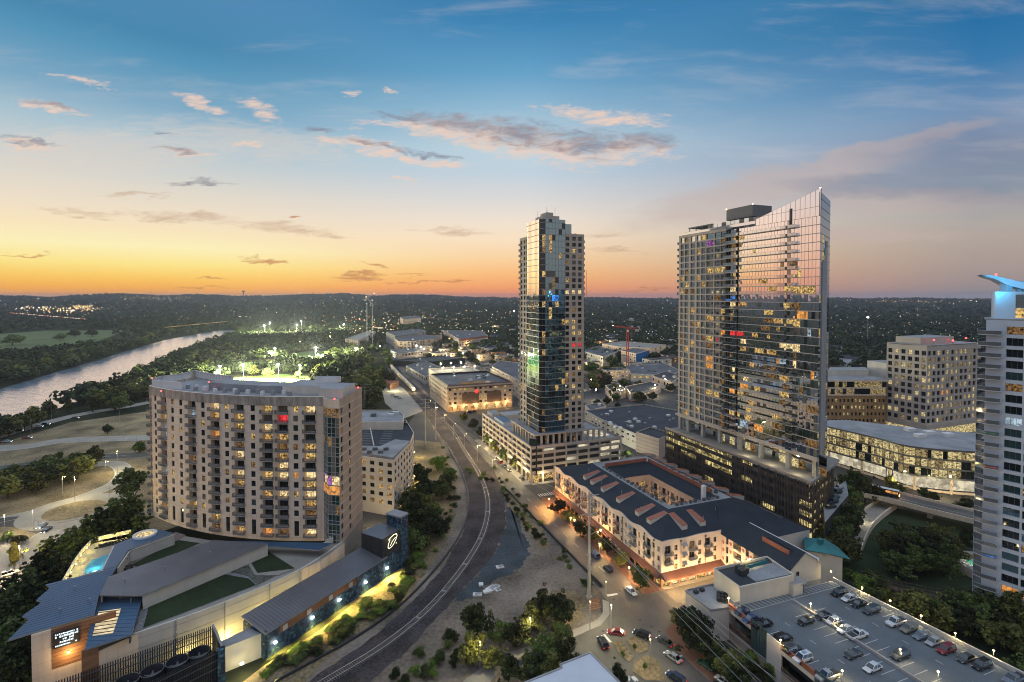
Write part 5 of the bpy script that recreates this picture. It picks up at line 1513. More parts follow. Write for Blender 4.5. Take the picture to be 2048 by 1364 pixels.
 for (e0, e1) in ((wa0 - .5, am), (wa1 + .5, am)):
  ze = 13.25
  m.face([L(e0, wb0 - .4, ze), L(e1, wb0 - .4, zr + .1), L(e1, b0 + 9, zr + .1), L(e0, b0 - .3 if e0 < am else b0 + 9, ze)], M['slate'])
  m.face([L(e0, wb0 - .4, ze - .25), L(e0, wb0 - .4, ze), L(e1, wb0 - .4, zr + .1), L(e1, wb0 - .4, zr - .2)], M['galv'])
 o = m.build('wing_roof', t)
 m = MB(); m.beam(L(am - 2.6, wb0 + 3, 16.7), L(am - 2.6, wb0 + 12.5, 16.7), .35, 1.5, M['redroof']); m.beam(L(am - 1.2, wb0 + 3, 16.9), L(am - 1.2, wb0 + 12.5, 16.9), .3, 1.2, M['dark']); m.build('red_parapet', o)
 m = MB(); m.beam(L(wa1 + .3, wb0 + 1, 13.9), L(wa1 + .3, b0 + 6, 13.9), .7, .9, M['white']); m.build('white_parapet', o)
 # rear annex roof toward the tower
 m = MB(); m.prism([L(a, b)[:2] for a, b in ((138.6, 122), (153, 122), (153, 132), (138.6, 132))], 0, 14.2, W, M['slate']); m.build('annex', t)
 for p, pw, cl in ((L(103, 128.0, 3.2), 2300, (1, .60, .24)), (L(108, 127, 3.2), 2300, (1, .62, .26)), (L(114, 127, 3.2), 2400, (1, .64, .28)), (L(120, 127, 3.2), 2000, (1, .62, .26)), (L(122.4, 124, 7.5), 1500, (1, .56, .24)), (L(122.6, 114, 8.5), 800, (1, .7, .4)), (L(127, 168, 4), 2200, (1, .66, .34)), (L(127, 158, 4), 900, (1, .66, .34)), (L(127, 178, 4), 1300, (1, .66, .34))):
  pointlamp('wall_light', p, pw, cl, t, .4)
 m = MB(); c = L(127, 166, .3); m.cyl(c, 2.6, 2.6, 8, M['white'], r2=0); m.build('courtyard_tent', t)
 m = MB(); c = L(132.2, 148.5, 16.5); m.box(c, 1.3, 1.3, 6.0, M['white'], .367); m.build('chimney', t)
mansard()
# ================================================================ generic blocks
def block(name, label, cat, px, z, wall, roof, floors=0, wsp=3.5, tab=((1, 'glass'),), seed=1, group=None, ac=0, limit=40, z0=3.0, ww=.5, wh=.5, world=None, extra=None):
 r = random.Random(seed)
 P = world or [G(x, y, z)[:2] for x, y in px]
 ar = sum(P[k][0] * P[(k + 1) % len(P)][1] - P[(k + 1) % len(P)][0] * P[k][1] for k in range(len(P)))
 if ar < 0: P = P[::-1]
 cxy = (sum(p[0] for p in P) / len(P), sum(p[1] for p in P) / len(P))
 t = thing(name, label, cat, (*cxy, 0), group)
 w = MB(); wins = []; fh = (z - z0) / max(1, floors)
 for k in range(len(P)):
  S, l = seg(P[k], P[(k + 1) % len(P)])
  mid = S(l / 2, 0, 1); facing = mid[0] * (S(l / 2, 0, 0)[0] - mid[0]) + mid[1] * (S(l / 2, 0, 0)[1] - mid[1]) > 0
  n = int(l / wsp)
  if floors and n and facing:
   s = l / n
   cols = [(s * (c + .5 - ww / 2), s * (c + .5 + ww / 2)) for c in range(n)]
   rows = [(z0 + fh * j + fh * (.5 - wh / 2), z0 + fh * j + fh * (.5 + wh / 2)) for j in range(floors)]
   for (i, j, a, b, za, zc, d) in facade(w, wall, S, 0, l, 0, z, cols, rows, lambda i, j: .25):
    wins.append((dist(S(a, za, 0)), pane(S, a, b, za, zc, -d, pick(r, tab), M['dark'], 2)))
  else: w.face([S(0, 0, 0), S(l, 0, 0), S(l, z, 0), S(0, z, 0)], wall)
  bar(w, S, 0, l, z, z + .7, -.35, .0, wall)
 w.build('wall', t)
 m = MB(); m.face([(*p, z + .02) for p in P], roof); m.build('roof', t)
 emit(wins, 'window', t, limit)
 for k in range(ac):
  i = r.randrange(len(P)); f, g_ = r.uniform(.1, .75), r.uniform(.1, .75)
  x = cxy[0] + (P[i][0] - cxy[0]) * f * .8 + (P[i - 1][0] - cxy[0]) * g_ * .4; y = cxy[1] + (P[i][1] - cxy[1]) * f * .8 + (P[i - 1][1] - cxy[1]) * g_ * .4
  m = MB(); m.box((x, y, z), r.uniform(1.5, 3), r.uniform(1.5, 3), r.uniform(1, 2), M['white'] if k % 3 else M['frame'], .367); m.build('air_conditioner', t)
 return t
DIM = [(10, 'glass'), (2, 'lit3'), (2, 'lit1'), (1, 'lit2')]
BRI = [(5, 'glass'), (3, 'lit3'), (3, 'lit1'), (3, 'lit2')]
# storehouse with the wide dark roof between the two towers
g = block('store', 'large store with wide dark flat roof dotted with white vents, lit side wall', 'store', [(1169, 822), (1288, 810), (1366, 824), (1366, 862), (1272, 870), (1202, 840)], 9, M['offwhite'], M['roofdark'], 2, 5, [(5, 'glass'), (2, 'office')], 3, wh=.35)
rr = random.Random(8)
for k in range(26):
 p = G(rr.uniform(1200, 1355), rr.uniform(822, 858), 9.1); m = MB()
 m.box(p, 2.4, 1.8, 1.3, M['white'], .367) if k % 2 else m.cyl(p, .9, 1.2, 8, M['galv']); m.build('roof_vent', g)
for px, py in ((1230, 885), (1262, 903)): pointlamp('wall_light', G(px, py, 4), 2600, (1, .95, .7), g, .4)
g = block('store', 'banded beige corner block of the dark roofed store', 'store', [(1272, 866), (1318, 880), (1345, 868), (1300, 856)], 11, M['beige'], M['roofdark'], 0, seed=4)
m = MB()
for S, l in (seg(G(1272, 866, 11)[:2], G(1318, 880, 11)[:2], 1),):
 for k in range(5): bar(m, S, 0, l, 1 + 2.1 * k, 1.9 + 2.1 * k, .01, .1, M['tan2'])
m.build('stone_band', g)
# apartment block with a roof parking deck behind the curved tower
g = block('apartment_house', 'six storey apartment block with a parking deck on its roof behind the curved tower', 'apartment house', [(702, 912), (788, 924), (822, 885), (828, 868), (812, 842), (706, 848)], 23.0, M['pale'], M['roofdark'], 6, 4.2, DIM, 6, limit=60, z0=4, ww=.5, wh=.55)
m = MB(); m.prism([G(x, y, 23)[:2] for x, y in ((712, 912), (758, 917), (758, 912), (712, 907))], 4, 23.6, M['brick'], M['roofgrey']); m.build('brick_bay', g)
m = MB(); m.prism([G(x, y, 23.1)[:2] for x, y in ((705, 908), (786, 921), (820, 887), (790, 884), (760, 898), (705, 896))], 23.0, 24.4, M['roofgrey'], M['roofgrey']); m.build('roof_edge', g)
m = MB()
for k in range(12):
 for s in (0, 1):
  p = G(742 + s * 38 - k * 1.0, 850 + k * 3.4, 23.1); m.box(p, 5.0, .14, .02, M['paint'], .12)
tag(m.build('bay_line', g), kind='stuff')
m = MB(); m.beam(G(738, 845, 23.6), G(748, 893, 23.6), .4, 1.2, M['offwhite']); m.build('ramp_wall', g)
for k in range(5):
 b = MB(); b.box(G(728 + k * 11, 900 + (k % 2) * 6, 24.4), 2.2, 1.6, 1.2, M['frame'], .3); b.build('air_conditioner', g)
g2 = block('garage_head', 'pale long stair and plant block at the back of the roof parking deck', 'plant building', [(700, 822), (796, 822), (808, 832), (806, 846), (716, 846)], 26.5, M['offwhite'], M['roofgrey'], 0, ac=5, seed=9)
pointlamp('entrance_light', G(742, 1028, 5), 1600, (1, .78, .4), g, .4)
for k in range(6):
 p = G(826 + k * 0.4, 905 + k * 24, 3.0); pointlamp('wall_light', (p[0] + 3.0, p[1], 3.2), 1500, (1, .82, .26), g, .3)
 b = MB(); b.box((p[0] + .7, p[1], 3.0), .3, .6, .5, M['lampwarm']); b.build('wall_lamp', g)
# brown roofed apartments with arches and lamps on the roof
g = block('apartment_house', 'brown brick apartments with orange lit arches and a mansard edge beyond the cross street', 'apartment house', None, 19.5, M['tan2'], M['roofmid'], 4, 4.0, BRI, 12, ac=14, limit=60, z0=5, world=[L(97, 395)[:2], L(152, 395)[:2], L(152, 462)[:2], L(97, 462)[:2]])
m = MB()
ab_ = [(96.5, 394.5), (152.5, 394.5), (152.5, 462.5), (96.5, 462.5)]
for k in range(4):
 p, q = ab_[k], ab_[(k + 1) % 4]
 i = [(p[0] + (124 - p[0]) * .05, p[1] + (428 - p[1]) * .05), (q[0] + (124 - q[0]) * .05, q[1] + (428 - q[1]) * .05)]
 m.face([L(*p, 18.4), L(*q, 18.4), L(*i[1], 21.2), L(*i[0], 21.2)], M['rust'])
m.build('mansard_edge', g)
S, l = seg(L(97, 395)[:2], L(152, 395)[:2]); m = MB()
for k in range(9):
 u = 3 + k * 6; h = 1.5
 pts = [S(u - h, .4, .06), S(u + h, .4, .06)] + [S(u + h * math.cos(q), 2.8 + h * math.sin(q), .06) for q in [i * math.pi / 6 for i in range(7)]]
 m.face(pts, M['litamber'] if k in (0, 1, 3, 8) else M['lit2'])
m.build('arch', g)
m = MB(); bar(m, S, 12, 26, 5.5, 14.6, .02, .14, M['rust']); bar(m, S, 33, 45, 5.5, 14.6, .02, .14, M['rust']); m.build('brick_panel', g)
m = MB()
for q in range(10):
 a_, b_ = q * .628, (q + 1) * .628
 m.face([S(24 + 1.5 * math.cos(a_), 15 + 1.5 * math.sin(a_), .2), S(24 + 1.5 * math.cos(b_), 15 + 1.5 * math.sin(b_), .2), S(24 + .9 * math.cos(b_), 15 + .9 * math.sin(b_), .2), S(24 + .9 * math.cos(a_), 15 + .9 * math.sin(a_), .2)], M['taillight'])
bar(m, S, 22.6, 25.4, 14.8, 15.2, .16, .22, M['taillight'])
m.build('red_sign', g)
m = MB(); m.prism([L(a, b)[:2] for a, b in ((112, 406), (140, 406), (140, 416), (112, 416))], 19.55, 19.7, M['lit3'], M['lit3']); m.build('light_well', g)
for k in range(6): pointlamp('wall_light', S(5 + k * 9, 4.2, 2.0), 1500, (1, .62, .22), g, .4)
g = block('parking_block', 'roof parking deck under bright lamps behind the brown apartments', 'parking deck', None, 17.0, M['tan'], M['concrete'], 0, seed=13, world=[L(108, 463)[:2], L(152, 463)[:2], L(152, 520)[:2], L(108, 520)[:2]])
for k in range(7):
 p = L(112 + (k % 4) * 10.5 + (k > 3) * 5, 470 + (k > 3) * 30 + 4, 17); m = MB()
 m.cyl(p, .12, 7, 6, M['galv']); m.ball((p[0], p[1], 24.2), .55, M['lampw']); m.build('lamp_post', g)
 pointlamp('deck_light', (p[0], p[1], 23.2), 7000, (1, .88, .55), g, .5)
# further blocks up the avenue and across the middle distance
FAR = [
 ('parking_block', 'garage with a yellow lit grid of openings left of the slim glass tower', 'parking deck', [(984, 734), (1000, 722), (1060, 728), (1058, 772)], 16, 'tan', 'roofmid', 4, 4.5, [(2, 'glass'), (4, 'lit2'), (3, 'lit1')], 0),
 ('apartment_house', 'white slab block far up the railway', 'apartment house', [(772, 664), (842, 658), (852, 663), (790, 672)], 20, 'grey', 'roofmid', 5, 7, DIM, 2),
 ('apartment_house', 'grey apartments with dark stair tower in front of the white slab block', 'apartment house', [(788, 677), (842, 670), (884, 671), (872, 678), (822, 683), (798, 684)], 17, 'tan2', 'roofmid', 5, 6, DIM, 3),
 ('hotel', 'long pale hotel with a red band below its roof', 'hotel', [(886, 661), (962, 662), (976, 672), (918, 679)], 18, 'tan', 'roofmid', 4, 7, DIM, 3),
 ('apartment_house', 'unfinished concrete block below two tower cranes', 'building site', [(690, 678), (735, 662), (752, 664), (716, 682)], 15, 'tan2', 'concrete', 4, 8, [(5, 'dark'), (1, 'garagew')], 1),
 ('office_block', 'white two storey office with solar panels among trees', 'office block', [(1162, 702), (1198, 692), (1236, 703), (1206, 714)], 13, 'offwhite', 'roofmid', 2, 8, [(2, 'glass'), (3, 'office')], 2),
 ('apartment_house', 'yellow lit building shell below the red crane', 'building site', [(1204, 688), (1246, 683), (1332, 690), (1300, 697), (1236, 694)], 18, 'tan', 'concrete', 3, 6, [(2, 'dark'), (4, 'lit2'), (2, 'litamber')], 3),
 ('apartment_house', 'white and bright blue block beside the building shell', 'apartment house', [(1242, 702), (1268, 696), (1296, 701), (1272, 708)], 17, 'tan', 'roofmid', 4, 5, BRI, 1),
 ('store', 'low flat roofed shops seen between the two towers', 'shop', [(1250, 733), (1316, 722), (1362, 742), (1340, 752), (1262, 748)], 8, 'offwhite', 'roofmid', 1, 6, [(2, 'glass'), (3, 'lit2')], 6),
 ('store', 'small tan shop block right of the low flat roofed shops', 'shop', [(1304, 752), (1332, 743), (1362, 752), (1344, 766)], 9, 'tan', 'roofdark', 1, 6, DIM, 3),
 ('restaurant', 'bright yellow lit restaurant front near the big crossing', 'restaurant', [(1210, 772), (1236, 768), (1252, 780), (1226, 786)], 7, 'tan', 'roofdark', 1, 3.0, [(1, 'lit4'), (3, 'lit2')], 1),
 ('restaurant', 'row of lit arched shop fronts behind the crossing', 'shop', [(1250, 774), (1300, 764), (1322, 770), (1300, 782), (1262, 787)], 7, 'tan', 'roofdark', 1, 3.6, [(3, 'lit2'), (2, 'lit4')], 1),
 ('house_row', 'low grey roofed sheds beside the stopped train', 'shed', [(812, 732), (850, 722), (888, 738), (850, 754)], 8, 'grey', 'roofmid', 1, 7, DIM, 6),
 ('house_row', 'long dark roofed shed behind the sheds by the train', 'shed', [(786, 722), (880, 712), (930, 716), (866, 724)], 7, 'dark', 'roofdark', 0, 6, DIM, 2),
 ('house_row', 'low office with lit windows beyond the railway lamps', 'office', [(780, 700), (830, 696), (846, 702), (796, 708)], 8, 'grey', 'roofmid', 1, 6, BRI, 2),
 ('store', 'white shed roof just behind the curved apartment tower', 'shed', [(632, 762), (646, 755), (688, 756), (680, 766)], 7, 'offwhite', 'white', 0, 6, DIM, 0),
 ('store', 'flat roofed low block left of the large dark roofed store', 'store', [(1170, 812), (1200, 806), (1212, 814), (1180, 822)], 7, 'tan', 'roofmid', 0, 6, DIM, 2),
 ('office_block', 'long pale roof among trees at the middle of the view', 'office', [(940, 690), (1000, 684), (1024, 690), (980, 699)], 9, 'offwhite', 'roofmid', 1, 8, BRI, 1),
 ('office_block', 'low lit office beside the far highway', 'office', [(800, 634), (836, 632), (842, 636), (806, 639)], 26, 'tan', 'roofmid', 3, 14, [(1, 'lit1'), (3, 'lit2')], 0),
 ('office_block', 'low white office in the trees behind the brick office', 'office', [(1660, 752), (1700, 742), (1742, 748), (1712, 760)], 14, 'offwhite', 'roofmid', 2, 6, DIM, 3),
 ('station', 'small red roofed shelter beside the car park and train', 'shelter', [(768, 762), (786, 757), (798, 763), (780, 769)], 5, 'brick', 'redroof', 1, 3, [(1, 'lit2')], 0),
]
for i, (nm, lb, ct, px, z, w, rf_, fl, ws, tb, ac) in enumerate(FAR):
 g = block(nm, lb, ct, px, z, M[w], M[rf_], fl, ws, tb, 60 + i, ac=ac, limit=24)
 if 'bright blue' in lb:
  S, l = seg(G(1272, 708, 17)[:2], G(1296, 701, 17)[:2], 1); m = MB(); bar(m, S, 0, l, 1, 16.8, .3, .6, mat('blue_cladding', (.02, .16, .42), .6, .1)); m.build('blue_cladding', g)
 if 'red band' in lb:
  S, l = seg(G(918, 679, 18)[:2], G(976, 672, 18)[:2], 1); m = MB(); bar(m, S, 0, l, 15.5, 18.8, .3, .6, M['redroof']); m.build('red_band', g)
# small town buildings that fill the streets between the larger blocks
TOWNB = []
def town(px, n, label, group, seed):
 r = random.Random(seed); k = 0; P = [p[:2] for p in groundpoly(px)]
 x0, x1, y0, y1 = min(p[0] for p in px), max(p[0] for p in px), min(p[1] for p in px), max(p[1] for p in px)
 taken = [(o.location[0], o.location[1], 30) for o in C.objects if o.parent is None and o.type == 'EMPTY' and o.get('category')]
 for _ in range(n * 50):
  if k >= n: break
  x, y = G(r.uniform(x0, x1), r.uniform(y0, y1))[:2]
  w, d = r.uniform(14, 34), r.uniform(10, 22)
  if not inpoly(np.array([x]), np.array([y]), P)[0] or any((x - a) ** 2 + (y - b) ** 2 < (q + w * .5) ** 2 for a, b, q in taken + TOWNB): continue
  a, b = toab((x, y)); TOWNB.append((x, y, w * .6)); k += 1
  if 84 < a < 96 or (a < 82 and y < 600): k -= 1; continue
  block('town_building', label, 'building', None, r.uniform(5, 12), M[r.choice(('tan', 'grey', 'offwhite', 'brick', 'tan2'))], M[r.choice(('roofmid', 'roofdark', 'roofdark', 'slate'))], r.choice((1, 2, 2)), 5, BRI, seed * 100 + k, group, r.choice((0, 1, 2)), 8, world=[L(a + s * w / 2, b + t_ * d / 2)[:2] for s, t_ in ((-1, -1), (1, -1), (1, 1), (-1, 1))])
  if k % 2: p = L(a - w / 2 - 2, b - d / 2 - 3, 5.5); pointlamp('yard_light', p, r.uniform(6000, 20000), r.choice(((1, .7, .3), (1, .85, .5), (1, .6, .22))), None, .5)
town([(790, 690), (1030, 690), (1034, 780), (960, 740), (850, 716)], 22, 'small flat roofed building among the streets left of the slim tower', 'town buildings left of the slim tower', 3)
town([(1168, 690), (1356, 690), (1356, 800), (1170, 800)], 16, 'small flat roofed building among the streets between the two towers', 'town buildings between the towers', 4)
town([(640, 650), (800, 640), (930, 640), (1030, 660), (1030, 688), (790, 688)], 26, 'small far building along the highway and railway', 'far town buildings', 5)
# ================================================================ podium with metal roofs, lawns and pool below the curved tower
def tile_material():
 m, t, o = newmat('blue_mosaic_wall')
 b = t.nodes.new('ShaderNodeBsdfPrincipled'); b.inputs['Roughness'].default_value = .75
 g = t.nodes.new('ShaderNodeNewGeometry'); v = t.nodes.new('ShaderNodeTexVoronoi'); v.inputs['Scale'].default_value = 1.5
 t.links.new(g.outputs['Position'], v.inputs['Vector'])
 sp = t.nodes.new('ShaderNodeSeparateColor'); t.links.new(v.outputs['Color'], sp.inputs[0])
 r = t.nodes.new('ShaderNodeValToRGB'); r.color_ramp.interpolation = 'CONSTANT'
 for i, (p, c) in enumerate(((0, (.010, .02, .045)), (.22, (.02, .055, .105)), (.5, (.035, .10, .165)), (.74, (.018, .045, .09)), (.9, (.09, .18, .25)))):
  e = r.color_ramp.elements[i] if i < 2 else r.color_ramp.elements.new(p)
  e.position = p; e.color = (*c, 1)
 t.links.new(sp.outputs[0], r.inputs[0]); t.links.new(r.outputs[0], b.inputs['Base Color']); t.links.new(b.outputs[0], o.inputs[0])
 return m
M['tilewall'] = tile_material()
M['poolwater'] = mat('pool_water', (.10, .36, .50), .08, .12, .5, spec=.6)
def slab(name, px, z, th, m, parent=None, side=None):
 b = MB(); b.prism([G(x, y, z)[:2] for x, y in px], z - th, z, side or M['galv'], m, True)
 return b.build(name, parent)
def seamed(name, px, z, m, parent, along, n, th=.35, rise=None):
 """standing seam roof: a slab with ribs running along one edge direction"""
 P = [G(x, y, z)[:2] for x, y in px]
 b = MB(); b.prism(P, z - th, z, M['galv'], m, True)
 d = G(along[1][0], along[1][1], z); c = G(along[0][0], along[0][1], z)
 dx, dy = d[0] - c[0], d[1] - c[1]; l = math.hypot(dx, dy); dx, dy = dx / l, dy / l
 nx, ny = -dy, dx
 s = [p[0] * nx + p[1] * ny for p in P]; lo, hi = min(s), max(s)
 for k in range(1, n):
  q = lo + (hi - lo) * k / n; hits = []
  for i in range(len(P)):
   a, e = P[i], P[(i + 1) % len(P)]
   sa, se = a[0] * nx + a[1] * ny - q, e[0] * nx + e[1] * ny - q
   if sa * se < 0:
    f = sa / (sa - se); hits.append((a[0] + (e[0] - a[0]) * f, a[1] + (e[1] - a[1]) * f))
  hits.sort(key=lambda p: p[0] * dx + p[1] * dy)
  for i in range(0, len(hits) - 1, 2):
   b.beam((*hits[i], z + .025), (*hits[i + 1], z + .025), .06, .05, m)
 return b.build(name, parent)
M['signlit'] = lampmat('sign_letters', (.8, .95, 1), 1.6)
def podium():
 t = thing('podium_building', 'stepped podium with blue metal roofs, dark lawns and a pool below the curved tower', 'podium', (-85, 140, 0))
 zr, zt = 15.0, 11.0
 # body of the podium under terraces
 body = MB()
 body.prism([G(x, y, zt)[:2] for x, y in ((214, 1150), (268, 1098), (300, 1060), (430, 1082), (540, 1086), (668, 1088), (689, 1085), (640, 1122), (520, 1175), (286, 1262), (180, 1310), (172, 1302), (210, 1200))], 0, zt - .05, M['tan'], M['concrete'])
 body.build('terrace', t)
 slab('patio', [(240, 1140), (262, 1104), (352, 1064), (372, 1070), (285, 1128), (246, 1150)], zt + .06, .1, mat('purple_pavers', (.22, .17, .17), .85, .2, .5, fine=.4), t)
 for nm, px in (('lawn', [(262, 1130), (356, 1080), (400, 1086), (285, 1136)]), ('lawn', [(303, 1193), (430, 1145), (497, 1157), (512, 1170), (286, 1256)]), ('lawn', [(497, 1114), (536, 1102), (589, 1136), (557, 1146), (515, 1146)])):
  slab(nm, px, zt + .14, .14, M['lawn'], t)
 slab('gravel_bed', [(286, 1190), (430, 1140), (500, 1152), (516, 1172), (512, 1174), (494, 1160), (430, 1149), (306, 1196), (290, 1256), (263, 1268)], zt + .1, .1, mat('pale_gravel', (.20, .205, .22), .95, .3, 1.2, fine=1, fscale=3), t)
 slab('planting_bed', [(442, 1139), (494, 1117), (512, 1148), (557, 1148), (514, 1170), (497, 1153)], zt + .12, .1, mat('planted_gravel', (.10, .105, .09), .95, .5, .8, fine=1, fscale=2), t)
 slab('path', [(515, 1146), (494, 1116), (490, 1118), (510, 1150), (557, 1150), (590, 1137)], zt + .17, .1, M['concrete'], t)
 # roofs
 seamed('metal_roof', [(15, 1281), (62, 1266), (188, 1229), (197, 1193), (233, 1134), (91, 1169), (100, 1176), (72, 1200), (84, 1204), (44, 1232), (58, 1238)], zr, M['roofblue'], t, ((91, 1169), (233, 1134)), 22)
 seamed('metal_roof', [(197, 1193), (286, 1190), (263, 1269), (170, 1299), (185, 1229)], 13.0, M['roofblue'], t, ((197, 1193), (286, 1190)), 14)
 seamed('metal_roof', [(200, 1190), (216, 1154), (427, 1080), (536, 1087), (286, 1190)], zr + .2, M['roofzig'], t, ((200, 1190), (427, 1080)), 26)
 seamed('metal_roof', [(430, 1081), (665, 1086), (640, 1100), (540, 1092), (510, 1100)], 13.6, M['roofblue'], t, ((430, 1081), (665, 1086)), 10)
 seamed('metal_roof', [(230, 1089), (309, 1057), (348, 1066), (257, 1099), (233, 1133), (206, 1139)], zr, M['roofblue'], t, ((230, 1089), (206, 1139)), 16)
 # wall bands below the roof edges
 m = MB()
 for (pa, pb, z1, z0, mt) in (((206, 1139), (230, 1089), zr, 6, 'offwhite'), ((257, 1099), (233, 1133), zr, zt, 'offwhite'), ((348, 1066), (257, 1099), zr, zt, 'offwhite'), ((286, 1190), (536, 1087), zr, zt, 'offwhite'), ((216, 1154), (200, 1190), zr, 13, 'offwhite'),
         ((263, 1269), (286, 1190), 13, zt, 'frame')):
  a, b = G(*pa, z1), G(*pb, z1)
  S, l = seg(a[:2], b[:2]); bar(m, S, 0, l, z0, z1 - .4, -.5, -.15, M[mt])
 m.build('upper_wall', t)
 for px, py, z in ((150, 1180, 15), (120, 1225, 15), (180, 1205, 15), (255, 1120, 15), (330, 1140, 15.2), (420, 1110, 15.2), (250, 1165, 15.2), (240, 1198, 13), (262, 1205, 13), (480, 1095, 15.2)):
  q = G(px, py, z); m = MB(); m.cyl(q, .14, .9, 8, M['galv']); m.cyl((q[0], q[1], q[2] + .9), .24, .16, 8, M['galv']); m.build('roof_vent', t)
 # ring skylight
 c = G(290, 1070, zr + .02); m = MB(); n = 28
 for k in range(n):
  a, b = 2 * math.pi * k / n, 2 * math.pi * (k + 1) / n
  for r0, r1, z in ((2.5, 3.3, .5),):
   p = [(c[0] + q * math.cos(w), c[1] + q * math.sin(w)) for q, w in ((r0, a), (r1, a), (r1, b), (r0, b))]
   m.face([(*x, zr + z) for x in p], M['white'])
   m.face([(*p[1], zr), (*p[2], zr), (*p[2], zr + z), (*p[1], zr + z)], M['white'])
   m.face([(*p[0], zr), (*p[3], zr), (*p[3], zr + z), (*p[0], zr + z)], M['white'])
 m.face([(c[0] + 2.5 * math.cos(2 * math.pi * k / n), c[1] + 2.5 * math.sin(2 * math.pi * k / n), zr + .1) for k in range(n)], M['lit4'])
 m.build('ring_skylight', t)
 # lit opening in the lower roof with slats across it
 m = MB(); sk = [(197, 1223), (242, 1217), (226, 1266), (185, 1272)]
 P = [G(x, y, 13.06) for x, y in sk]
 m.face(P, M['skylit'])
 for k in range(7):
  f = (k + .5) / 7
  a = [P[0][i] + (P[3][i] - P[0][i]) * f for i in range(3)]; b = [P[1][i] + (P[2][i] - P[1][i]) * f for i in range(3)]
  m.beam((a[0], a[1], 13.15), (b[0], b[1], 13.15), .18, .12, M['dark'])
 m.build('skylight', t)
 # street front with brown cladding, sign and lamps
 A_, B_ = G(62, 1268, zr)[:2], G(190, 1231, zr)[:2]
 S, l = seg(A_, B_); m = MB()
 bar(m, S, 0, 3.4, 0, zr - .4, -.6, 0, M['tan']); bar(m, S, 3.4, l + 4, 5.2, zr - .4, -.6, .03, M['brownwood']); bar(m, S, 3.4, l + 4, 0, 5.2, -.6, 0, M['tan'])
 for k in range(11): bar(m, S, 3.4, l + 4, 5.6 + k * .85, 5.64 + k * .85, .03, .06, M['dark'])
 m.build('street_front', t)
 m = MB()
 for u in (9, 14): bar(m, S, u, u + 2.2, .2, 3.4, .02, .06, M['frame'])
 m.build('door', t)
 m = MB(); bar(m, S, 3.8, 8.4, 10.0, 13.7, .06, .3, M['dark']); sg = m.build('sign_board', t)
 r = random.Random(3); m = MB()
 for k, (u0, u1, h) in enumerate(((4.1, 8.2, .42), (4.1, 8.2, .55), (4.8, 7.5, .55), (4.9, 7.4, .5), (4.1, 8.2, .38))):
  z = 13.0 - k * .66; u = u0; h *= .8
  while u < u1 - .15:
   w = r.uniform(.16, .34)
   if r.random() < .86: bar(m, S, u, min(u1, u + w), z, z + h * r.choice((.7, 1, 1, .85)), .31, .35, M['signlit'])
   u += w + r.uniform(.05, .12)
 m.build('lettering', sg)
 for u in (6.4, 12.8):
  p = S(u, 8.3, .5); m = MB(); m.ball(p, .22, M['lampwarm']); w = m.build('wall_lamp', t); pointlamp('wall_light', S(u, 8.0, 1.6), 700, (1, .66, .25), w, .3)
 # right-hand part of the front and the long concrete wall
 m = MB()
 a, b = G(163, 1303, 12.6)[:2], G(197, 1290, 12.6)[:2]; S2, l2 = seg(a, b)
 bar(m, S2, 0, l2, 0, 12.6, -.5, .05, M['brownwood'])
 m.build('clad_corner', t)
 wl = spline([G(x, y, 11.15)[:2] for x, y in ((197, 1290), (286, 1262), (400, 1223), (520, 1176), (600, 1139), (650, 1108), (686, 1082))], 5); HW = 11.15
 m = MB()
 for p, q in zip(wl[:-1], wl[1:]):
  S_, l_ = seg(p, q); bar(m, S_, 0, l_ + .02, 0, HW, -.5, 0, M['offwhite'])
  for z in (2.2, 4.7, 7.2, 9.7): bar(m, S_, 0, l_, z, z + .07, .0, .035, M['tan2'])
 m.build('concrete_wall', t)
 m = MB()
 for p in wl[::4]: m.box((p[0], p[1] - .1, 0), .12, .5, HW + .1, M['grey'], .35)
 tag(m.build('wall_joint', t), kind='stuff')
 for k in range(4):
  p = G(640 + k * 8, 1103 - k * 6, HW); b = MB(); b.box((p[0], p[1] + 1.2, HW), 2.6, .4, 1.2 + k * .25, M['offwhite'], .8); b.build('stair_parapet', t)
 wo = offset(wl, 2.2)
 for i, pw in ((9, 700), (12, 1500), (15, 2400), (18, 2400), (22, 1600), (26, 800)):
  pointlamp('wall_washer', (*wo[i], 1.6), pw, (1, .78, .26), t, .4)
 # pool deck
 zp = 7.0
 slab('pool_deck', [(133, 1160), (160, 1112), (186, 1086), (256, 1076), (236, 1092), (208, 1142), (172, 1158)], zp, zp, M['concrete'], t, M['offwhite'])
 slab('pool', [(168, 1148), (172, 1134), (184, 1120), (218, 1108), (210, 1138)], zp + .08, .1, M['poolwater'], t, M['white'])
 m = MB(); pts = [G(x, y, zp) for x, y in ((126, 1168), (150, 1126), (166, 1104), (186, 1083), (262, 1066))]
 for a, b in zip(pts[:-1], pts[1:]): m.beam((a[0], a[1], zp + .6), (b[0], b[1], zp + .6), .4, 1.3, M['offwhite'])
 m.build('pool_wall', t)
 for px, py in ((160, 1116), (150, 1133), (172, 1100), (140, 1150), (198, 1082), (222, 1077), (246, 1072)):
  p = G(px, py, zp + .8); m = MB(); m.ball((p[0], p[1] + .4, p[2] + .6), .16, M['lampwarm']); w = m.build('pool_lamp', t)
  pointlamp('pool_light', (p[0] + .6, p[1] + .6, p[2] + 1.2), 420, (1, .80, .20), w, .3)
 pp = G(190, 1130, zp + 1.2); pointlamp('pool_glow', pp, 300, (.4, .9, 1), t, .6)
 for k in range(9):
  p = G(196 + k * 6.5, 1096 - k * 1.6, zp); m = MB(); m.box(p, 1.9, .7, .4, M['dark'], 1.2); m.box((p[0], p[1] + .8, p[2] + .4), .6, .7, .5, M['dark'], 1.2); m.build('lounger', t)
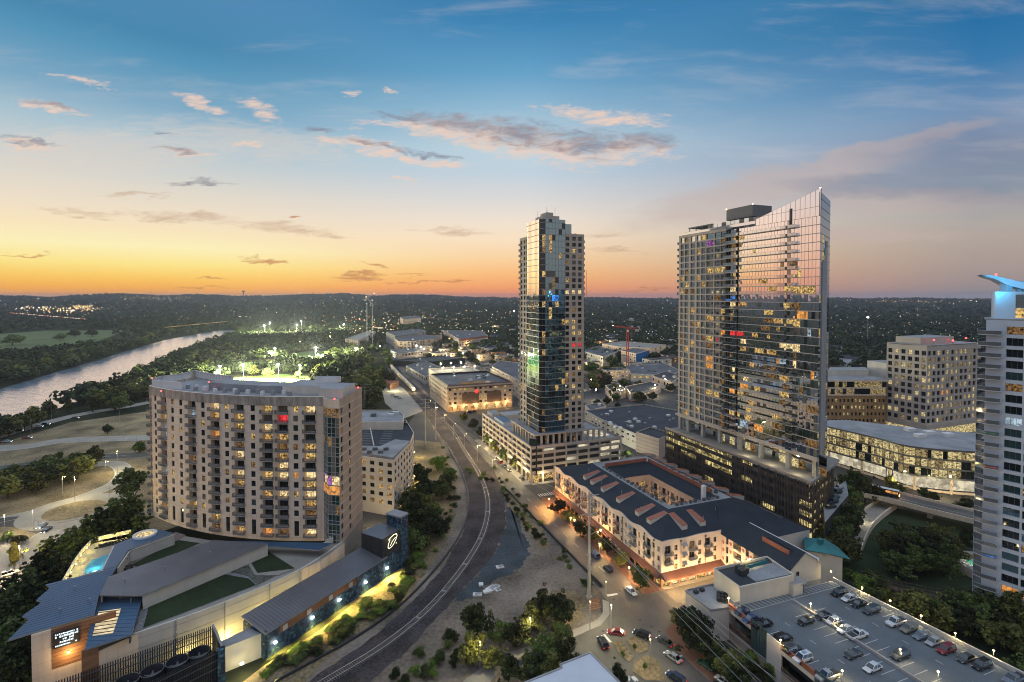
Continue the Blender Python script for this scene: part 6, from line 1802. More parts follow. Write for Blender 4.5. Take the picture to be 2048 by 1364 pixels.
 for px, py in ((300, 1093), (306, 1089), (296, 1098), (262, 1112), (256, 1136)):
  p = G(px, py, zt + .1); m = MB(); m.cyl((p[0], p[1], p[2] + .65), .7, .08, 10, M['dark']); m.cyl(p, .06, .65, 5, M['dark'])
  for k in range(4): m.box((p[0] + 1.1 * math.cos(k * 1.57), p[1] + 1.1 * math.sin(k * 1.57), p[2]), .45, .45, .5, M['dark'], k * 1.57)
  m.build('patio_table', t)
podium()
# ---------------------------------------------------------------- tiled shed with the round white emblem, cooling yard
M['emblem'] = lampmat('emblem_tube', (1, .95, .62), 2.2)
def tiled_shed():
 t = thing('plant_building', 'long shed with blue mosaic walls, grey seamed roof and a tower at its far end', 'plant building', (-50, 150, 0))
 base = [G(x, y, 0)[:2] for x, y in ((532, 1320), (808, 1131))]
 S, l = seg(*base)
 D = 9.2; H0, H1 = 7.0, 7.0
 m = MB(); f = .84
 bar(m, S, 0, l * f, 0, 4.3, -.3, 0, M['tilewall'])
 for (ua, ub, mt) in ((0, 4, 'tilewall'), (4, 30.5, 'brownwood'), (30.5, l * f, 'tilewall')):
  bar(m, S, ua, min(ub, l * f), 4.3, H0 - .1, -.3, 0 if mt == 'tilewall' else -.12, M[mt])
 e = [S(0, 0, 0)[:2], S(0, 0, -D)[:2]]; SE, le = seg(e[1], e[0]); bar(m, SE, 0, le, 0, H0 + .2, -.3, 0, M['tilewall'])
 m.build('wall', t)
 for u in (5, 12.5, 20, 27.5):
  b = MB(); bar(b, S, u, u + 1.3, 4.6, 5.9, -.1, .12, M['offwhite']); b.build('vent_panel', t)
 # roof with ribs across
 m = MB(); u1 = l * f - .1
 a = [S(-.4, 7.0, .5), S(u1, 7.0, .5), S(u1, 8.6, -D - .2), S(-.4, 8.6, -D - .2)]
 m.face(a, M['roofzig']); m.face([(p[0], p[1], p[2] - .3) for p in a], M['frame'])
 for i in range(4):
  p, q = a[i], a[(i + 1) % 4]; m.face([p, q, (q[0], q[1], q[2] - .3), (p[0], p[1], p[2] - .3)], M['galv'])
 for k in range(46):
  u = u1 * (k + .5) / 46; p, q = S(u, 7.06, .5), S(u, 8.66, -D - .2); m.beam(p, q, .07, .1, M['roofzig'])
 m.build('roof', t)
 # dark box with the emblem, tile tower at the far end
 m = MB(); q = [S(l * .80, 0, .05)[:2], S(l * .965, 0, .05)[:2], S(l * .965, 0, -D)[:2], S(l * .80, 0, -D)[:2]]
 m.prism(q, 7.2, 13.4, M['dark'], M['roofzig']); m.build('upper_box', t)
 m = MB(); m.prism([S(u, 0, w)[:2] for u, w in ((l * .84, -.02), (l * .965, -.02), (l * .965, -D), (l * .84, -D))], 0, 7.2, M['tilewall'], M['roofzig']); m.build('lower_box', t)
 m = MB(); m.prism([S(u, 0, w)[:2] for u, w in ((l * .965, .3), (l * 1.035, .3), (l * 1.035, -6), (l * .965, -6))], 0, 17.2, M['tilewall'], M['roofgrey'])
 for (ua, ub, w) in ((l * .96, l * 1.04, .32),): bar(m, S, ua, ub, 17.0, 17.5, -6.3, .35, M['galv'])
 m.build('tower', t)
 # emblem: a leaning oval loop with a tail crossing it
 uc, zc = l * .888, 11.0; m = MB()
 def stroke(pts, w):
  for (u0, z0), (u1_, z1) in zip(pts[:-1], pts[1:]):
   dx, dz = u1_ - u0, z1 - z0; q = math.hypot(dx, dz) or 1; nx, nz = -dz / q * w, dx / q * w
   m.face([S(uc + u0 - nx, zc + z0 - nz, .16), S(uc + u1_ - nx, zc + z1 - nz, .16), S(uc + u1_ + nx, zc + z1 + nz, .16), S(uc + u0 + nx, zc + z0 + nz, .16)], M['emblem'])
 stroke([(-1.8, 1.0), (-.6, 1.5), (.7, 1.8), (2.0, 1.6), (2.3, .9), (1.7, -.2), (.6, -1.3), (-.4, -1.8), (-1.6, -1.9), (-2.1, -1.3), (-1.8, -.2), (-1.1, .8), (-1.8, 1.0)], .12)
 stroke([(-1.0, -1.2), (-.2, -.3), (.9, .35), (1.6, .6)], .10)
 stroke([(1.7, -1.3), (1.95, -1.6)], .14)
 m.build('emblem', t)
 pointlamp('emblem_glow', S(uc, zc, 1.2), 60, (1, .95, .6), t, .5)
 # low flat roofed wall block in front
 P = [G(x, y, 6.2)[:2] for x, y in ((439, 1284), (444, 1297), (530, 1264), (506, 1252))]
 b = MB(); b.prism(P, 0, 6.2, M['offwhite'], M['roofgrey']); b.build('low_block', t)
 # flood lamps at the foot of the walls
 for u in (2.5, 14, 23.5, 34, 43.6):
  p = S(u, 3.0, .35); b = MB(); bar(b, S, u - .35, u + .35, 3.0, 3.3, .02, .5, M['lampw']); w = b.build('flood_lamp', t)
  pointlamp('flood_light', S(u, 2.2, .9), 70, (1, .90, .50), w, .2)
  pointlamp('flood_spot', S(u, 3.0, .7), 9000, (1, .76, .18), w, .3, 150, S(u, 0, 3.6))
 p = G(484, 1326, 2.8); b = MB(); b.box((p[0] + .2, p[1] - .4, 2.8), .7, .4, .3, M['lampw'], .6); w = b.build('flood_lamp', t)
 pointlamp('flood_light', (p[0] + 1.2, p[1] - 1.4, 2.6), 900, (1, .84, .34), w, .4)
tiled_shed()
def cooling_yard():
 t = thing('cooling_yard', 'walled cooling yard with black slat fence in front of the concrete wall', 'plant yard', (-80, 120, 0))
 zt = 8.4
 bk = (G(70, 1378, zt)[:2], G(424, 1252, zt)[:2]); fr = (G(225, 1400, zt)[:2], G(442, 1295, zt)[:2])
 for nm, (p, q), s in (('slat_fence', bk, 1), ('slat_fence', fr, 1)):
  S, l = seg(p, q); m = MB(); n = int(l / .46)
  for k in range(n + 1): bar(m, S, l * k / n, l * k / n + .22, .2, zt, -.08, .08, M['dark'])
  for z in (zt - .9, zt - 2.6, zt - 4.4): bar(m, S, 0, l, z, z + .16, .08, .2, M['frame'])
  if p == fr[0]: bar(m, S, 0, l, .2, zt - .6, -.3, -.12, M['dark'])
  m.build(nm, t)
 S, l = seg(bk[1], fr[1]); m = MB(); bar(m, S, 0, l, 0, zt + .2, -.4, 0, M['dark']); bar(m, S, 0, l, zt + .2, zt + .35, -.45, .05, M['galv']); m.build('end_wall', t)
 S, l = seg(fr[1], G(444, 1297, 6.2)[:2]); m = MB(); m.box((*fr[1], 0), 1.6, 1.6, zt - .2, M['tilewall'], .6); m.build('tile_pier', t)
 m = MB(); m.face([(*bk[0], .2), (*bk[1], .2), (*fr[1], .2), (*fr[0], .2)], M['roofdark']); m.build('yard_floor', t)
 for px, py in ((200, 1376), (254, 1357), (304, 1337), (354, 1318), (398, 1300)):
  c = G(px, py + 4, 5.6); m = MB(); n = 20
  pts = lambda r_, z: [(c[0] + r_ * math.cos(2 * math.pi * k / n), c[1] + r_ * math.sin(2 * math.pi * k / n), z) for k in range(n)]
  o0, o1, i1, i0 = pts(2.2, .4), pts(2.4, 5.7), pts(2.25, 5.7), pts(2.0, 3.9)
  for k in range(n):
   q = (k + 1) % n
   m.face([o0[k], o0[q], o1[q], o1[k]], M['dark']); m.face([o1[k], o1[q], i1[q], i1[k]], M['frame']); m.face([i1[k], i1[q], i0[q], i0[k]], M['dark'])
  m.face(i0, M['roofdark']); o = m.build('cooling_fan', t)
  m = MB(); m.cyl((c[0], c[1], 3.92), .7, .5, 10, M['frame'])
  for k in range(6):
   a = k * 1.047; m.beam((c[0], c[1], 4.3), (c[0] + 1.9 * math.cos(a), c[1] + 1.9 * math.sin(a), 4.4), .4, .06, M['frame'])
  m.build('fan_blades', o)
cooling_yard()
# ---------------------------------------------------------------- plain white roof at the bottom edge
def near_roof():
 P = [G(x, y, 10)[:2] for x, y in ((1180, 1306), (1250, 1376), (1330, 1460), (1010, 1460), (1040, 1370), (1124, 1336), (1120, 1330))]
 t = thing('house', 'building with a plain bluish white membrane roof at the bottom of the view', 'building', (*P[0], 0))
 m = MB(); m.prism(P, 0, 9.7, M['offwhite'], M['roofgrey']); m.build('wall', t)
 m = MB(); m.prism(P, 9.72, 10, M['white'], mat('white_membrane', (.62, .66, .72), .7, .05, .3, fine=.2), True)
 ar = [P[6], P[0], P[1], P[2]]
 for p, q in zip(P, P[1:] + P[:1]):
  m.beam((*p, 10.1), (*q, 10.1), .35, .22, M['galv'])
 m.build('roof', t)
near_roof()
# ================================================================ parking structure, white blocks and teal roof (lower right)
DECK = 9.0
def garage():
 r = random.Random(71)
 t = thing('parking_deck', 'open parking deck with painted bays and low lamp topped walls', 'parking deck', L(122, 80, 0))
 P = [(102.6, 105.4), (140.2, 104.2), (145.2, 40), (99.4, 40)]
 m = MB(); m.prism([L(a, b)[:2] for a, b in P], DECK - .5, DECK, M['grey'], M['deck'], True); m.build('deck', t)
 ln = MB(); zl = DECK + .02
 def line(a, b, c, d, w=.13):
  p, q = L(a, b), L(c, d); dx, dy = q[0] - p[0], q[1] - p[1]; k = math.hypot(dx, dy); nx, ny = -dy / k * w / 2, dx / k * w / 2
  ln.face([(p[0] - nx, p[1] - ny, zl), (q[0] - nx, q[1] - ny, zl), (q[0] + nx, q[1] + ny, zl), (p[0] + nx, p[1] + ny, zl)], M['paint'])
 for k in range(26):
  b = 101.0 - k * 2.7
  if b < 42: break
  for a0_, a1_ in ((101.8 + .1 * k * .1, 106.4), (115.2, 119.6), (121.6, 126.2), (136.2, 140.4)):
   if k > 1: line(a0_, b, a1_, b)
 for k in range(7):
  b = 95 - k * 7.1
  line(110.8, b, 110.8, b - 1.6); line(131.4, b - 1, 131.4, b - 2.6)
 for k in range(26):
  a = 104.0 + k * 1.4
  line(a, 104.6, a + .5, 101.9)
 line(103.5, 101.8, 139.6, 101.4); line(103.5, 104.7, 139.8, 104.1)
 tag(ln.build('bay_line', t), kind='stuff')
 # edge walls
 m = MB()
 m.beam(L(140.2, 104, DECK + .5), L(145.2, 40, DECK + .5), .4, 1.1, M['offwhite']); m.build('edge_wall', t)
 m = MB(); m.beam(L(104.5, 105.2, DECK + .45), L(126, 104.7, DECK + .45), .3, .9, M['offwhite']); m.build('edge_wall', t)
 m = MB(); m.beam(L(120.4, 101, DECK + .35), L(120.4, 61, DECK + .35), .5, .7, M['grey']); m.build('divider_wall', t)
 m = MB(); m.beam(L(119.4, 62.5, DECK + .5), L(109.5, 61.8, DECK + .5), .4, 1.1, M['offwhite']); m.beam(L(119.4, 62.5, DECK + .5), L(121.5, 62.2, DECK + .5), .4, 1.1, M['offwhite']); m.build('cross_wall', t)
 m = MB(); m.face([L(120.8, 78, DECK + .03), L(121.5, 78, DECK + .03), L(121.5, 70, DECK + .03), L(120.8, 70, DECK + .03)], M['garagew']); m.build('light_slot', t)
 # street side, panel by panel
 S, l = seg(L(102.6, 105.4)[:2], L(99.4, 40)[:2])
 w = MB(); ora = MB()
 green = mat('green_mesh_panel', (.06, .10, .095), .7, .2, .8)
 u = 0
 for (ln_, k) in ((8.0, 'o'), (5.0, 'g'), (3.2, 'w'), (1.2, 'p'), (9.0, 'o'), (4, 'g'), (5, 'w'), (9, 'o'), (5, 'g'), (16, 'w')):
  a, b = u, u + ln_; u = b
  if k == 'o':
   bar(ora, S, a, b, DECK - .3, DECK + 1.0, -.3, .1, M['redroof']); bar(w, S, a, b, DECK - 1.4, DECK - .3, -.3, .05, M['offwhite'])
   w.face([S(a, 4.6, -2.2), S(b, 4.6, -2.2), S(b, DECK - 1.4, -2.2), S(a, DECK - 1.4, -2.2)], M['dark'])
   bar(ora, S, a, b, 3.4, 4.6, -.3, .1, M['rust']); bar(w, S, a, b, 0, 3.4, -.3, 0, M['tan2'])
  elif k == 'g':
   mesh = MB(); bar(mesh, S, a, b, 3.0, DECK + 1.5, -.1, .08, green)
   for q in range(int(ln_ / .9) + 1): bar(mesh, S, a + q * .9, a + q * .9 + .1, 3, DECK + 1.5, .08, .14, M['dark'])
   mesh.build('mesh_panel', t); bar(w, S, a, b, 0, 3.0, -.3, 0, M['tan2'])
  else:
   bar(w, S, a, b, 0, DECK + .9, -.3, .05, M['pale'])
 w.build('street_wall', t); ora.build('spandrel', t)
 S2, l2 = seg(L(140.2, 104.2)[:2], L(145.2, 40)[:2], -1); m = MB(); m.face([S2(0, 0, 0), S2(l2, 0, 0), S2(l2, DECK, 0), S2(0, DECK, 0)], M['offwhite']); m.build('creek_wall', t)
 # white block, low roof and stair hut standing at the far edge
 g = thing('shop_block', 'white flat roofed block with a dark sunken roof at the end of the parking deck', 'building', L(113, 110, 0))
 Q = [G(x, y, 14)[:2] for x, y in ((1428, 1137), (1480, 1174), (1588, 1150), (1534, 1113))]
 m = MB(); m.prism(Q, 0, 13.4, M['offwhite'], M['roofdark']); m.build('wall', g)
 m = MB()
 for p, q in zip(Q, Q[1:] + Q[:1]): m.beam((*p, 13.75), (*q, 13.75), .35, .75, M['offwhite'])
 m.build('parapet', g)
 m = MB(); m.prism([G(x, y, 13.6)[:2] for x, y in ((1494, 1151), (1512, 1163), (1582, 1148), (1548, 1125), (1500, 1136))], 13.42, 13.6, M['galv'], M['roofgrey']); m.build('roof', g)
 m = MB()
 a, b = G(1476, 1137, 15.0), G(1534, 1120, 15.0); m.beam((a[0], a[1], 14.6), (b[0], b[1], 14.6), .3, 1.0, M['teal']); m.build('roof_screen', g)
 for px, py in ((1478, 1143), (1484, 1150), (1490, 1146)):
  b = MB(); b.box(G(px, py, 13.5), 1.6, 1.4, 1.6, M['dark'], .4); b.build('air_conditioner', g)
 b = MB(); p = G(1500, 1118, 15.2); b.cyl((p[0], p[1], 13.5), .06, 1.6, 5, M['galv']); b.ball(p, .2, M['lampwarm']); w = b.build('roof_lamp', g); pointlamp('roof_light', (p[0], p[1], p[2] + .5), 500, (1, .8, .35), w, .3)
 g = thing('shop_block', 'low pale block with a cluster of black condensers on its flat roof', 'building', L(100, 112, 0))
 Q = [G(x, y, 9)[:2] for x, y in ((1371, 1180), (1426, 1167), (1478, 1205), (1458, 1214), (1422, 1219))]
 m = MB(); m.prism(Q, 0, 8.6, M['pale'], M['roofgrey']); m.build('wall', g)
 m = MB()
 for p, q in zip(Q, Q[1:] + Q[:1]): m.beam((*p, 8.8), (*q, 8.8), .3, .6, M['galv'])
 m.build('parapet', g)
 S_, l_ = seg(Q[4], Q[0], -1) if False else seg(Q[0], Q[4])
 m = pane(S_, 2.4, 3.8, 4.5, 6.2, .02, M['glass'], M['frame'], 2); m.build('window', g)
 for k in range(9):
  p = G(1438 + (k % 3) * 7, 1190 + (k // 3) * 6 + (k % 3) * 1.5, 8.7); b = MB(); b.box(p, .9, .9, 1.0, M['dark'], .4); b.build('condenser', g)
 for px, py in ((1392, 1186), (1404, 1182)):
  b = MB(); b.box(G(px, py, 8.7), 1.2, .9, .7, M['dark'], .4); b.build('roof_vent', g)
 g = thing('stair_hut', 'small white stair hut with a lean to roof on the parking deck', 'hut', L(126, 104, DECK))
 m = MB(); m.box(L(124.5, 104.0, DECK), 3.6, 3.0, 3.2, M['offwhite'], .367, M['roofgrey']); m.build('wall', g)
 m = MB(); m.beam(L(126.6, 102.4, DECK + 2.6), L(126.6, 105.5, DECK + 3.2), 2.4, .2, M['galv']); m.build('lean_to_roof', g)
 m = MB(); m.box(L(126.5, 103.0, DECK), 1.1, .2, 2.2, M['dark'], .367); m.build('door', g)
 # teal metal roof by the creek
 g = thing('pavilion', 'pavilion with a teal many pitched metal roof beside the dark trees', 'pavilion', (*G(1650, 1095, 12)[:2], 0))
 z = 11.5; pk = G(1640, 1078, 14.2)
 ring = [G(x, y, z) for x, y in ((1606, 1074), (1610, 1100), (1660, 1108), (1701, 1119), (1676, 1094), (1650, 1078))]
 m = MB(); pk2 = G(1662, 1092, 13.4)
 for p, q, c in ((0, 1, pk), (1, 2, pk), (2, 3, pk2), (3, 4, pk2), (4, 5, pk2), (5, 0, pk)): m.face([ring[p], ring[q], c], M['teal'])
 m.face([ring[2], pk2, pk], M['teal']); m.face([pk, pk2, ring[5]], M['teal'])
 m.face([(p[0], p[1], z - .15) for p in ring], M['dark'])
 m.build('roof', g)
 m = MB(); c = [(p[0] * .75 + pk[0] * .25, p[1] * .75 + pk[1] * .25) for p in ring]; m.prism(c, 0, z - .1, M['offwhite']); m.build('wall', g)
 b = MB(); b.box((pk[0] - .5, pk[1] - 1, 13.4), 1.6, 1.2, 1.3, M['teal'], .4); b.build('roof_vent', g)
garage()
# ================================================================ vehicles
PAINT = {}
def paint(name, c, metal=.25):
 if name not in PAINT:
  m, t, o = newmat('car_paint_' + name); b = t.nodes.new('ShaderNodeBsdfPrincipled')
  b.inputs['Base Color'].default_value = (*c, 1); b.inputs['Roughness'].default_value = .28; b.inputs['Metallic'].default_value = metal
  b.inputs['Coat Weight'].default_value = .25; b.inputs['Coat Roughness'].default_value = .06
  t.links.new(b.outputs[0], o.inputs[0]); PAINT[name] = m
 return PAINT[name]
COL = {'white': (.72, .73, .74), 'black': (.006, .0065, .008), 'navy': (.02, .035, .08), 'blue': (.03, .07, .20), 'grey': (.05, .055, .062), 'silver': (.40, .41, .42), 'tan': (.22, .19, .15), 'red': (.22, .012, .015), 'green': (.01, .09, .04), 'slate': (.16, .20, .26)}
M['carglass'] = glassmat('car_glass', (.7, .78, .85), .10, .05, (.008, .009, .011))
M['tyre'] = mat('tyre_rubber', (.018, .018, .019), .9, .1, 3)
M['rim'] = mat('wheel_rim', (.35, .35, .36), .35, .1, 3, metal=.7)
CARS = {}
def loft(mb, secs, mt, cap=True):
 """secs: list of rings (same length)"""
 n = len(secs[0])
 for s, e in zip(secs[:-1], secs[1:]):
  for k in range(n):
   q = (k + 1) % n; mb.face([s[k], s[q], e[q], e[k]], mt)
 if cap: mb.face(secs[0][::-1], mt); mb.face(secs[-1], mt)
def car_proto(kind, colour, lights=None):
 key = (kind, colour, lights)
 if key in CARS: return CARS[key]
 p = paint(colour, COL[colour])
 t = bpy.data.objects.new('parked_car', None); C.objects.link(t)
 Lh, wd, zs, zc = {'sedan': (2.35, .90, .80, 1.43), 'suv': (2.4, .95, .98, 1.74), 'pickup': (2.85, .98, 1.02, 1.82), 'hatch': (2.1, .88, .86, 1.5), 'van': (2.5, .97, 1.0, 1.8)}[kind]
 def ring(x, w, zb, zt): return [(x, -w * .86, zb), (x, -w, zb + .16), (x, -w, zt - .16), (x, -w * .84, zt), (x, w * .84, zt), (x, w, zt - .16), (x, w, zb + .16), (x, w * .86, zb)]
 b = MB()
 hood = zs - (.14 if kind != 'pickup' else .05)
 loft(b, [ring(-Lh, wd * .88, .36, zs - .12), ring(-Lh + .12, wd * .97, .26, zs - .02), ring(-Lh * .45, wd, .22, zs), ring(Lh * .35, wd, .22, zs), ring(Lh * .5, wd, .22, zs - .04), ring(Lh - .25, wd * .95, .25, hood), ring(Lh, wd * .82, .34, hood - .16)], p)
 xb0, xb1, xt0, xt1 = {'sedan': (-1.85, 1.15, -1.15, .35), 'suv': (-2.25, 1.2, -2.0, .5), 'pickup': (-.55, 1.45, -.40, .75), 'hatch': (-1.9, 1.15, -1.5, .4), 'van': (-2.35, 1.6, -2.15, .8)}[kind]
 wb, wt = wd * .9, wd * .72
 # roof and pillars in body colour
 R_ = [(xt0, -wt, zc - .03), (xt0, wt, zc - .03), (xt1, wt, zc - .03), (xt1, -wt, zc - .03)]
 R2 = [(xt0 + .12, -wt * .8, zc + .03), (xt0 + .12, wt * .8, zc + .03), (xt1 - .15, wt * .8, zc + .03), (xt1 - .15, -wt * .8, zc + .03)]
 for k in range(4): b.face([R_[k], R_[(k + 1) % 4], R2[(k + 1) % 4], R2[k]], p)
 b.face(R2, p)
 Bq = [(xb0, -wb, zs - .03), (xb0, wb, zs - .03), (xb1, wb, zs - .03), (xb1, -wb, zs - .03)]
 for s in (1, -1):
  for (xa, xt) in ((xb0, xt0), (xb1, xt1), ((xb0 + xb1) / 2 - .1, (xt0 + xt1) / 2 - .1)):
   b.beam((xa, s * wb, zs - .03), (xt, s * wt, zc - .03), .08, .08, p)
 if kind == 'pickup':
  b.face([(-Lh + .14, -wd * .78, zs + .02), (-.75, -wd * .78, zs + .02), (-.75, wd * .78, zs + .02), (-Lh + .14, wd * .78, zs + .02)], M['dark'])
 b.build('body', t)
 g = MB(); q = .985
 for k in range(4):
  j = (k + 1) % 4
  g.face([Bq[k], Bq[j], R_[j], R_[k]], M['carglass'])
 if kind == 'suv' and colour == 'white': g.face([(xt0 + 1.0, -.4, zc + .045), (xt0 + 1.0, .4, zc + .045), (xt1 - .4, .4, zc + .045), (xt1 - .4, -.4, zc + .045)], M['carglass'])
 g.build('windows', t)
 rw = .34 if kind in ('sedan', 'hatch') else .39
 for x in (-Lh * .6, Lh * .62):
  for s in (-1, 1):
   m = MB(); m.tube([(x, s * (wd - .2), rw), (x, s * (wd + .02), rw)], rw, 12, M['tyre']); w = m.build('wheel', t)
   m = MB(); m.tube([(x, s * (wd + .021), rw), (x, s * (wd + .03), rw)], rw * .62, 10, M['rim']); m.build('rim', w)
 for s in (-1, 1):
  m = MB(); m.box((Lh - .06, s * wd * .62, hood - .30), .16, .36, .14, M['headlight'] if lights else M['headlens']); m.build('headlight', t)
  m = MB(); m.box((-Lh + .02, s * wd * .66, zs - .32), .12, .30, .16, M['taillight'] if lights else M['taillens']); m.build('tail_light', t)
 t['category'] = 'car'
 CARS[key] = (t, [False])
 return CARS[key]
def car(kind, colour, loc, ang, label, group, lights=None, name='parked_car'):
 p, used = car_proto(kind, colour, lights)
 o = p if not used[0] else copy_tree(p); used[0] = True
 o.name = {'pickup': 'pickup_truck', 'van': 'minivan'}.get(kind, name); o.location = loc; o.rotation_euler = (0, 0, ang)
 tag(o, label, {'pickup': 'pickup truck', 'van': 'minivan'}.get(kind, 'car'), group)
 return o
AA = math.atan2(AY, AX); BBn = AA + math.pi / 2
ZX = lambda x, y: (1340 + x / 2.893, 1080 + y / 2.893)
DG = 'cars parked on the open deck'
for kind, col_, x, y, s, lb in (
 ('hatch', 'navy', 415, 410, -1, 'navy hatchback in the corner bay beside the orange wall'),
 ('sedan', 'blue', 467, 452, -1, 'blue car between the navy hatchback and a big black pickup'),
 ('pickup', 'black', 535, 482, 1, 'big black pickup parked beside the blue car at the orange wall'),
 ('suv', 'black', 655, 562, 1, 'black off roader with open top bars by the green mesh panel'),
 ('suv', 'grey', 710, 627, 1, 'dark grey car between black off roader and white sunroof car'),
 ('suv', 'white', 767, 678, -1, 'white car with dark sunroof next to the street side wall'),
 ('pickup', 'silver', 912, 780, -1, 'silver pickup with dark bed cover at the bottom of the deck'),
 ('sedan', 'black', 785, 464, -1, 'black car left of the divider wall near its lamp'),
 ('sedan', 'black', 887, 434, -1, 'black car right of the divider wall beside the white hatchback'),
 ('hatch', 'white', 946, 464, -1, 'white hatchback right of the divider wall'),
 ('sedan', 'white', 1017, 512, -1, 'white saloon beside the white pickup at the divider wall'),
 ('pickup', 'white', 1086, 545, 1, 'white pickup with black bed at the divider wall'),
 ('sedan', 'grey', 1060, 654, -1, 'dark grey saloon alone left of the lit slot'),
 ('sedan', 'white', 1172, 732, -1, 'white car partly behind the low cross wall'),
 ('suv', 'grey', 1332, 660, -1, 'grey car behind the lamp at the end of the cross wall'),
 ('suv', 'black', 977, 300, -1, 'black car at the far end of the creek side row'),
 ('sedan', 'white', 1036, 331, -1, 'white car second from the far end of the creek side row'),
 ('sedan', 'black', 1092, 363, -1, 'low black car between a white car and a grey minivan'),
 ('van', 'grey', 1165, 402, -1, 'grey minivan by the lamp on the creek side wall'),
 ('pickup', 'white', 1306, 470, -1, 'white crew cab pickup in the creek side row'),
 ('suv', 'tan', 1382, 508, -1, 'tan car beside the white crew cab pickup'),
 ('sedan', 'slate', 1455, 547, -1, 'blue grey saloon beside the tan car'),
 ('sedan', 'silver', 1527, 582, -1, 'silver saloon between the blue grey saloon and red car'),
 ('suv', 'red', 1597, 628, -1, 'dark red car in the creek side row'),
 ('sedan', 'grey', 1712, 677, -1, 'dark grey saloon beyond the red car'),
 ('suv', 'black', 1803, 718, -1, 'black car nearest in the creek side row but one'),
 ('pickup', 'slate', 1990, 800, -1, 'blue grey pickup cut by the corner of the picture')):
 p = G(*ZX(x, y), DECK + .75)
 car(kind, col_, (p[0], p[1], DECK + .02), AA + (math.pi if s < 0 else 0) + random.uniform(-.03, .03), lb, DG)
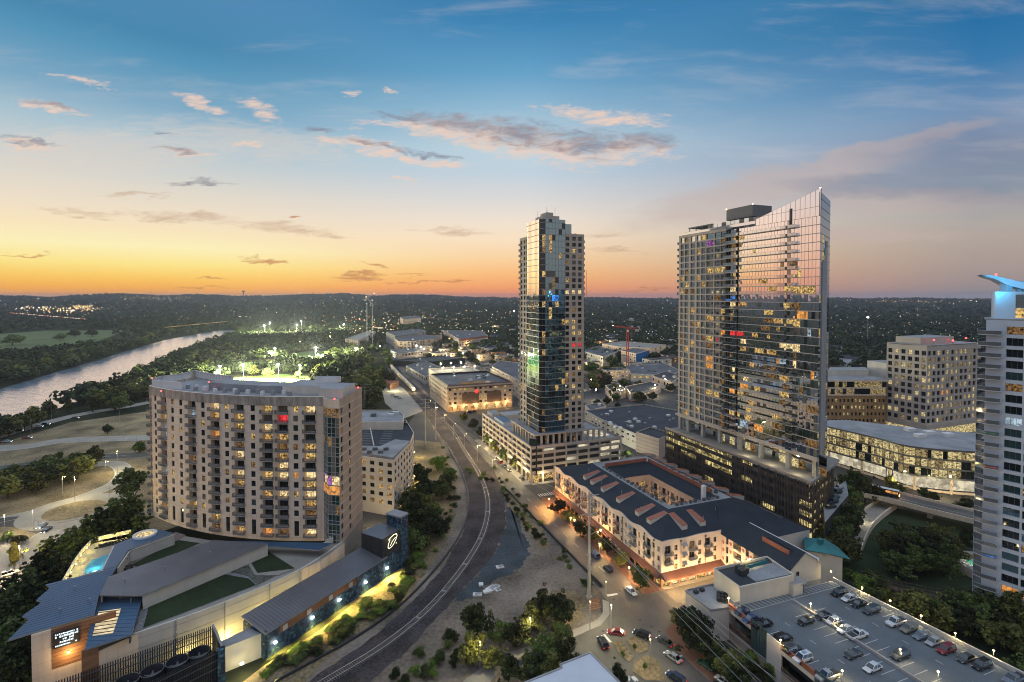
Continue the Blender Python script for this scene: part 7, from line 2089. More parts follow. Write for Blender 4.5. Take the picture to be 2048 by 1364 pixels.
for kind, col_, px, py, ang, lt, lb, gr, nm in (
 ('sedan', 'white', 1262, 1181, BBn + math.pi + .05, None, 'white saloon parked at the kerb by the mansard apartments corner', 'cars along the avenue', 'parked_car'),
 ('suv', 'blue', 1190, 1109, BBn, None, 'blue car parked at the kerb under the street trees', 'cars along the avenue', 'parked_car'),
 ('hatch', 'black', 1216, 1136, BBn, None, 'small black car parked behind the blue car', 'cars along the avenue', 'parked_car'),
 ('sedan', 'silver', 992, 916, BBn, None, 'silver car, farthest of four parked below the podium arcade', 'cars along the podium arcade', 'parked_car'),
 ('suv', 'red', 1000, 923, BBn, None, 'dark red car parked below the podium arcade', 'cars along the podium arcade', 'parked_car'),
 ('sedan', 'navy', 1009, 931, BBn, None, 'navy car third in line below the podium arcade', 'cars along the podium arcade', 'parked_car'),
 ('sedan', 'black', 1018, 939, BBn, None, 'black car nearest in line below the podium arcade', 'cars along the podium arcade', 'parked_car'),
 ('sedan', 'grey', 1044, 956, BBn, None, 'grey car at the podium corner by the cross street', 'cars along the podium arcade', 'parked_car'),
 ('suv', 'black', 1206, 1284, 1.75, 'on', 'dark car with glowing red tail lights waiting beside the stop line', 'cars crossing the junction', 'moving_car'),
 ('sedan', 'red', 1232, 1263, 2.9, 'on', 'red car with red lights turning in front of the islands', 'cars crossing the junction', 'moving_car'),
 ('suv', 'black', 1284, 1268, 2.5, 'on', 'black car turning past the rounded island', 'cars crossing the junction', 'moving_car'),
 ('sedan', 'grey', 1330, 1281, 2.2, 'on', 'grey car with lamps on by the brown paved corner', 'cars crossing the junction', 'moving_car'),
 ('sedan', 'silver', 1346, 1312, 2.15, 'on', 'silver car with lamps on driving past the largest island', 'cars crossing the junction', 'moving_car'),
 ('sedan', 'green', 1412, 1328, 2.2, None, 'dark green car parked at the kerb below the dark tree', 'cars crossing the junction', 'parked_car'),
 ('suv', 'navy', 1352, 1354, 2.25, 'on', 'navy car cut by the bottom of the picture near the islands', 'cars crossing the junction', 'moving_car'),
 ('hatch', 'white', 1447, 1360, 2.2, None, 'white car cut by the bottom edge beside the green car', 'cars crossing the junction', 'parked_car'),
 ('sedan', 'white', 1258, 1362, .5, None, 'white car at the bottom edge next to the white roof', 'cars crossing the junction', 'parked_car'),
 ('sedan', 'silver', 84, 1050, -1.35, 'on', 'silver car with bright headlights leaving the roundabout', 'cars on the left hand streets', 'moving_car'),
 ('sedan', 'black', 93, 1058, -1.35, 'on', 'black car with bright headlights just behind the silver car', 'cars on the left hand streets', 'moving_car'),
 ('suv', 'white', 20, 1146, .9, None, 'white car on the street near the left edge', 'cars on the left hand streets', 'moving_car'),
 ('sedan', 'red', 107, 1111, 1.0, 'on', 'red car glowing behind the pine belt', 'cars on the left hand streets', 'moving_car'),
 ('sedan', 'silver', 14, 882, .35, 'on', 'silver car on the riverside highway, nearest the left edge', 'cars on the riverside highway', 'moving_car'),
 ('suv', 'red', 54, 875, .35, 'on', 'red car on the pale road below the highway', 'cars on the riverside highway', 'moving_car'),
 ('sedan', 'black', 38, 860, .35, 'on', 'black car in the upper lanes of the highway', 'cars on the riverside highway', 'moving_car'),
 ('sedan', 'white', 78, 852, .35, 'on', 'white car in the upper lanes of the highway', 'cars on the riverside highway', 'moving_car'),
 ('suv', 'grey', 92, 848, .35, 'on', 'grey car leading in the upper lanes of the highway', 'cars on the riverside highway', 'moving_car'),
 ('sedan', 'grey', 150, 835, .35, 'on', 'grey car where the highway slips behind trees', 'cars on the riverside highway', 'moving_car'),
 ('sedan', 'red', 728, 1010, .3, 'on', 'red car below the apartment block entrance lamp', 'cars behind the curved tower', 'moving_car'),
 ('hatch', 'white', 786, 789, .4, None, 'white hatchback in the small car park beside the train', 'cars by the train', 'parked_car'),
 ('sedan', 'black', 793, 793, .4, None, 'black car in the small car park beside the train', 'cars by the train', 'parked_car'),
 ('sedan', 'silver', 800, 796, .4, None, 'silver car in the small car park beside the train', 'cars by the train', 'parked_car'),
 ('suv', 'black', 940, 824, .36, None, 'black car parked in front of the brown apartments', 'cars by the brown apartments', 'parked_car'),
 ('sedan', 'red', 948, 822, .36, None, 'red car parked in front of the brown apartments', 'cars by the brown apartments', 'parked_car'),
 ('sedan', 'silver', 1206, 800, .36, 'on', 'silver car with lamps on at the big crossing', 'cars at the big crossing', 'moving_car'),
 ('sedan', 'red', 1262, 800, .36, 'on', 'red car waiting at the big crossing', 'cars at the big crossing', 'moving_car'),
 ('suv', 'black', 1290, 797, .36, 'on', 'black car behind the red car at the big crossing', 'cars at the big crossing', 'moving_car')):
 p = G(px, py, .8); o = car(kind, col_, (p[0], p[1], .12), ang, lb, gr, lt, nm)
for px, py, kd, cl, lb in ((755, 843, 'sedan', 'white', 'white car on the roof parking deck behind the curved tower'), (806, 846, 'suv', 'black', 'black car on the roof parking deck behind the curved tower')):
 p = G(px, py, 23.8); car(kd, cl, (p[0], p[1], 23.05), .3, lb, 'cars on the roof deck')
# deck with cars at the foot of the fin tower
g = thing('parking_block', 'low parking deck packed with cars beside the foot of the fin tower', 'parking deck', (*G(1665, 1000, 13)[:2], 0))
m = MB(); Q = [G(x, y, 13)[:2] for x, y in ((1644, 990), (1692, 962), (1697, 990), (1650, 1045))]; m.prism(Q, 0, 13, M['dark'], M['roofgrey']); m.build('wall', g)
for k in range(5):
 px, py = 1658 + k * 4.0 + 3, 1012 - k * 9.5
 p = G(px, py, 13.7); car('suv' if k % 2 else 'sedan', ('black', 'navy', 'grey', 'black', 'silver')[k], (p[0], p[1], 13.03), AA + math.pi, ('black saloon nearest on the low deck by the fin tower', 'navy car second on the low deck by the fin tower', 'grey saloon in the middle of the low deck', 'black car fourth on the low deck by the fin tower', 'silver saloon farthest on the low deck by the fin tower')[k], 'cars on the low deck')
# bridge road with a bus, curved ramp and footbridge on the right
def bridge():
 path = spline([G(x, y, 5)[:2] for x, y in ((1700, 976), (1780, 992), (1860, 1012), (1960, 1036), (2060, 1062))], 6)
 mb = MB(); ribbon(mb, path, -6, 6, 5.0, M['asphalt2'])
 t = thing('road_bridge', 'low concrete road bridge with parapets crossing the dark creek', 'bridge', (*path[10], 0))
 for w in (-5.2, 0, 5.2): ribbon(mb, path, w - .08, w + .08, 5.02, M['paint'])
 mb.build('roadway', t)
 for w in (-6, 6):
  m = MB(); a = offset(path, w)
  for p, q in zip(a[:-1], a[1:]): m.beam((*p, 5.0), (*q, 5.0), .4, 2.0, M['tan'])
  m.build('parapet', t)
 for i in (4, 12, 18):
  m = MB(); m.cyl((*path[i], 0), .9, 4.8, 10, M['tan']); m.build('pier', t)
 b = thing('bus', 'city bus with orange lights on the creek bridge', 'bus', (*path[5], 5.05)); d = math.atan2(path[6][1] - path[5][1], path[6][0] - path[5][0])
 m = MB(); c = (*path[5], 5.4); m.box(c, 11.5, 2.5, 2.7, M['dark'], d, M['white']); m.build('body', b)
 for s in (-1, 1):
  n = (-math.sin(d) * s, math.cos(d) * s); m = MB()
  S, l = seg((c[0] - 5.4 * math.cos(d) + n[0] * 1.27, c[1] - 5.4 * math.sin(d) + n[1] * 1.27), (c[0] + 5.4 * math.cos(d) + n[0] * 1.27, c[1] + 5.4 * math.sin(d) + n[1] * 1.27), -s)
  m.face([S(0, 6.6, .01), S(l, 6.6, .01), S(l, 7.6, .01), S(0, 7.6, .01)], M['litamber']); m.build('window_band', b)
  for u in (1.8, 8.6):
   m = MB(); p = S(u, 5.5, -.2); q = S(u, 5.5, .03); m.tube([p, q], .45, 10, M['tyre']); m.build('wheel', b)
 m = MB(); m.box((c[0] + 5.8 * math.cos(d), c[1] + 5.8 * math.sin(d), 5.9), .1, 1.8, .3, M['lamporange'], d); m.build('headlight', b)
 rp_ = spline([G(x, y, 1.0)[:2] for x, y in ((1700, 1100), (1712, 1070), (1728, 1045), (1750, 1025), (1775, 1008))], 6)
 mb = MB(); ribbon(mb, rp_, -3, 3, 1.0, M['concrete']); t = thing('garden_ramp', 'curved pale ramp between tan walls lit by one lamp', 'ramp', (*rp_[12], 0)); mb.build('surface', t)
 for w in (-3.2, 3.2):
  a = offset(rp_, w); m = MB()
  for p, q in zip(a[:-1], a[1:]): m.beam((*p, 1.0), (*q, 1.0), .4, 2.6, M['tan'])
  m.build('side_wall', t)
 pointlamp('ramp_light', (*rp_[12], 3.6), 900, (1, .9, .55), t, .3)
 fb = [G(x, y, 4) for x, y in ((1728, 1158), (1800, 1180), (1880, 1196), (1960, 1190))]
 t = thing('footbridge', 'dark rust truss footbridge across the creek', 'bridge', (fb[0][0], fb[0][1], 0))
 m = MB()
 for p, q in zip(fb[:-1], fb[1:]): m.beam(p, q, 2.6, .3, M['rust'])
 m.build('walkway', t)
 for s in (-1.3, 1.3):
  m = MB()
  for p, q in zip(fb[:-1], fb[1:]):
   for h in (.3, 1.0, 2.0): m.beam((p[0], p[1] + s, p[2] + h), (q[0], q[1] + s, q[2] + h), .09, .1, M['rust'])
   for k in range(8):
    x, y, z = (p[i] + (q[i] - p[i]) * k / 8 for i in range(3)); m.beam((x, y + s, z), (x, y + s, z + 2.0), .1, .1, M['rust'])
  m.build('truss_rail', t)
 t = thing('pool_terrace', 'round terrace with a pale green pool at the foot of the white tower', 'terrace', G(1945, 1130, 3)); c = G(1978, 1130, 3.0)
 m = MB(); m.prism([(c[0] + 8.5 * math.cos(.2 * k), c[1] + 9.5 * math.sin(.2 * k)) for k in range(31)], 0, 3, M['tan'], M['concrete']); m.build('deck', t)
 m = MB(); m.prism([(c[0] - 3 + 3.0 * x, c[1] + 3.6 * y) for x, y in ((-1, -1), (1, -1), (1, 1), (-1, 1))], 3.0, 3.06, mat('green_pool', (.10, .42, .34), .1, .1)); m.build('pool', t)
 pointlamp('terrace_light', (c[0] - 3, c[1] - 1, 6), 900, (1, .84, .45), t, .4)
 for k in range(8):
  a = 2.4 + k * .22; m = MB(); m.box((c[0] + 7 * math.cos(a), c[1] + 7.8 * math.sin(a), 3), 1.8, .7, .4, M['white'], a); m.build('lounger', t)
bridge()
# stopped train with its lamp, on the single track
tt = thing('train', 'long pale passenger train with a bright headlamp coming round the far bend', 'train', (*rp[len(rp) - 40], 0))
i0 = min(range(len(rp)), key=lambda k: abs(proj((*rp[k], 2))[0] - 828) + (1e4 if proj((*rp[k], 2))[1] > 820 else 0))
acc = 0; last = rp[i0]; cars_ = 0; k = i0; pts = [rp[i0]]
dense = []
for p, q in zip(rp[i0:-1], rp[i0 + 1:]):
 n = max(1, int(math.hypot(q[0] - p[0], q[1] - p[1]) / 1.0))
 for j in range(n): dense.append((p[0] + (q[0] - p[0]) * j / n, p[1] + (q[1] - p[1]) * j / n))
silver = mat('train_body', (.52, .48, .42), .4, .1, .5, metal=.2)
for c_ in range(9):
 a, b = c_ * 25, c_ * 25 + 24
 if b >= len(dense): break
 m = MB(); p, q = dense[a], dense[b]; S, l = seg(p, q)
 rg = lambda u, w, z0, z1: [S(u, z0, -w), S(u, z1 - .7, -w), S(u, z1, -w * .6), S(u, z1, w * .6), S(u, z1 - .7, w), S(u, z0, w)]
 loft(m, [rg(0, 1.4, .9, 4.4), rg(l, 1.4, .9, 4.4)], silver); o = m.build('carriage', tt)
 m = MB()
 for w in (-1.42, 1.42): m.face([S(1, 2.3, w), S(l - 1, 2.3, w), S(l - 1, 3.2, w), S(1, 3.2, w)], M['lit2'])
 m.build('window_band', o)
m = MB(); p = dense[0]; m.ball((p[0], p[1] - .8, 3.4), .5, M['lampwarm']); m.build('headlamp', tt)
pointlamp('train_light', (p[0] + .6, p[1] - 4, 4), 4500, (1, .74, .34), tt, .4)
# ================================================================ lamps and poles
def lamp(px, py, h, label, head='lampwarm', power=600, col_=(1, .66, .28), group=None, name='street_lamp', z=0.0, arm=0.0, r=.1, hr=.22):
 b = G(px, py, z); t = thing(name, label, 'lamp', b, group)
 m = MB(); m.tube([b, (b[0], b[1], z + h)], [r, r * .6], 6, M['galv'])
 if arm: m.tube([(b[0], b[1], z + h), (b[0] + arm, b[1], z + h + .25)], r * .5, 5, M['galv'])
 m.build('pole', t)
 m = MB(); c = (b[0] + arm, b[1], z + h + .1)
 if arm: m.box((c[0], c[1], c[2] - .05), .9, .35, .18, M['frame'])
 m.ball((c[0], c[1], c[2] - (.12 if arm else -.1)), hr, M[head], 8, .8); o = m.build('lamp_head', t)
 if power: pointlamp('lamp_light', (c[0], c[1], c[2] - .55), power * 2.0, col_, o, .2)
 return t
for k, (px, py, pw) in enumerate(((1098, 1018, 6500), (1141, 1058, 420), (1149, 1062, 1500), (1196, 1088, 2000), (1199, 1112, 2600), (1258, 1162, 2000))):
 lamp(px, py, 4.2, 'low warm lamp on the brick pavement %s' % ('at the far corner of the apartments', 'left of a pair below the street trees', 'right of a pair below the street trees', 'beside the tall steel pole', 'just in front of the tall steel pole', 'between the last two street trees')[k], 'lamporange' if k in (0, 3) else 'lampwarm', pw, (1, .48, .12) if k in (0, 3) else (1, .62, .25), 'lamps on the brick pavement')
LP = ((1457, 1211, 'at the far corner of the orange wall'), (1562, 1183, 'at the far end of the divider wall'), (1621, 1222, 'on the divider wall beside two black cars'), (1675, 1254, 'on the divider wall by the white saloon'), (1561, 1297, 'on the street side wall by the white car'), (1684, 1360, 'beside the silver pickup'),
  (1800, 1316, 'at the end of the cross wall'), (1662, 1156, 'at the foot of the gable wall'), (1724, 1189, 'on the creek side wall beyond the low black car'), (1780, 1216, 'on the creek side wall by the minivan'), (1842, 1247, 'on the creek side wall by the tan car'), (1910, 1283, 'on the creek side wall by the red car'), (1987, 1319, 'on the creek side wall by the nearest black car'), (1876, 1362, 'on the deck at the bottom edge'))
for k, (px, py, lb) in enumerate(LP):
 lamp(px, py + 4, 2.3, 'small yellow deck lamp ' + lb, 'lampwarm', 170, (1, .74, .32), 'lamps on the parking deck', z=DECK + .0, hr=.2, r=.07, name='deck_lamp')
for k, (px, py, h, lb) in enumerate(((125, 992, 9, 'pale lamp post beside the slip road verge'), (212, 958, 9, 'pale lamp post where the slip road bends'), (66, 1062, 8, 'thin lamp post at the street corner'), (220, 1008, 7, 'thin lamp post right of the roundabout'), (239, 868, 17, 'tall dark pole on the grass slope'), (273, 900, 9, 'lamp post next to the curved tower'), (248, 900, 9, 'dark pole right of the small round bush'), (62, 868, 9, 'lamp post on the highway verge'), (103, 838, 9, 'lamp post by the river highway'))):
 lamp(px, py, h, lb, 'lampwarm' if k in (0, 1) else 'frame', 700 if k in (0, 1, 2) else 0, (1, .8, .4), 'lamp posts by the left roads', arm=1.2 if k < 2 else 0)
for px, py, pw, cl, lb in ((150, 1004, 5500, (1, .84, .42), 'tall mast lamp beside the roundabout'), (40, 1160, 8000, (1, .66, .28), 'street lamp over the left street'), (235, 945, 5000, (1, .84, .42), 'street lamp inside the slip road bend'), (10, 1090, 6000, (1, .8, .4), 'street lamp at the paved left corner')):
 lamp(px, py, 11, lb, 'lampwarm', pw, cl, 'tall lamps by the left roads', hr=.15)
for px, py, pw, cl, lb in ((1222, 1270, 1500, (1, .88, .5), 'lamp post at the tip of the slim traffic island'), (1180, 1262, 1300, (1, .86, .45), 'lamp post on the curved pavement'), (1300, 1345, 1100, (1, .8, .4), 'lamp post on the largest traffic island'), (1060, 1298, 1500, (1, .84, .36), 'lamp hidden by the trees along the lower pavement'), (960, 1350, 700, (1, .84, .36), 'lamp hidden by shrubs at the lower path'), (1212, 1190, 260, (1, .75, .3), 'short lamp at the stop line corner')):
 lamp(px, py, 8 if pw > 500 else 4, lb, 'lampwarm', pw, cl, 'lamps at the junction', hr=.15)
# street lamps along the avenue further up
for k in range(7):
 p = L(83.4, 245 + k * 26, 0); q = proj(p)
 lamp(q[0], q[1], 9, '%s street lamp up the avenue on the railway side' % ('nearest', 'second', 'third', 'fourth', 'fifth', 'sixth', 'farthest')[k], 'lampwarm', 3200, (1, .72, .32), 'street lamps up the avenue', arm=1.2, hr=.2)
for k, (px, py) in enumerate(((1192, 802), (1240, 795), (1310, 792), (1182, 780), (1330, 778), (1044, 800))):
 lamp(px, py, 10, 'bright street lamp %s' % ('at the left of the big crossing', 'in the middle of the big crossing', 'at the right of the big crossing', 'behind the slim tower at the crossing', 'by the small tan shop', 'by the lit garage grid')[k], 'lampw', 6000, (1, .8, .45), 'lamps at the big crossing', hr=.5)
for k, (px, py, c_) in enumerate(((826, 702, 0), (833, 706, 0), (842, 710, 0), (848, 714, 0), (899, 690, 1), (862, 716, 1), (926, 724, 0), (760, 708, 0), (803, 700, 0))):
 lamp(px, py, 12, 'far street lamp %s' % ('first of the row by the railway', 'second of the row by the railway', 'third of the row by the railway', 'fourth of the row by the railway', 'with orange glow in the trees', 'orange one below the row', 'white one right of the dark shed', 'white one left of the train', 'by the far low office')[k], 'lamporange' if c_ else 'lampw', 12000, (1, .5, .12) if c_ else (1, .9, .6), 'far street lamps by the railway', hr=.9)
p = G(790, 772, 5); pointlamp('yard_light', p, 9000, (1, .86, .4), tt, .6); p = G(775, 745, 6); pointlamp('yard_light', p, 9000, (1, .86, .4), tt, .6)
# flood masts round the pitches
for px, py, h, pw, lb in ((487, 762, 18, 60000, 'brilliant flood mast left of the near pitch'), (557, 762, 18, 52000, 'brilliant flood mast right of the near pitch'), (632, 727, 22, 90000, 'brilliant flood mast beyond the ball court'), (550, 722, 18, 26000, 'flood mast beside the lit trees'), (440, 762, 16, 18000, 'flood mast behind the tower roof screen'), (600, 760, 16, 14000, 'thin flood mast near the white shed'), (529, 676, 28, 70000, 'far flood mast left of the football field'), (594, 674, 28, 70000, 'far flood mast right of the football field'), (540, 668, 28, 30000, 'second far flood mast left of the football field'), (603, 664, 28, 30000, 'second far flood mast right of the football field'), (688, 668, 24, 40000, 'white flood mast over the far highway'), (712, 715, 14, 30000, 'flood mast in the dark trees left of the train')):
 b = G(px, py, 0); t = thing('flood_mast', lb, 'flood light', b, 'flood masts round the pitches'); m = MB(); m.tube([b, (b[0], b[1], h)], [.28, .16], 6, M['galv']); m.build('pole', t)
 m = MB(); m.box((b[0], b[1], h - .3), 3.2, .4, .9, M['frame']); m.box((b[0], b[1] - .25, h - .2), 3.0, .2, .7, M['lampw']); o = m.build('lamp_head', t)
 pointlamp('flood_light', (b[0], b[1] - 1.2, h - .9), pw * 13, (1, .97, .62), o, .5)
# goal posts
b = G(575, 671, 0); t = thing('goal_posts', 'yellow goal posts on the far football field', 'goal', b); m = MB()
m.tube([b, (b[0], b[1], 4)], .25, 6, M['offwhite']); m.beam((b[0] - 4, b[1], 4), (b[0] + 4, b[1], 4), .3, .3, M['offwhite']); m.build('crossbar', t)
for s in (-4, 4): m = MB(); m.tube([(b[0] + s, b[1], 4), (b[0] + s, b[1], 14)], .2, 6, M['offwhite']); m.build('upright', t)
# tall steel poles with line wires
def pole(px, py, h, label, arms=((.97, 3.4), (.90, 3.4), (.80, 3.0)), r=.55, mt='galv', group='steel line poles'):
 b = G(px, py, 0); t = thing('line_pole', label, 'pole', b, group)
 m = MB(); m.tube([b, (b[0], b[1], h)], [r, r * .45], 10, M[mt]); m.build('shaft', t)
 for f, w in arms:
  m = MB(); m.beam((b[0] - AX * w, b[1] - AY * w, h * f), (b[0] + AX * w, b[1] + AY * w, h * f), .2, .22, M[mt])
  m.build('crossarm', t)
  for s in (-1, 1):
   k = MB(); k.cyl((b[0] + s * AX * w, b[1] + s * AY * w, h * f - .8), .14, .8, 6, M['dark']); k.build('insulator', t)
 return t, b
t, b = pole(1178, 1197, 32.5, 'tall tapered steel pole standing at the edge of the dirt lot')
m = MB(); m.cyl((b[0], b[1], 0), .95, .8, 10, M['concrete']); m.build('foot', t)
m = MB(); m.box((b[0] + .6, b[1] - .5, 9), .6, .5, 1.2, M['galv']); m.build('control_box', t)
m = MB(); m.tube([(b[0], b[1], 19.5), (b[0] + 3.6, b[1] + 1.2, 20.6)], .07, 5, M['galv']); m.ball((b[0] + 3.7, b[1] + 1.2, 20.4), .25, M['lampwarm']); o = m.build('side_lamp', t)
pole(851, 890, 29, 'left one of two pale line poles beside the railway', r=.5)
pole(871, 880, 30, 'right one of two pale line poles beside the railway', r=.5)
pole(730, 836, 26, 'line pole behind the right end of the curved tower', r=.4, mt='frame'); pole(708, 800, 27, 'line pole in front of the dark trees', r=.4, mt='frame')
pole(1262, 700, 40, 'lattice like pylon far off between the towers', ((.95, 7), (.85, 9), (.75, 7)), .9, 'rust')
def wire(p, q, sag, label, group, r=.045):
 n = 14; m = MB()
 pts = [tuple(p[i] + (q[i] - p[i]) * k / n - (sag * 4 * (k / n) * (1 - k / n) if i == 2 else 0) for i in range(3)) for k in range(n + 1)]
 m.tube(pts, r, 4, M['galv'], False); tag(m.build('overhead_wire', loc=p), label, 'wire', group)
far_b = G(851, 890, 0)
ends = [VV(1560 + k * 26, 1440, 88 - k * 1.2) for k in range(6)]
for k, (s, f) in enumerate(((-1, .97), (1, .97), (-1, .90), (1, .90), (-1, .80), (1, .80))):
 h = 32.5 * f - .8; w = 3.4 if f > .85 else 3.0
 wire((b[0] + s * AX * w, b[1] + s * AY * w, h), ends[k], 1.6, 'thin wire sagging from the tall steel pole to the lower right', 'line wires at the tall pole')
 if k < 4: wire((b[0] + s * AX * w, b[1] + s * AY * w, h), (far_b[0] + s * AX * w, far_b[1] + s * AY * w, 28 * f), 3.5, 'thin wire running from the tall pole up the railway', 'line wires up the railway', .03)
# cranes, masts and the water tower
def crane(px, py, Y, h, jib, label, col_, tilt=0.0, ang=0.0, mw=1.1):
 b = VV(px, py, Y); b = (b[0], b[1], 0); t = thing('tower_crane', label, 'crane', b); m = MB()
 for sx, sy in ((-1, -1), (1, -1), (1, 1), (-1, 1)): m.beam((b[0] + sx * mw, b[1] + sy * mw, 0), (b[0] + sx * mw, b[1] + sy * mw, h), mw * .4, mw * .4, col_)
 n = int(h / 3)
 for k in range(n):
  z = h * k / n; s = 1 if k % 2 else -1
  m.beam((b[0] - mw * s, b[1] - mw, z), (b[0] + mw * s, b[1] - mw, z + h / n), mw * .25, mw * .25, col_)
  m.beam((b[0] - mw, b[1] - mw * s, z), (b[0] - mw, b[1] + mw * s, z + h / n), mw * .25, mw * .25, col_)
 m.build('mast', t); m = MB(); ca, sa = math.cos(ang), math.sin(ang)
 e = (b[0] + jib * ca * math.cos(tilt), b[1] + jib * sa, h + jib * math.sin(tilt)); c = (b[0] - 12 * ca, b[1] - 12 * sa, h)
 for dz in (0, 2.0): m.beam((c[0], c[1], h + dz), (e[0], e[1], e[2] + dz * .3), .5, .5, col_)
 for k in range(16):
  f = k / 16; x, y, z = (c[i] + (e[i] - c[i]) * f for i in range(3)); f2 = (k + 1) / 16; x2, y2, z2 = (c[i] + (e[i] - c[i]) * f2 for i in range(3))
  m.beam((x, y, z + (2 if k % 2 else 0)), (x2, y2, z2 + (0 if k % 2 else 2)), .28, .28, col_)
 m.build('jib', t); m = MB(); m.box((c[0], c[1], h - 2.5), 4, 2.4, 3, M['grey'], ang); m.build('counterweight', t)
 m = MB(); m.box((b[0], b[1] - 1.6, h - 2.6), 2, 2, 2.4, M['white']); m.build('cab', t)
 m = MB(); m.ball((e[0], e[1], e[2] + 1), .5, M['lampwarm']); m.build('tip_lamp', t)
redc = mat('red_crane_paint', (.55, .07, .05), .5, .15)
crane(1255, 690, 640, 50, 19, 'red tower crane rising from the yellow lit shell', redc, .22, math.pi)
crane(745, 662, 900, 86, 10, 'thin grey crane mast standing up above the unfinished block', M['galv'], 1.3, .3, .55)
crane(734, 662, 900, 80, 10, 'leaning grey crane left of its taller twin', M['galv'], 1.2, 2.5, .55)
for px, py, top, Y, lb, rr_ in ((1173, 600, 540, 3200, 'thin radio mast on the skyline beside the slim tower', 1.2), (960, 640, 588, 1500, 'dark mast far behind the river bend', .4), (301, 590, 582, 8000, 'tiny mast on the far left skyline', 3)):
 p = VV(px, top, Y); q = (p[0], p[1], 0); t = thing('radio_mast', lb, 'mast', q); m = MB(); m.tube([q, p], [rr_, rr_ * .6], 4, M['frame']); m.build('shaft', t)
p = VV(487, 582, 6000); t = thing('water_tower', 'small mushroom shaped water tower on the hill skyline', 'water tower', (p[0], p[1], 60)); m = MB(); m.cyl((p[0], p[1], 40), 5, p[2] - 48, 8, M['frame']); m.build('stem', t)
m = MB(); m.cyl((p[0], p[1], p[2] - 10), 16, 14, 12, M['frame']); m.build('tank', t)
p = VV(657, 587, 8200); t = thing('hilltop_building', 'long lit building on top of the far ridge', 'building', (p[0], p[1], 70)); m = MB(); m.box((p[0], p[1], 60), 85, 30, p[2] - 52, M['grey']); m.build('wall', t); m = MB(); m.box((p[0], p[1] - 16, p[2] + 1), 80, 1, 4, M['lit2']); m.build('lit_storey', t)
lamp(1735, 690, 52, 'very tall single lamp among the far right trees', 'lampw', 60000, (1, .85, .5), None, 'high_mast', r=.5, hr=1.6)
lamp(1028, 632, 22, 'bright far lamp just left of the slim tower', 'lampw', 60000, (1, .8, .4), None, 'street_lamp', r=.4, hr=3.2)
# ---------------------------------------------------------------- small houses among the trees
def house_proto(w, d, h, wall, roof):
 t = bpy.data.objects.new('house', None); C.objects.link(t); m = MB()
 m.prism([(-w / 2, -d / 2), (w / 2, -d / 2), (w / 2, d / 2), (-w / 2, d / 2)], 0, h, wall)
 for s in (-1, 1): m.face([(s * w / 2, -d / 2, h), (s * w / 2, d / 2, h), (s * w / 2, 0, h + d * .32)], wall)
 m.build('wall', t); m = MB(); e = .5
 for s in (-1, 1): m.face([(-w / 2 - e, s * (d / 2 + e), h - .3), (w / 2 + e, s * (d / 2 + e), h - .3), (w / 2 + e, 0, h + d * .32 + .15), (-w / 2 - e, 0, h + d * .32 + .15)], roof)
 m.build('roof', t)
 for k in range(2): m = MB(); m.face([(-w * .3 + k * w * .4, -d / 2 - .02, 1), (-w * .12 + k * w * .4, -d / 2 - .02, 1), (-w * .12 + k * w * .4, -d / 2 - .02, 2.4), (-w * .3 + k * w * .4, -d / 2 - .02, 2.4)], M['lit2'] if k else M['glass']); m.build('window', t)
 return t, [False]
HP = [house_proto(14, 10, 5, M['offwhite'], M['roofgrey']), house_proto(18, 11, 6, M['tan'], M['roofdark']), house_proto(12, 9, 4.5, M['white'], M['galv'])]
HOUSES = [(x, y) for x, y, _ in TOWNB]
def houses(px, n, label, group, seed):
 r = random.Random(seed); P = [p[:2] for p in groundpoly(px)]; xs = [p[0] for p in P]; ys = [p[1] for p in P]; k = 0; tries = 0
 while k < n and tries < 4000:
  tries += 1
  lx, ly = r.uniform(min(px, key=lambda q: q[0])[0], max(px, key=lambda q: q[0])[0]), r.uniform(min(px, key=lambda q: q[1])[1], max(px, key=lambda q: q[1])[1])
  x, y = G(lx, ly)[:2]
  if not inpoly(np.array([x]), np.array([y]), P)[0] or any((x - a) ** 2 + (y - b) ** 2 < 24 ** 2 for a, b in HOUSES): continue
  HOUSES.append((x, y)); pr, used = HP[r.randrange(3)]; o = pr if not used[0] else copy_tree(pr); used[0] = True
  o.location = (x, y, 0); o.rotation_euler = (0, 0, r.choice((.37, .37 + 1.57)) + r.uniform(-.2, .2)); s = r.uniform(.9, 1.3); o.scale = (s, s, s)
  tag(o, label, 'house', group); k += 1
houses([(1180, 640), (1345, 640), (1350, 690), (1180, 690)], 26, 'small pale house half hidden by dark trees between the two towers', 'houses between the towers', 1)
houses([(1665, 640), (1770, 640), (1770, 725), (1665, 735)], 18, 'small house among dark trees right of the fin tower', 'houses right of the fin tower', 2)
houses([(930, 640), (1032, 650), (1034, 715), (960, 690)], 14, 'small house among trees left of the slim tower', 'houses left of the slim tower', 3)
houses([(1780, 625), (1960, 625), (1960, 680), (1780, 680)], 14, 'small far house above the cream office block', 'houses above the cream office', 4)
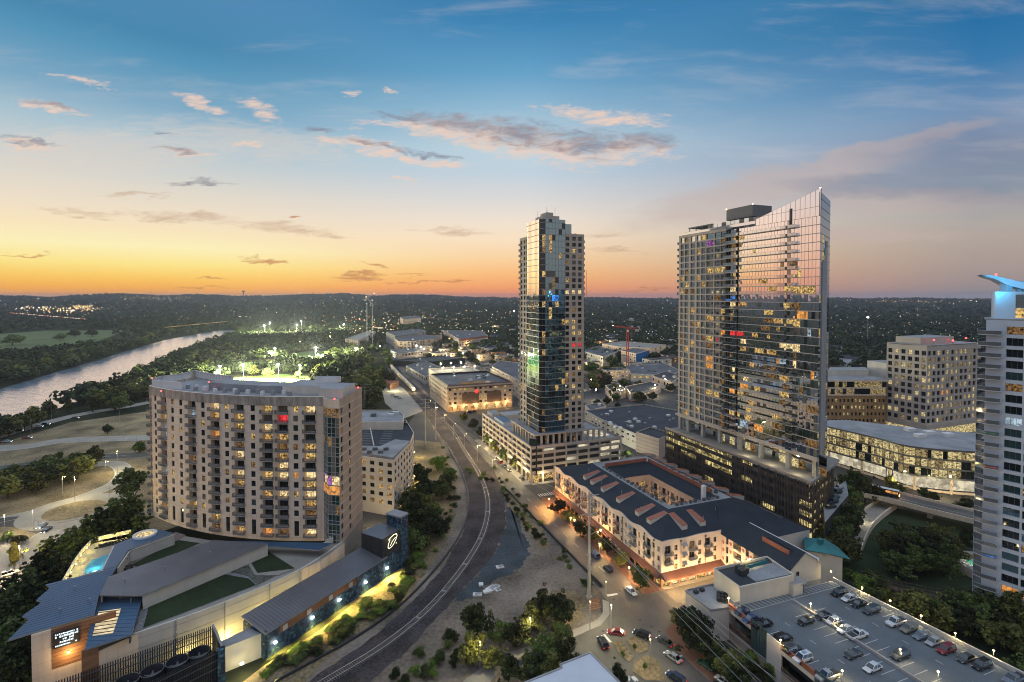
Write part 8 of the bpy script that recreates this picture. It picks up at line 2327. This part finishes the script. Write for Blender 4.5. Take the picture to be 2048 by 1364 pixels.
# ================================================================ trees
def leafmat(name, c, var=.62):
 return mat(name, c, .75, var, .35, spec=.25, objrand=.8, fine=.5, fscale=1.6, hue=(c[0] * 1.35, c[1] * 1.3, c[2] * 1.1))
M['leaf'] = leafmat('dark_leaves', (.046, .066, .020)); M['leaf2'] = leafmat('olive_leaves', (.068, .074, .022)); M['leaf3'] = leafmat('fresh_leaves', (.062, .10, .02)); M['leaf4'] = leafmat('deep_leaves', (.038, .056, .020))
def crown_arrays(r, lobes, n, size, flat=.0):
 """quads scattered through lobes: (cx, cy, cz, rx, rz)"""
 V_ = np.zeros((n * 4, 3)); wts = np.array([l[3] ** 2 for l in lobes]); wts = wts / wts.sum()
 li = r.choice(len(lobes), n, p=wts); Lb = np.array(lobes)[li]
 d = r.normal(size=(n, 3)); d[:, 2] = d[:, 2] * .9 + .18; d /= np.linalg.norm(d, axis=1)[:, None]
 rad = r.uniform(.4, 1.18, n) ** .6
 c = Lb[:, :3] + d * rad[:, None] * np.stack([Lb[:, 3], Lb[:, 3], Lb[:, 4]], 1)
 nn = d + r.normal(size=(n, 3)) * .55; nn /= np.linalg.norm(nn, axis=1)[:, None]
 a = np.cross(nn, r.normal(size=(n, 3))); a /= np.linalg.norm(a, axis=1)[:, None]; b = np.cross(nn, a)
 s = (size * r.uniform(.55, 1.25, n))[:, None]
 V_[0::4] = c - a * s * .5 - b * s * .35; V_[1::4] = c + a * s * .5 - b * s * .35; V_[2::4] = c + a * s * .42 + b * s * .4; V_[3::4] = c - a * s * .42 + b * s * .4
 return V_
def quads_mesh(name, V_, mt):
 n = len(V_) // 4; me = bpy.data.meshes.new(name)
 me.vertices.add(n * 4); me.vertices.foreach_set('co', V_.astype(np.float32).ravel())
 me.loops.add(n * 4); me.loops.foreach_set('vertex_index', np.arange(n * 4, dtype=np.int32))
 me.polygons.add(n); me.polygons.foreach_set('loop_start', np.arange(0, n * 4, 4, dtype=np.int32))
 me.update(); me.validate(); me.materials.append(mt); return me
PROTO = {}
def tree_proto(kind, lod, var):
 """unit trees 10 m high"""
 key = (kind, lod, var)
 if key in PROTO: return PROTO[key]
 r = np.random.default_rng(hash((kind, lod, var)) % 1000 if False else (ord(kind[0]) * 31 + len(kind) * 7 + var * 3))
 n = {'near': 3000, 'mid': 1000}[lod]; size = {'near': .52, 'mid': .85}[lod]
 if kind == 'oak':
  lobes = [(0, 0, 6.0, 2.6, 2.2), (1.4, .6, 3.6, 2.0, 1.6), (-1.3, .9, 3.4, 2.0, 1.6), (.2, -1.5, 3.5, 2.1, 1.6)] + [(q * math.cos(a), q * math.sin(a), 4.8 + r.uniform(-1.2, 2.2), r.uniform(1.1, 2.1), r.uniform(.9, 1.7)) for a, q in zip(r.uniform(0, 6.28, 10), r.uniform(2.2, 4.3, 10))] + [(r.uniform(-1.6, 1.6), r.uniform(-1.6, 1.6), 8.0, 1.5, 1.3) for _ in range(3)]
 elif kind == 'tall':
  lobes = [(r.uniform(-1.1, 1.1), r.uniform(-1.1, 1.1), z, 2.1 - abs(z - 5) * .22, 1.5) for z in np.linspace(3, 9, 9)] + [(2 * math.cos(a), 2 * math.sin(a), r.uniform(3.5, 6.8), 1.2, 1.1) for a in r.uniform(0, 6.28, 6)]
 elif kind == 'shrub':
  lobes = [(2.6 * math.cos(a) * q, 2.6 * math.sin(a) * q, r.uniform(2.5, 6), r.uniform(2, 3.2), r.uniform(2, 3)) for a, q in zip(r.uniform(0, 6.28, 8), r.uniform(.3, 1.2, 8))]
 else:   # pine
  lobes = [(r.uniform(-.6, .6), r.uniform(-.6, .6), z, 2.3 - (z - 2.5) * .22, .9) for z in np.linspace(2.6, 9.4, 11)] + [((2.2 - (z - 3) * .2) * math.cos(a), (2.2 - (z - 3) * .2) * math.sin(a), z, .9, .6) for a, z in zip(r.uniform(0, 6.28, 14), r.uniform(2.6, 8, 14))]
 if lod == 'near': lobes = [(x, y, z, q * .85, w * .85) for x, y, z, q, w in lobes] + [(x + r.normal() * 1.3, y + r.normal() * 1.3, z + r.normal() * .9, q * .45, w * .42) for x, y, z, q, w in lobes * 2]
 mt = {'oak': 'leaf', 'tall': 'leaf2', 'shrub': 'leaf3', 'pine': 'leaf4'}[kind]
 if var == 1: mt = {'oak': 'leaf2', 'tall': 'leaf', 'shrub': 'leaf', 'pine': 'leaf'}[kind]
 cm = quads_mesh('crown', crown_arrays(r, lobes, n, size), M[mt])
 m = MB()
 if kind == 'shrub':
  for k in range(4): m.tube([(0, 0, 0), (r.uniform(-1.5, 1.5), r.uniform(-1.5, 1.5), 4)], [.25, .1], 5, M['bark'])
 else:
  m.tube([(0, 0, 0), (.1, 0, 2), (.0, .15, 5), (.1, .1, 8)], [.34, .26, .18, .06], 7, M['bark'])
  for k in range(5):
   a = k * 1.25; m.tube([(.05, .05, 2.6 + .5 * k), (1.7 * math.cos(a), 1.7 * math.sin(a), 4.2 + .55 * k)], [.13, .05], 5, M['bark'])
 t = bpy.data.objects.new('tree', None); C.objects.link(t)
 co = bpy.data.objects.new('crown', cm); C.objects.link(co); co.parent = t
 m.build('trunk', t)
 PROTO[key] = (t, [False]); return PROTO[key]
TREES = []
NT_ = [0]
KNAME = {'oak': 'broadleaf_tree', 'tall': 'tall_tree', 'shrub': 'shrub', 'pine': 'pine_tree'}
def tree(x, y, h, kind, label, group, z=0.0, wide=1.0):
 d = math.hypot(x, y); lod = 'near' if d < 300 else 'mid'
 p, used = tree_proto(kind, lod, NT_[0] % 2 if kind != 'shrub' else (NT_[0] // 2) % 2); NT_[0] += 1
 o = p if not used[0] else copy_tree(p); used[0] = True
 o.name = KNAME[kind]; s = h / 10; w = s * wide * random.uniform(.9, 1.15)
 o.location = (x, y, z); o.rotation_euler = (0, 0, random.uniform(0, 6.28)); o.scale = (w, w, s)
 tag(o, label, 'shrub' if kind == 'shrub' else 'tree', group); TREES.append((x, y, 4 * w)); return o
def at(px, py, h, kind, label, group, z=0.0, wide=1.0):
 """tree whose crown is centred on a picture point"""
 p = G(px, py, z + h * .58); return tree(p[0], p[1], h, kind, label, group, z, wide)
def scatter(px, n, hr, kinds, label, group, gap=.62, seed=1, wide=1.0):
 P = [p[:2] for p in groundpoly(px)]; k = 0; r = random.Random(seed)
 x0, x1, y0, y1 = min(q[0] for q in px), max(q[0] for q in px), min(q[1] for q in px), max(q[1] for q in px)
 for _ in range(n * 60):
  if k >= n: break
  # equal chance over the ground, not over the picture
  a = G(r.uniform(x0, x1), r.uniform(y0, y1)); x, y = a[0], a[1]; h = r.uniform(*hr)
  if not inpoly(np.array([x]), np.array([y]), P)[0]: continue
  if any((x - u) ** 2 + (y - v) ** 2 < (gap * (h * .42 + q * .55)) ** 2 for u, v, q in TREES[-400:]): continue
  tree(x, y, h, r.choice(kinds), label, group, 0, wide); k += 1
# street trees
for k, (px, py) in enumerate(((1116, 1010), (1139, 1030), (1161, 1054), (1186, 1066), (1214, 1088), (1243, 1113), (1281, 1150))):
 at(px, py, 6.4 if k < 6 else 7.0, 'oak', 'young street tree on the brick pavement, %s' % ('far end of the row', 'second from the far end', 'third from the far end', 'beside the tall steel pole', 'fifth along the row', 'sixth along the row', 'nearest the shop corner')[k], 'street trees along the apartments', .2, .95)
for k, (px, py) in enumerate(((928, 832), (946, 846), (962, 862), (978, 876), (988, 890), (1006, 906), (1032, 922))):
 at(px, py, 8.5, 'oak', 'street tree below the podium arcade, %s' % ('first from the far end', 'second from the far end', 'third from the far end', 'fourth in the row', 'fifth in the row', 'sixth in the row', 'nearest the corner')[k], 'street trees along the podium', .2, .8)
at(1070, 950, 4, 'shrub', 'small dark shrubs at the podium corner', None); at(1206, 908, 6, 'oak', 'rounded dark tree behind the mansard roof edge', 'trees behind the mansard roof'); at(1240, 906, 6, 'oak', 'second dark tree behind the mansard roof edge', 'trees behind the mansard roof'); at(1256, 904, 5, 'shrub', 'pale lit bush beside the store wall', None)
# belt on the left
for k, (px, py, h) in enumerate(((14, 1215, 14), (40, 1235, 13), (10, 1290, 14), (30, 1330, 13), (62, 1190, 13), (80, 1140, 13), (112, 1140, 12), (132, 1098, 12), (152, 1082, 13), (176, 1062, 13), (204, 1040, 13), (232, 1028, 14), (262, 1012, 15), (258, 1045, 13), (278, 1058, 12), (228, 1060, 12), (182, 1092, 10), (100, 1105, 12), (60, 1160, 12), (24, 1185, 12), (268, 1078, 9), (120, 1170, 9), (5, 1352, 11), (60, 1345, 8))):
 at(px, py, h, 'pine', 'dark pine in the belt between the street and the podium', 'pines along the podium')
at(258, 962, 15, 'oak', 'single leafy tree beside the left edge of the curved tower', None)
scatter([(0, 985), (20, 960), (190, 930), (196, 945), (130, 978), (0, 1010)], 17, (9, 12.5), ['oak'], 'dark oak in the clump inside the slip road', 'oaks inside the slip road', .8, 2, 1.15)
for px, py, h in ((118, 908, 5), (215, 855, 7), (15, 1070, 5), (34, 1074, 5)): at(px, py, h, 'shrub', {118: 'round bush alone on the dry grass', 215: 'lone dark bush on the grass slope', 15: 'bush at the left end of the small grass bank', 34: 'bush on the small grass bank'}[px], None)
at(28, 1108, 9, 'tall', 'thin bare looking tree on the paved left corner', None, 0, .6); at(278, 890, 8, 'shrub', 'bushy dark shrub against the curved tower', None)
# river bank
scatter([(-20, 870), (60, 842), (150, 812), (290, 765), (290, 800), (240, 830), (150, 822), (60, 858), (-20, 885)], 34, (10, 15), ['oak', 'tall'], 'dark tree on the near bank of the river', 'trees on the near river bank', .62, 3, 1.15)
scatter([(200, 792), (300, 752), (420, 700), (480, 672), (540, 684), (470, 730), (420, 760), (300, 800), (210, 830)], 46, (12, 17), ['oak', 'tall'], 'dark tree in the thicket between river and pitches', 'trees between river and pitches', .62, 4, 1.2)
scatter([(-20, 778), (100, 746), (260, 698), (400, 664), (420, 656), (300, 672), (130, 712), (-20, 745)], 34, (13, 18), ['oak'], 'dark tree lining the far bank of the river', 'trees on the far river bank', .62, 5, 1.2)
for k, (px, py, h, w) in enumerate(((25, 677, 22, 1.5), (150, 665, 18, 1.6), (120, 672, 16, 1.3), (185, 664, 18, 1.4))): at(px, py, h, 'oak', ('broad lone tree at the left of the meadow', 'tree group in the middle of the meadow', 'smaller tree beside the meadow group', 'tree standing right in the meadow')[k], 'meadow trees', 0, w)
# round the pitches
at(400, 748, 15, 'oak', 'floodlit pale green tree behind the tower roof screen', None); at(505, 738, 14, 'oak', 'floodlit tree left of the second mast', None, 0, 1.3); at(597, 747, 11, 'shrub', 'round bright green bush beside the pitch', None); at(535, 744, 12, 'oak', 'dark rimmed tree in the middle of the pitch edge', None); at(415, 725, 15, 'oak', 'lit tree at the corner of the far pitch', None); at(520, 707, 16, 'tall', 'lit tree between the pitches', None)
scatter([(560, 735), (640, 728), (680, 700), (710, 720), (700, 790), (640, 760)], 26, (12, 17), ['oak', 'tall'], 'dark tree between the pitches and the railway', 'trees between pitches and railway', .6, 6, 1.15)
scatter([(700, 700), (768, 690), (790, 760), (772, 800), (735, 850), (720, 800)], 34, (12, 18), ['oak', 'tall'], 'dark tree in the wooded strip left of the train', 'trees left of the train', .6, 7, 1.15)
scatter([(430, 720), (470, 690), (640, 676), (660, 696), (560, 712), (460, 740)], 26, (12, 17), ['oak'], 'dark tree beyond the floodlit pitches', 'trees beyond the pitches', .65, 8, 1.2)
# beside the railway
scatter([(808, 1010), (830, 960), (862, 930), (900, 960), (905, 1020), (870, 1090), (826, 1110), (812, 1080)], 20, (8, 12), ['oak', 'shrub'], 'dark bushy tree on the bank between apartments and railway', 'bushes along the railway bank', .62, 9, 1.1)
scatter([(826, 1115), (870, 1095), (850, 1150), (790, 1215), (700, 1270), (600, 1330), (530, 1360), (520, 1345), (620, 1290), (720, 1225), (790, 1165)], 44, (1.4, 3.2), ['shrub'], 'low scrubby bush along the lamp lit wall strip', 'scrub along the tiled wall', .6, 10, 1.7)
scatter([(930, 935), (985, 960), (1065, 1060), (1090, 1090), (1070, 1085), (1010, 1000), (935, 945)], 16, (1.8, 3.2), ['shrub'], 'low bush between dirt lot and avenue', 'scrub along the avenue', .8, 11)
for k, (px, py, h) in enumerate(((955, 1235, 10), (945, 1290, 9), (1000, 1262, 7), (1088, 1205, 10), (1122, 1212, 10), (1062, 1232, 9), (1120, 1250, 7), (1036, 1258, 8), (1090, 1292, 9), (1126, 1300, 9), (1060, 1330, 8), (1100, 1325, 8), (1016, 1330, 6), (985, 1310, 6))):
 at(px, py, h, 'oak' if k not in (6,) else 'shrub', 'bushy tree in the dark thicket at the end of the dirt lot' if k != 6 else 'bright green lamp lit bush beside the dark thicket', 'thicket at the end of the dirt lot' if k != 6 else None)
scatter([(780, 1364), (850, 1300), (905, 1270), (935, 1300), (930, 1364), (860, 1400)], 12, (2.5, 4.5), ['shrub'], 'low green bush below the railway bend', 'scrub below the railway bend', .8, 12)
for k, (px, py, h) in enumerate(((1385, 1250, 10), (1410, 1275, 9), (1432, 1300, 8), (1455, 1322, 8), (1480, 1345, 7), (1365, 1232, 6))):
 at(px, py, h, 'oak', 'dark round tree on the street side of the parking deck', 'trees along the parking deck')
scatter([(1480, 1310), (1540, 1322), (1600, 1364), (1540, 1400), (1490, 1350)], 9, (2.5, 5), ['shrub'], 'shrub below the street side wall of the deck', 'shrubs below the deck wall', .8, 13)
for px, py, h in ((1235, 1340, 4), (1246, 1356, 4)): at(px, py, h, 'tall', 'slim small tree beside the white roof', 'small trees by the white roof')
for k, (px, py) in enumerate(((1268, 1290), (1290, 1330), (1246, 1306))): at(px, py, 2.2, 'shrub', ('small plant on the rounded traffic island', 'small plant on the largest traffic island', 'small plant on the slim traffic island')[k], None, .3, .5)
scatter([(985, 925), (1068, 1030), (1130, 1105), (1185, 1170), (1170, 1175), (1100, 1100), (1050, 1050), (1000, 985)], 34, (1.0, 2.0), ['shrub'], 'knee high weed clump at the edge of the dirt lot', 'weed clumps on the dirt lot', .9, 31, 1.6)
scatter([(880, 885), (905, 925), (914, 1000), (900, 1065), (850, 1145), (840, 1140), (885, 1060), (896, 1000), (890, 940)], 24, (1.2, 2.6), ['shrub'], 'low scrub at the outer edge of the ballast', 'scrub along the ballast', .8, 32, 1.5)
# creek woods on the right
scatter([(1665, 1040), (1695, 1020), (1700, 1060), (1684, 1100), (1690, 1140), (1650, 1090)], 10, (10, 15), ['oak'], 'dark tree beside the fin tower and the pale ramp', 'trees beside the pale ramp', .6, 14, 1.1)
scatter([(1765, 1095), (1810, 1085), (1900, 1092), (1940, 1100), (1905, 1125), (1890, 1160), (1800, 1160), (1752, 1150)], 22, (7, 10), ['oak', 'tall'], 'dark leafy tree in the creek hollow below the bridge', 'creek trees below the bridge', .6, 15, 1.15)
scatter([(1830, 1262), (1870, 1240), (1960, 1240), (2060, 1250), (2100, 1364), (1990, 1300)], 24, (8, 13), ['oak', 'tall'], 'dark leafy tree between parking deck and white tower', 'creek trees below the footbridge', .6, 16, 1.15)
scatter([(1690, 1165), (1740, 1175), (1790, 1205), (1770, 1212), (1700, 1180)], 7, (5, 8), ['oak', 'shrub'], 'tree close under the creek side wall', 'trees under the creek side wall', .7, 17)
for k, (px, py, h) in enumerate(((1780, 962, 7), (1850, 985, 6), (1868, 990, 5), (1930, 1005, 6), (1800, 975, 5), (1705, 960, 14), (1730, 975, 13), (1690, 990, 12))): at(px, py, h, 'oak', 'planted tree beneath the curved office' if k < 5 else 'big tree left of the curved office', 'trees under the curved office' if k < 5 else 'big trees by the curved office')
# middle distance town trees
scatter([(1170, 740), (1240, 712), (1256, 735), (1230, 765), (1185, 790)], 14, (11, 16), ['oak'], 'dark tree in the block behind the slim tower', 'trees behind the slim tower', .62, 18, 1.2)
scatter([(1300, 700), (1356, 700), (1356, 735), (1320, 718)], 9, (11, 15), ['oak'], 'dark tree left of the fin tower at mid height', 'trees left of the fin tower', .62, 19, 1.2)
scatter([(890, 690), (990, 704), (1000, 724), (930, 722), (880, 706)], 12, (10, 15), ['oak'], 'dark tree behind the sheds and brown apartments', 'trees behind the brown apartments', .62, 20, 1.2)
for px, py, h in ((1196, 806, 9), (1214, 800, 8), (1236, 810, 6), (1305, 790, 8), (1286, 792, 7)): at(px, py, h, 'oak', 'rounded tree beside the dark roofed store' if px < 1240 else 'tree at the lit shop fronts', 'trees beside the dark roofed store' if px < 1240 else 'trees at the lit shops')
scatter([(850, 720), (1030, 700), (1034, 782), (1010, 780), (960, 742), (870, 742)], 16, (9, 14), ['oak'], 'dark tree among the small buildings left of the slim tower', 'town trees left of the slim tower', .7, 21, 1.1)
scatter([(1168, 780), (1356, 760), (1356, 806), (1170, 808)], 9, (7, 11), ['oak'], 'dark tree near the big crossing', 'trees at the big crossing', .7, 22, 1.1)
# ---------------------------------------------------------------- the wide woods beyond: one mass
def woods(name, r0, r1, n, quads, size, hr, label, seed, amin=-60, amax=60):
 r = np.random.default_rng(seed)
 a = np.radians(r.uniform(amin, amax, n)); d = np.sqrt(r.uniform(r0 ** 2, r1 ** 2, n)); x, y = d * np.sin(a), d * np.cos(a)
 keep = np.ones(n, bool)
 for poly in (RIVER, RIVER2, MEADOW, T1, T2, T3, T4, [(635, 800), (700, 760), (770, 690), (1100, 720), (1420, 735), (2100, 760), (2400, 1364), (600, 1364)], [(-300, 1300), (-300, 870), (0, 840), (150, 815), (300, 790), (700, 790), (700, 1364)]):
  P = [p[:2] for p in groundpoly(poly)]; keep &= ~inpoly(x, y, P)
 for hx, hy in HOUSES: keep &= ~(((x - hx) ** 2 + (y - hy) ** 2 < 17 ** 2) | ((abs(x - hx * .985) < 11) & (y < hy) & (y > hy - 26)))
 # open clearings and streets
 keep &= (np.sin(x * .011 + 1) + np.sin(y * .006 + x * .002) + r.normal(size=n) * .5) > -1.35
 x, y = x[keep], y[keep]; n = len(x); h = r.uniform(*hr, n); w = h * r.uniform(.42, .72, n)
 z0 = np.array([hills(math.hypot(p, q), math.degrees(math.atan2(p, q))) if math.hypot(p, q) > 2400 else 0 for p, q in zip(x, y)])
 N = n * quads; t = np.repeat(np.arange(n), quads)
 dv = r.normal(size=(N, 3)); dv[:, 2] = np.abs(dv[:, 2]) * .9 - .12; dv /= np.linalg.norm(dv, axis=1)[:, None]
 rad = r.uniform(.7, 1.1, N)[:, None]
 c = np.stack([x[t], y[t], z0[t] + h[t] * .45], 1) + dv * rad * np.stack([w[t], w[t], h[t] * .55], 1)
 nn = dv + r.normal(size=(N, 3)) * .4; nn /= np.linalg.norm(nn, axis=1)[:, None]
 e = np.cross(nn, r.normal(size=(N, 3))); e /= np.linalg.norm(e, axis=1)[:, None]; f = np.cross(nn, e); s = (size * r.uniform(.6, 1.3, N))[:, None]
 V_ = np.zeros((N * 4, 3)); V_[0::4] = c - e * s * .5 - f * s * .4; V_[1::4] = c + e * s * .5 - f * s * .4; V_[2::4] = c + e * s * .45 + f * s * .4; V_[3::4] = c - e * s * .45 + f * s * .4
 o = bpy.data.objects.new(name, quads_mesh(name, V_, M['woodleaf'])); C.objects.link(o); tag(o, label, 'woods', None, 'stuff')
M['woodleaf'] = mat('far_leaves', (.042, .056, .028), .85, .5, .03, spec=.1, fine=.8, fscale=.12)
woods('woods', 380, 1300, 13000, 34, 3.4, (10, 16), 'dense dark woods filling the plain beyond the town', 1)
woods('woods', 1300, 3000, 16000, 12, 7.5, (11, 17), 'far dark woods stretching to the hills', 2)
woods('woods', 3000, 7000, 14000, 6, 22, (14, 24), 'farthest woods on the lower hill slopes', 3)
# ---------------------------------------------------------------- lights of the suburbs, far too many to count
def farlights():
 r = random.Random(99); ms = {k: lampmat('far_lamp_' + k, c, p) for k, c, p in (('warm', (1, .62, .24), 2.6), ('white', (1, .90, .70), 3.2), ('cool', (.8, .92, 1), 2.2), ('red', (1, .15, .06), 2.0))}
 m = MB()
 def put(px, py, s=1.0, kind=None):
  d = ray(px, py)
  # march to the tree tops
  t = 900.0
  while t < 11000:
   x, y, z = d[0] * t, d[1] * t, EYE + d[2] * t; R_ = math.hypot(x, y)
   if z < hills(R_, math.degrees(math.atan2(x, y))) + (26 if R_ > 2800 else 18): break
   t += 15
  else: return
  q = R_ * .00062 * s
  m.ball((x, y, z + 1), q, ms[kind or r.choice(('warm', 'warm', 'white', 'white', 'cool'))], 4)
 for _ in range(80): put(r.uniform(30, 200), r.gauss(618, 4), r.uniform(.6, 1.4))
 for _ in range(40): put(r.uniform(145, 185), r.uniform(611, 618), r.uniform(.8, 1.2), 'warm')
 for _ in range(30): put(r.uniform(240, 380), r.gauss(596, 2.5), r.uniform(.6, 1.2), r.choice(('white', 'warm')))
 for _ in range(26): put(r.uniform(80, 180), r.gauss(620, 3), r.uniform(.8, 1.6), 'warm')
 for _ in range(150): put(r.uniform(0, 1040), r.uniform(594, 640), r.uniform(.4, .9))
 for _ in range(40): put(r.uniform(600, 1035), r.uniform(600, 612), r.uniform(.4, .8))
 for _ in range(130): put(r.uniform(700, 1030), r.uniform(620, 668), r.uniform(.6, 1.3))
 for _ in range(40): put(r.uniform(640, 800), r.uniform(632, 668), r.uniform(.8, 1.6), r.choice(('warm', 'warm', 'white', 'red')))
 for _ in range(80): put(r.uniform(1170, 1356), r.uniform(600, 690), r.uniform(.45, .9))
 for _ in range(95): put(r.uniform(1660, 1960), r.uniform(598, 680), r.uniform(.4, .8))
 for _ in range(34): put(r.uniform(1680, 1960), r.gauss(602, 1.6), r.uniform(.5, 1.1), 'warm')
 for k in range(60): put(330 + k * 2.1, 655 - k * .2 + (k % 3) * .4, .5, 'warm')
 for k in range(50): put(20 + k * 3.1, 626 + k * .26, .7, r.choice(('white', 'red')))
 tag(m.build('suburb_lights'), 'scattered lights of streets and houses across the dark plain', 'lights', None, 'stuff')
farlights()
# far highways crossing the plain
for px, lb, w in (([(440, 641), (520, 642), (612, 642), (735, 640)], 'far pale road bridge line across the river', 10), ([(560, 703), (640, 690), (700, 676), (740, 662), (780, 652)], 'bright highway climbing away past the pitches', 16), ([(760, 660), (800, 650), (860, 640), (915, 633)], 'far elevated highway with light streaks', 18), ([(0, 626), (80, 630), (172, 636)], 'far lit road beyond the meadow', 14)):
 road('road', px, w, M['concrete'], lb, .5)
for k, (px, py, pw) in enumerate(((600, 700, 30000), (660, 687, 40000), (720, 669, 50000), (770, 655, 60000), (850, 643, 90000), (480, 640, 60000))):
 lamp(px, py, 14, 'highway lamp %s' % ('nearest the pitches', 'second along the far highway', 'third along the far highway', 'fourth along the far highway', 'at the elevated highway', 'on the far river road')[k], 'lampwarm', pw, (1, .74, .4), 'far highway lamps', hr=.8, r=.2)
# rubble and panels on the dirt lot
r = random.Random(77)
for k, (px, py, w, d, ang) in enumerate(((1000, 1134, 2.6, 1.8, .3), (983, 1178, 3.2, 2.4, .8), (975, 1184, 2.6, 1.6, .4), (992, 1174, 2.4, 1.8, 1.0), (955, 1190, 2.8, 1.5, 0.0), (962, 1170, 1.4, 1.6, .1), (996, 1180, 1.8, 1.4, .5))):
 m = MB(); p = G(px, py, .1); m.box(p, w, d, .25 + .12 * (k % 3), M['white'], ang); m.box((p[0] + .2, p[1] + .1, p[2] + .37), w * .7, d * .6, .1, M['galv'], ang + .3)
 tag(m.build('panel_stack', loc=p), ('striped pale panel lying alone on the blue gravel', 'largest pile of white panels on the dirt lot', 'white panels leaning on the largest pile', 'tilted white panels behind the largest pile', 'flat white panel at the left of the pile', 'small upright crate behind the flat panel', 'thin white sheet right of the pile')[k], 'panels')
m = MB(); p = G(1190, 1215, 0)
for k in range(6): m.beam((p[0] - 2 + k * .2, p[1] - 2 + k, .5), (p[0] + 1.5 + k * .1, p[1] - 1 + k, .7), .18, .3, M['brick'])
tag(m.build('timber_pile', loc=p), 'rusty red timber heap at the corner of the lot', 'timber')
sheet('path', [(925, 1364), (1000, 1310), (1050, 1296), (1060, 1306), (1010, 1330), (960, 1390)], .14, M['concrete'], 'pale path at the bottom behind the thicket', 'path')
# ================================================================ evening haze over the whole plain
hb = MB(); hb.box((0, 0, -1.5), 29000, 29000, 142, None)
hb.m = []
hm = bpy.data.meshes.new('haze'); hm.from_pydata(hb.v, [], hb.f)
hmat, ht, ho = newmat('evening_haze')
hv = ht.nodes.new('ShaderNodeVolumePrincipled'); hv.inputs['Color'].default_value = (.70, .78, .92, 1); hv.inputs['Density'].default_value = 6e-5; hv.inputs['Anisotropy'].default_value = .1
ht.links.new(hv.outputs[0], ho.inputs['Volume']); hm.materials.append(hmat)
hz = bpy.data.objects.new('haze', hm); C.objects.link(hz); tag(hz, 'thin evening haze lying over the plain', 'haze', None, 'stuff')
SC.cycles.volume_bounces = 0
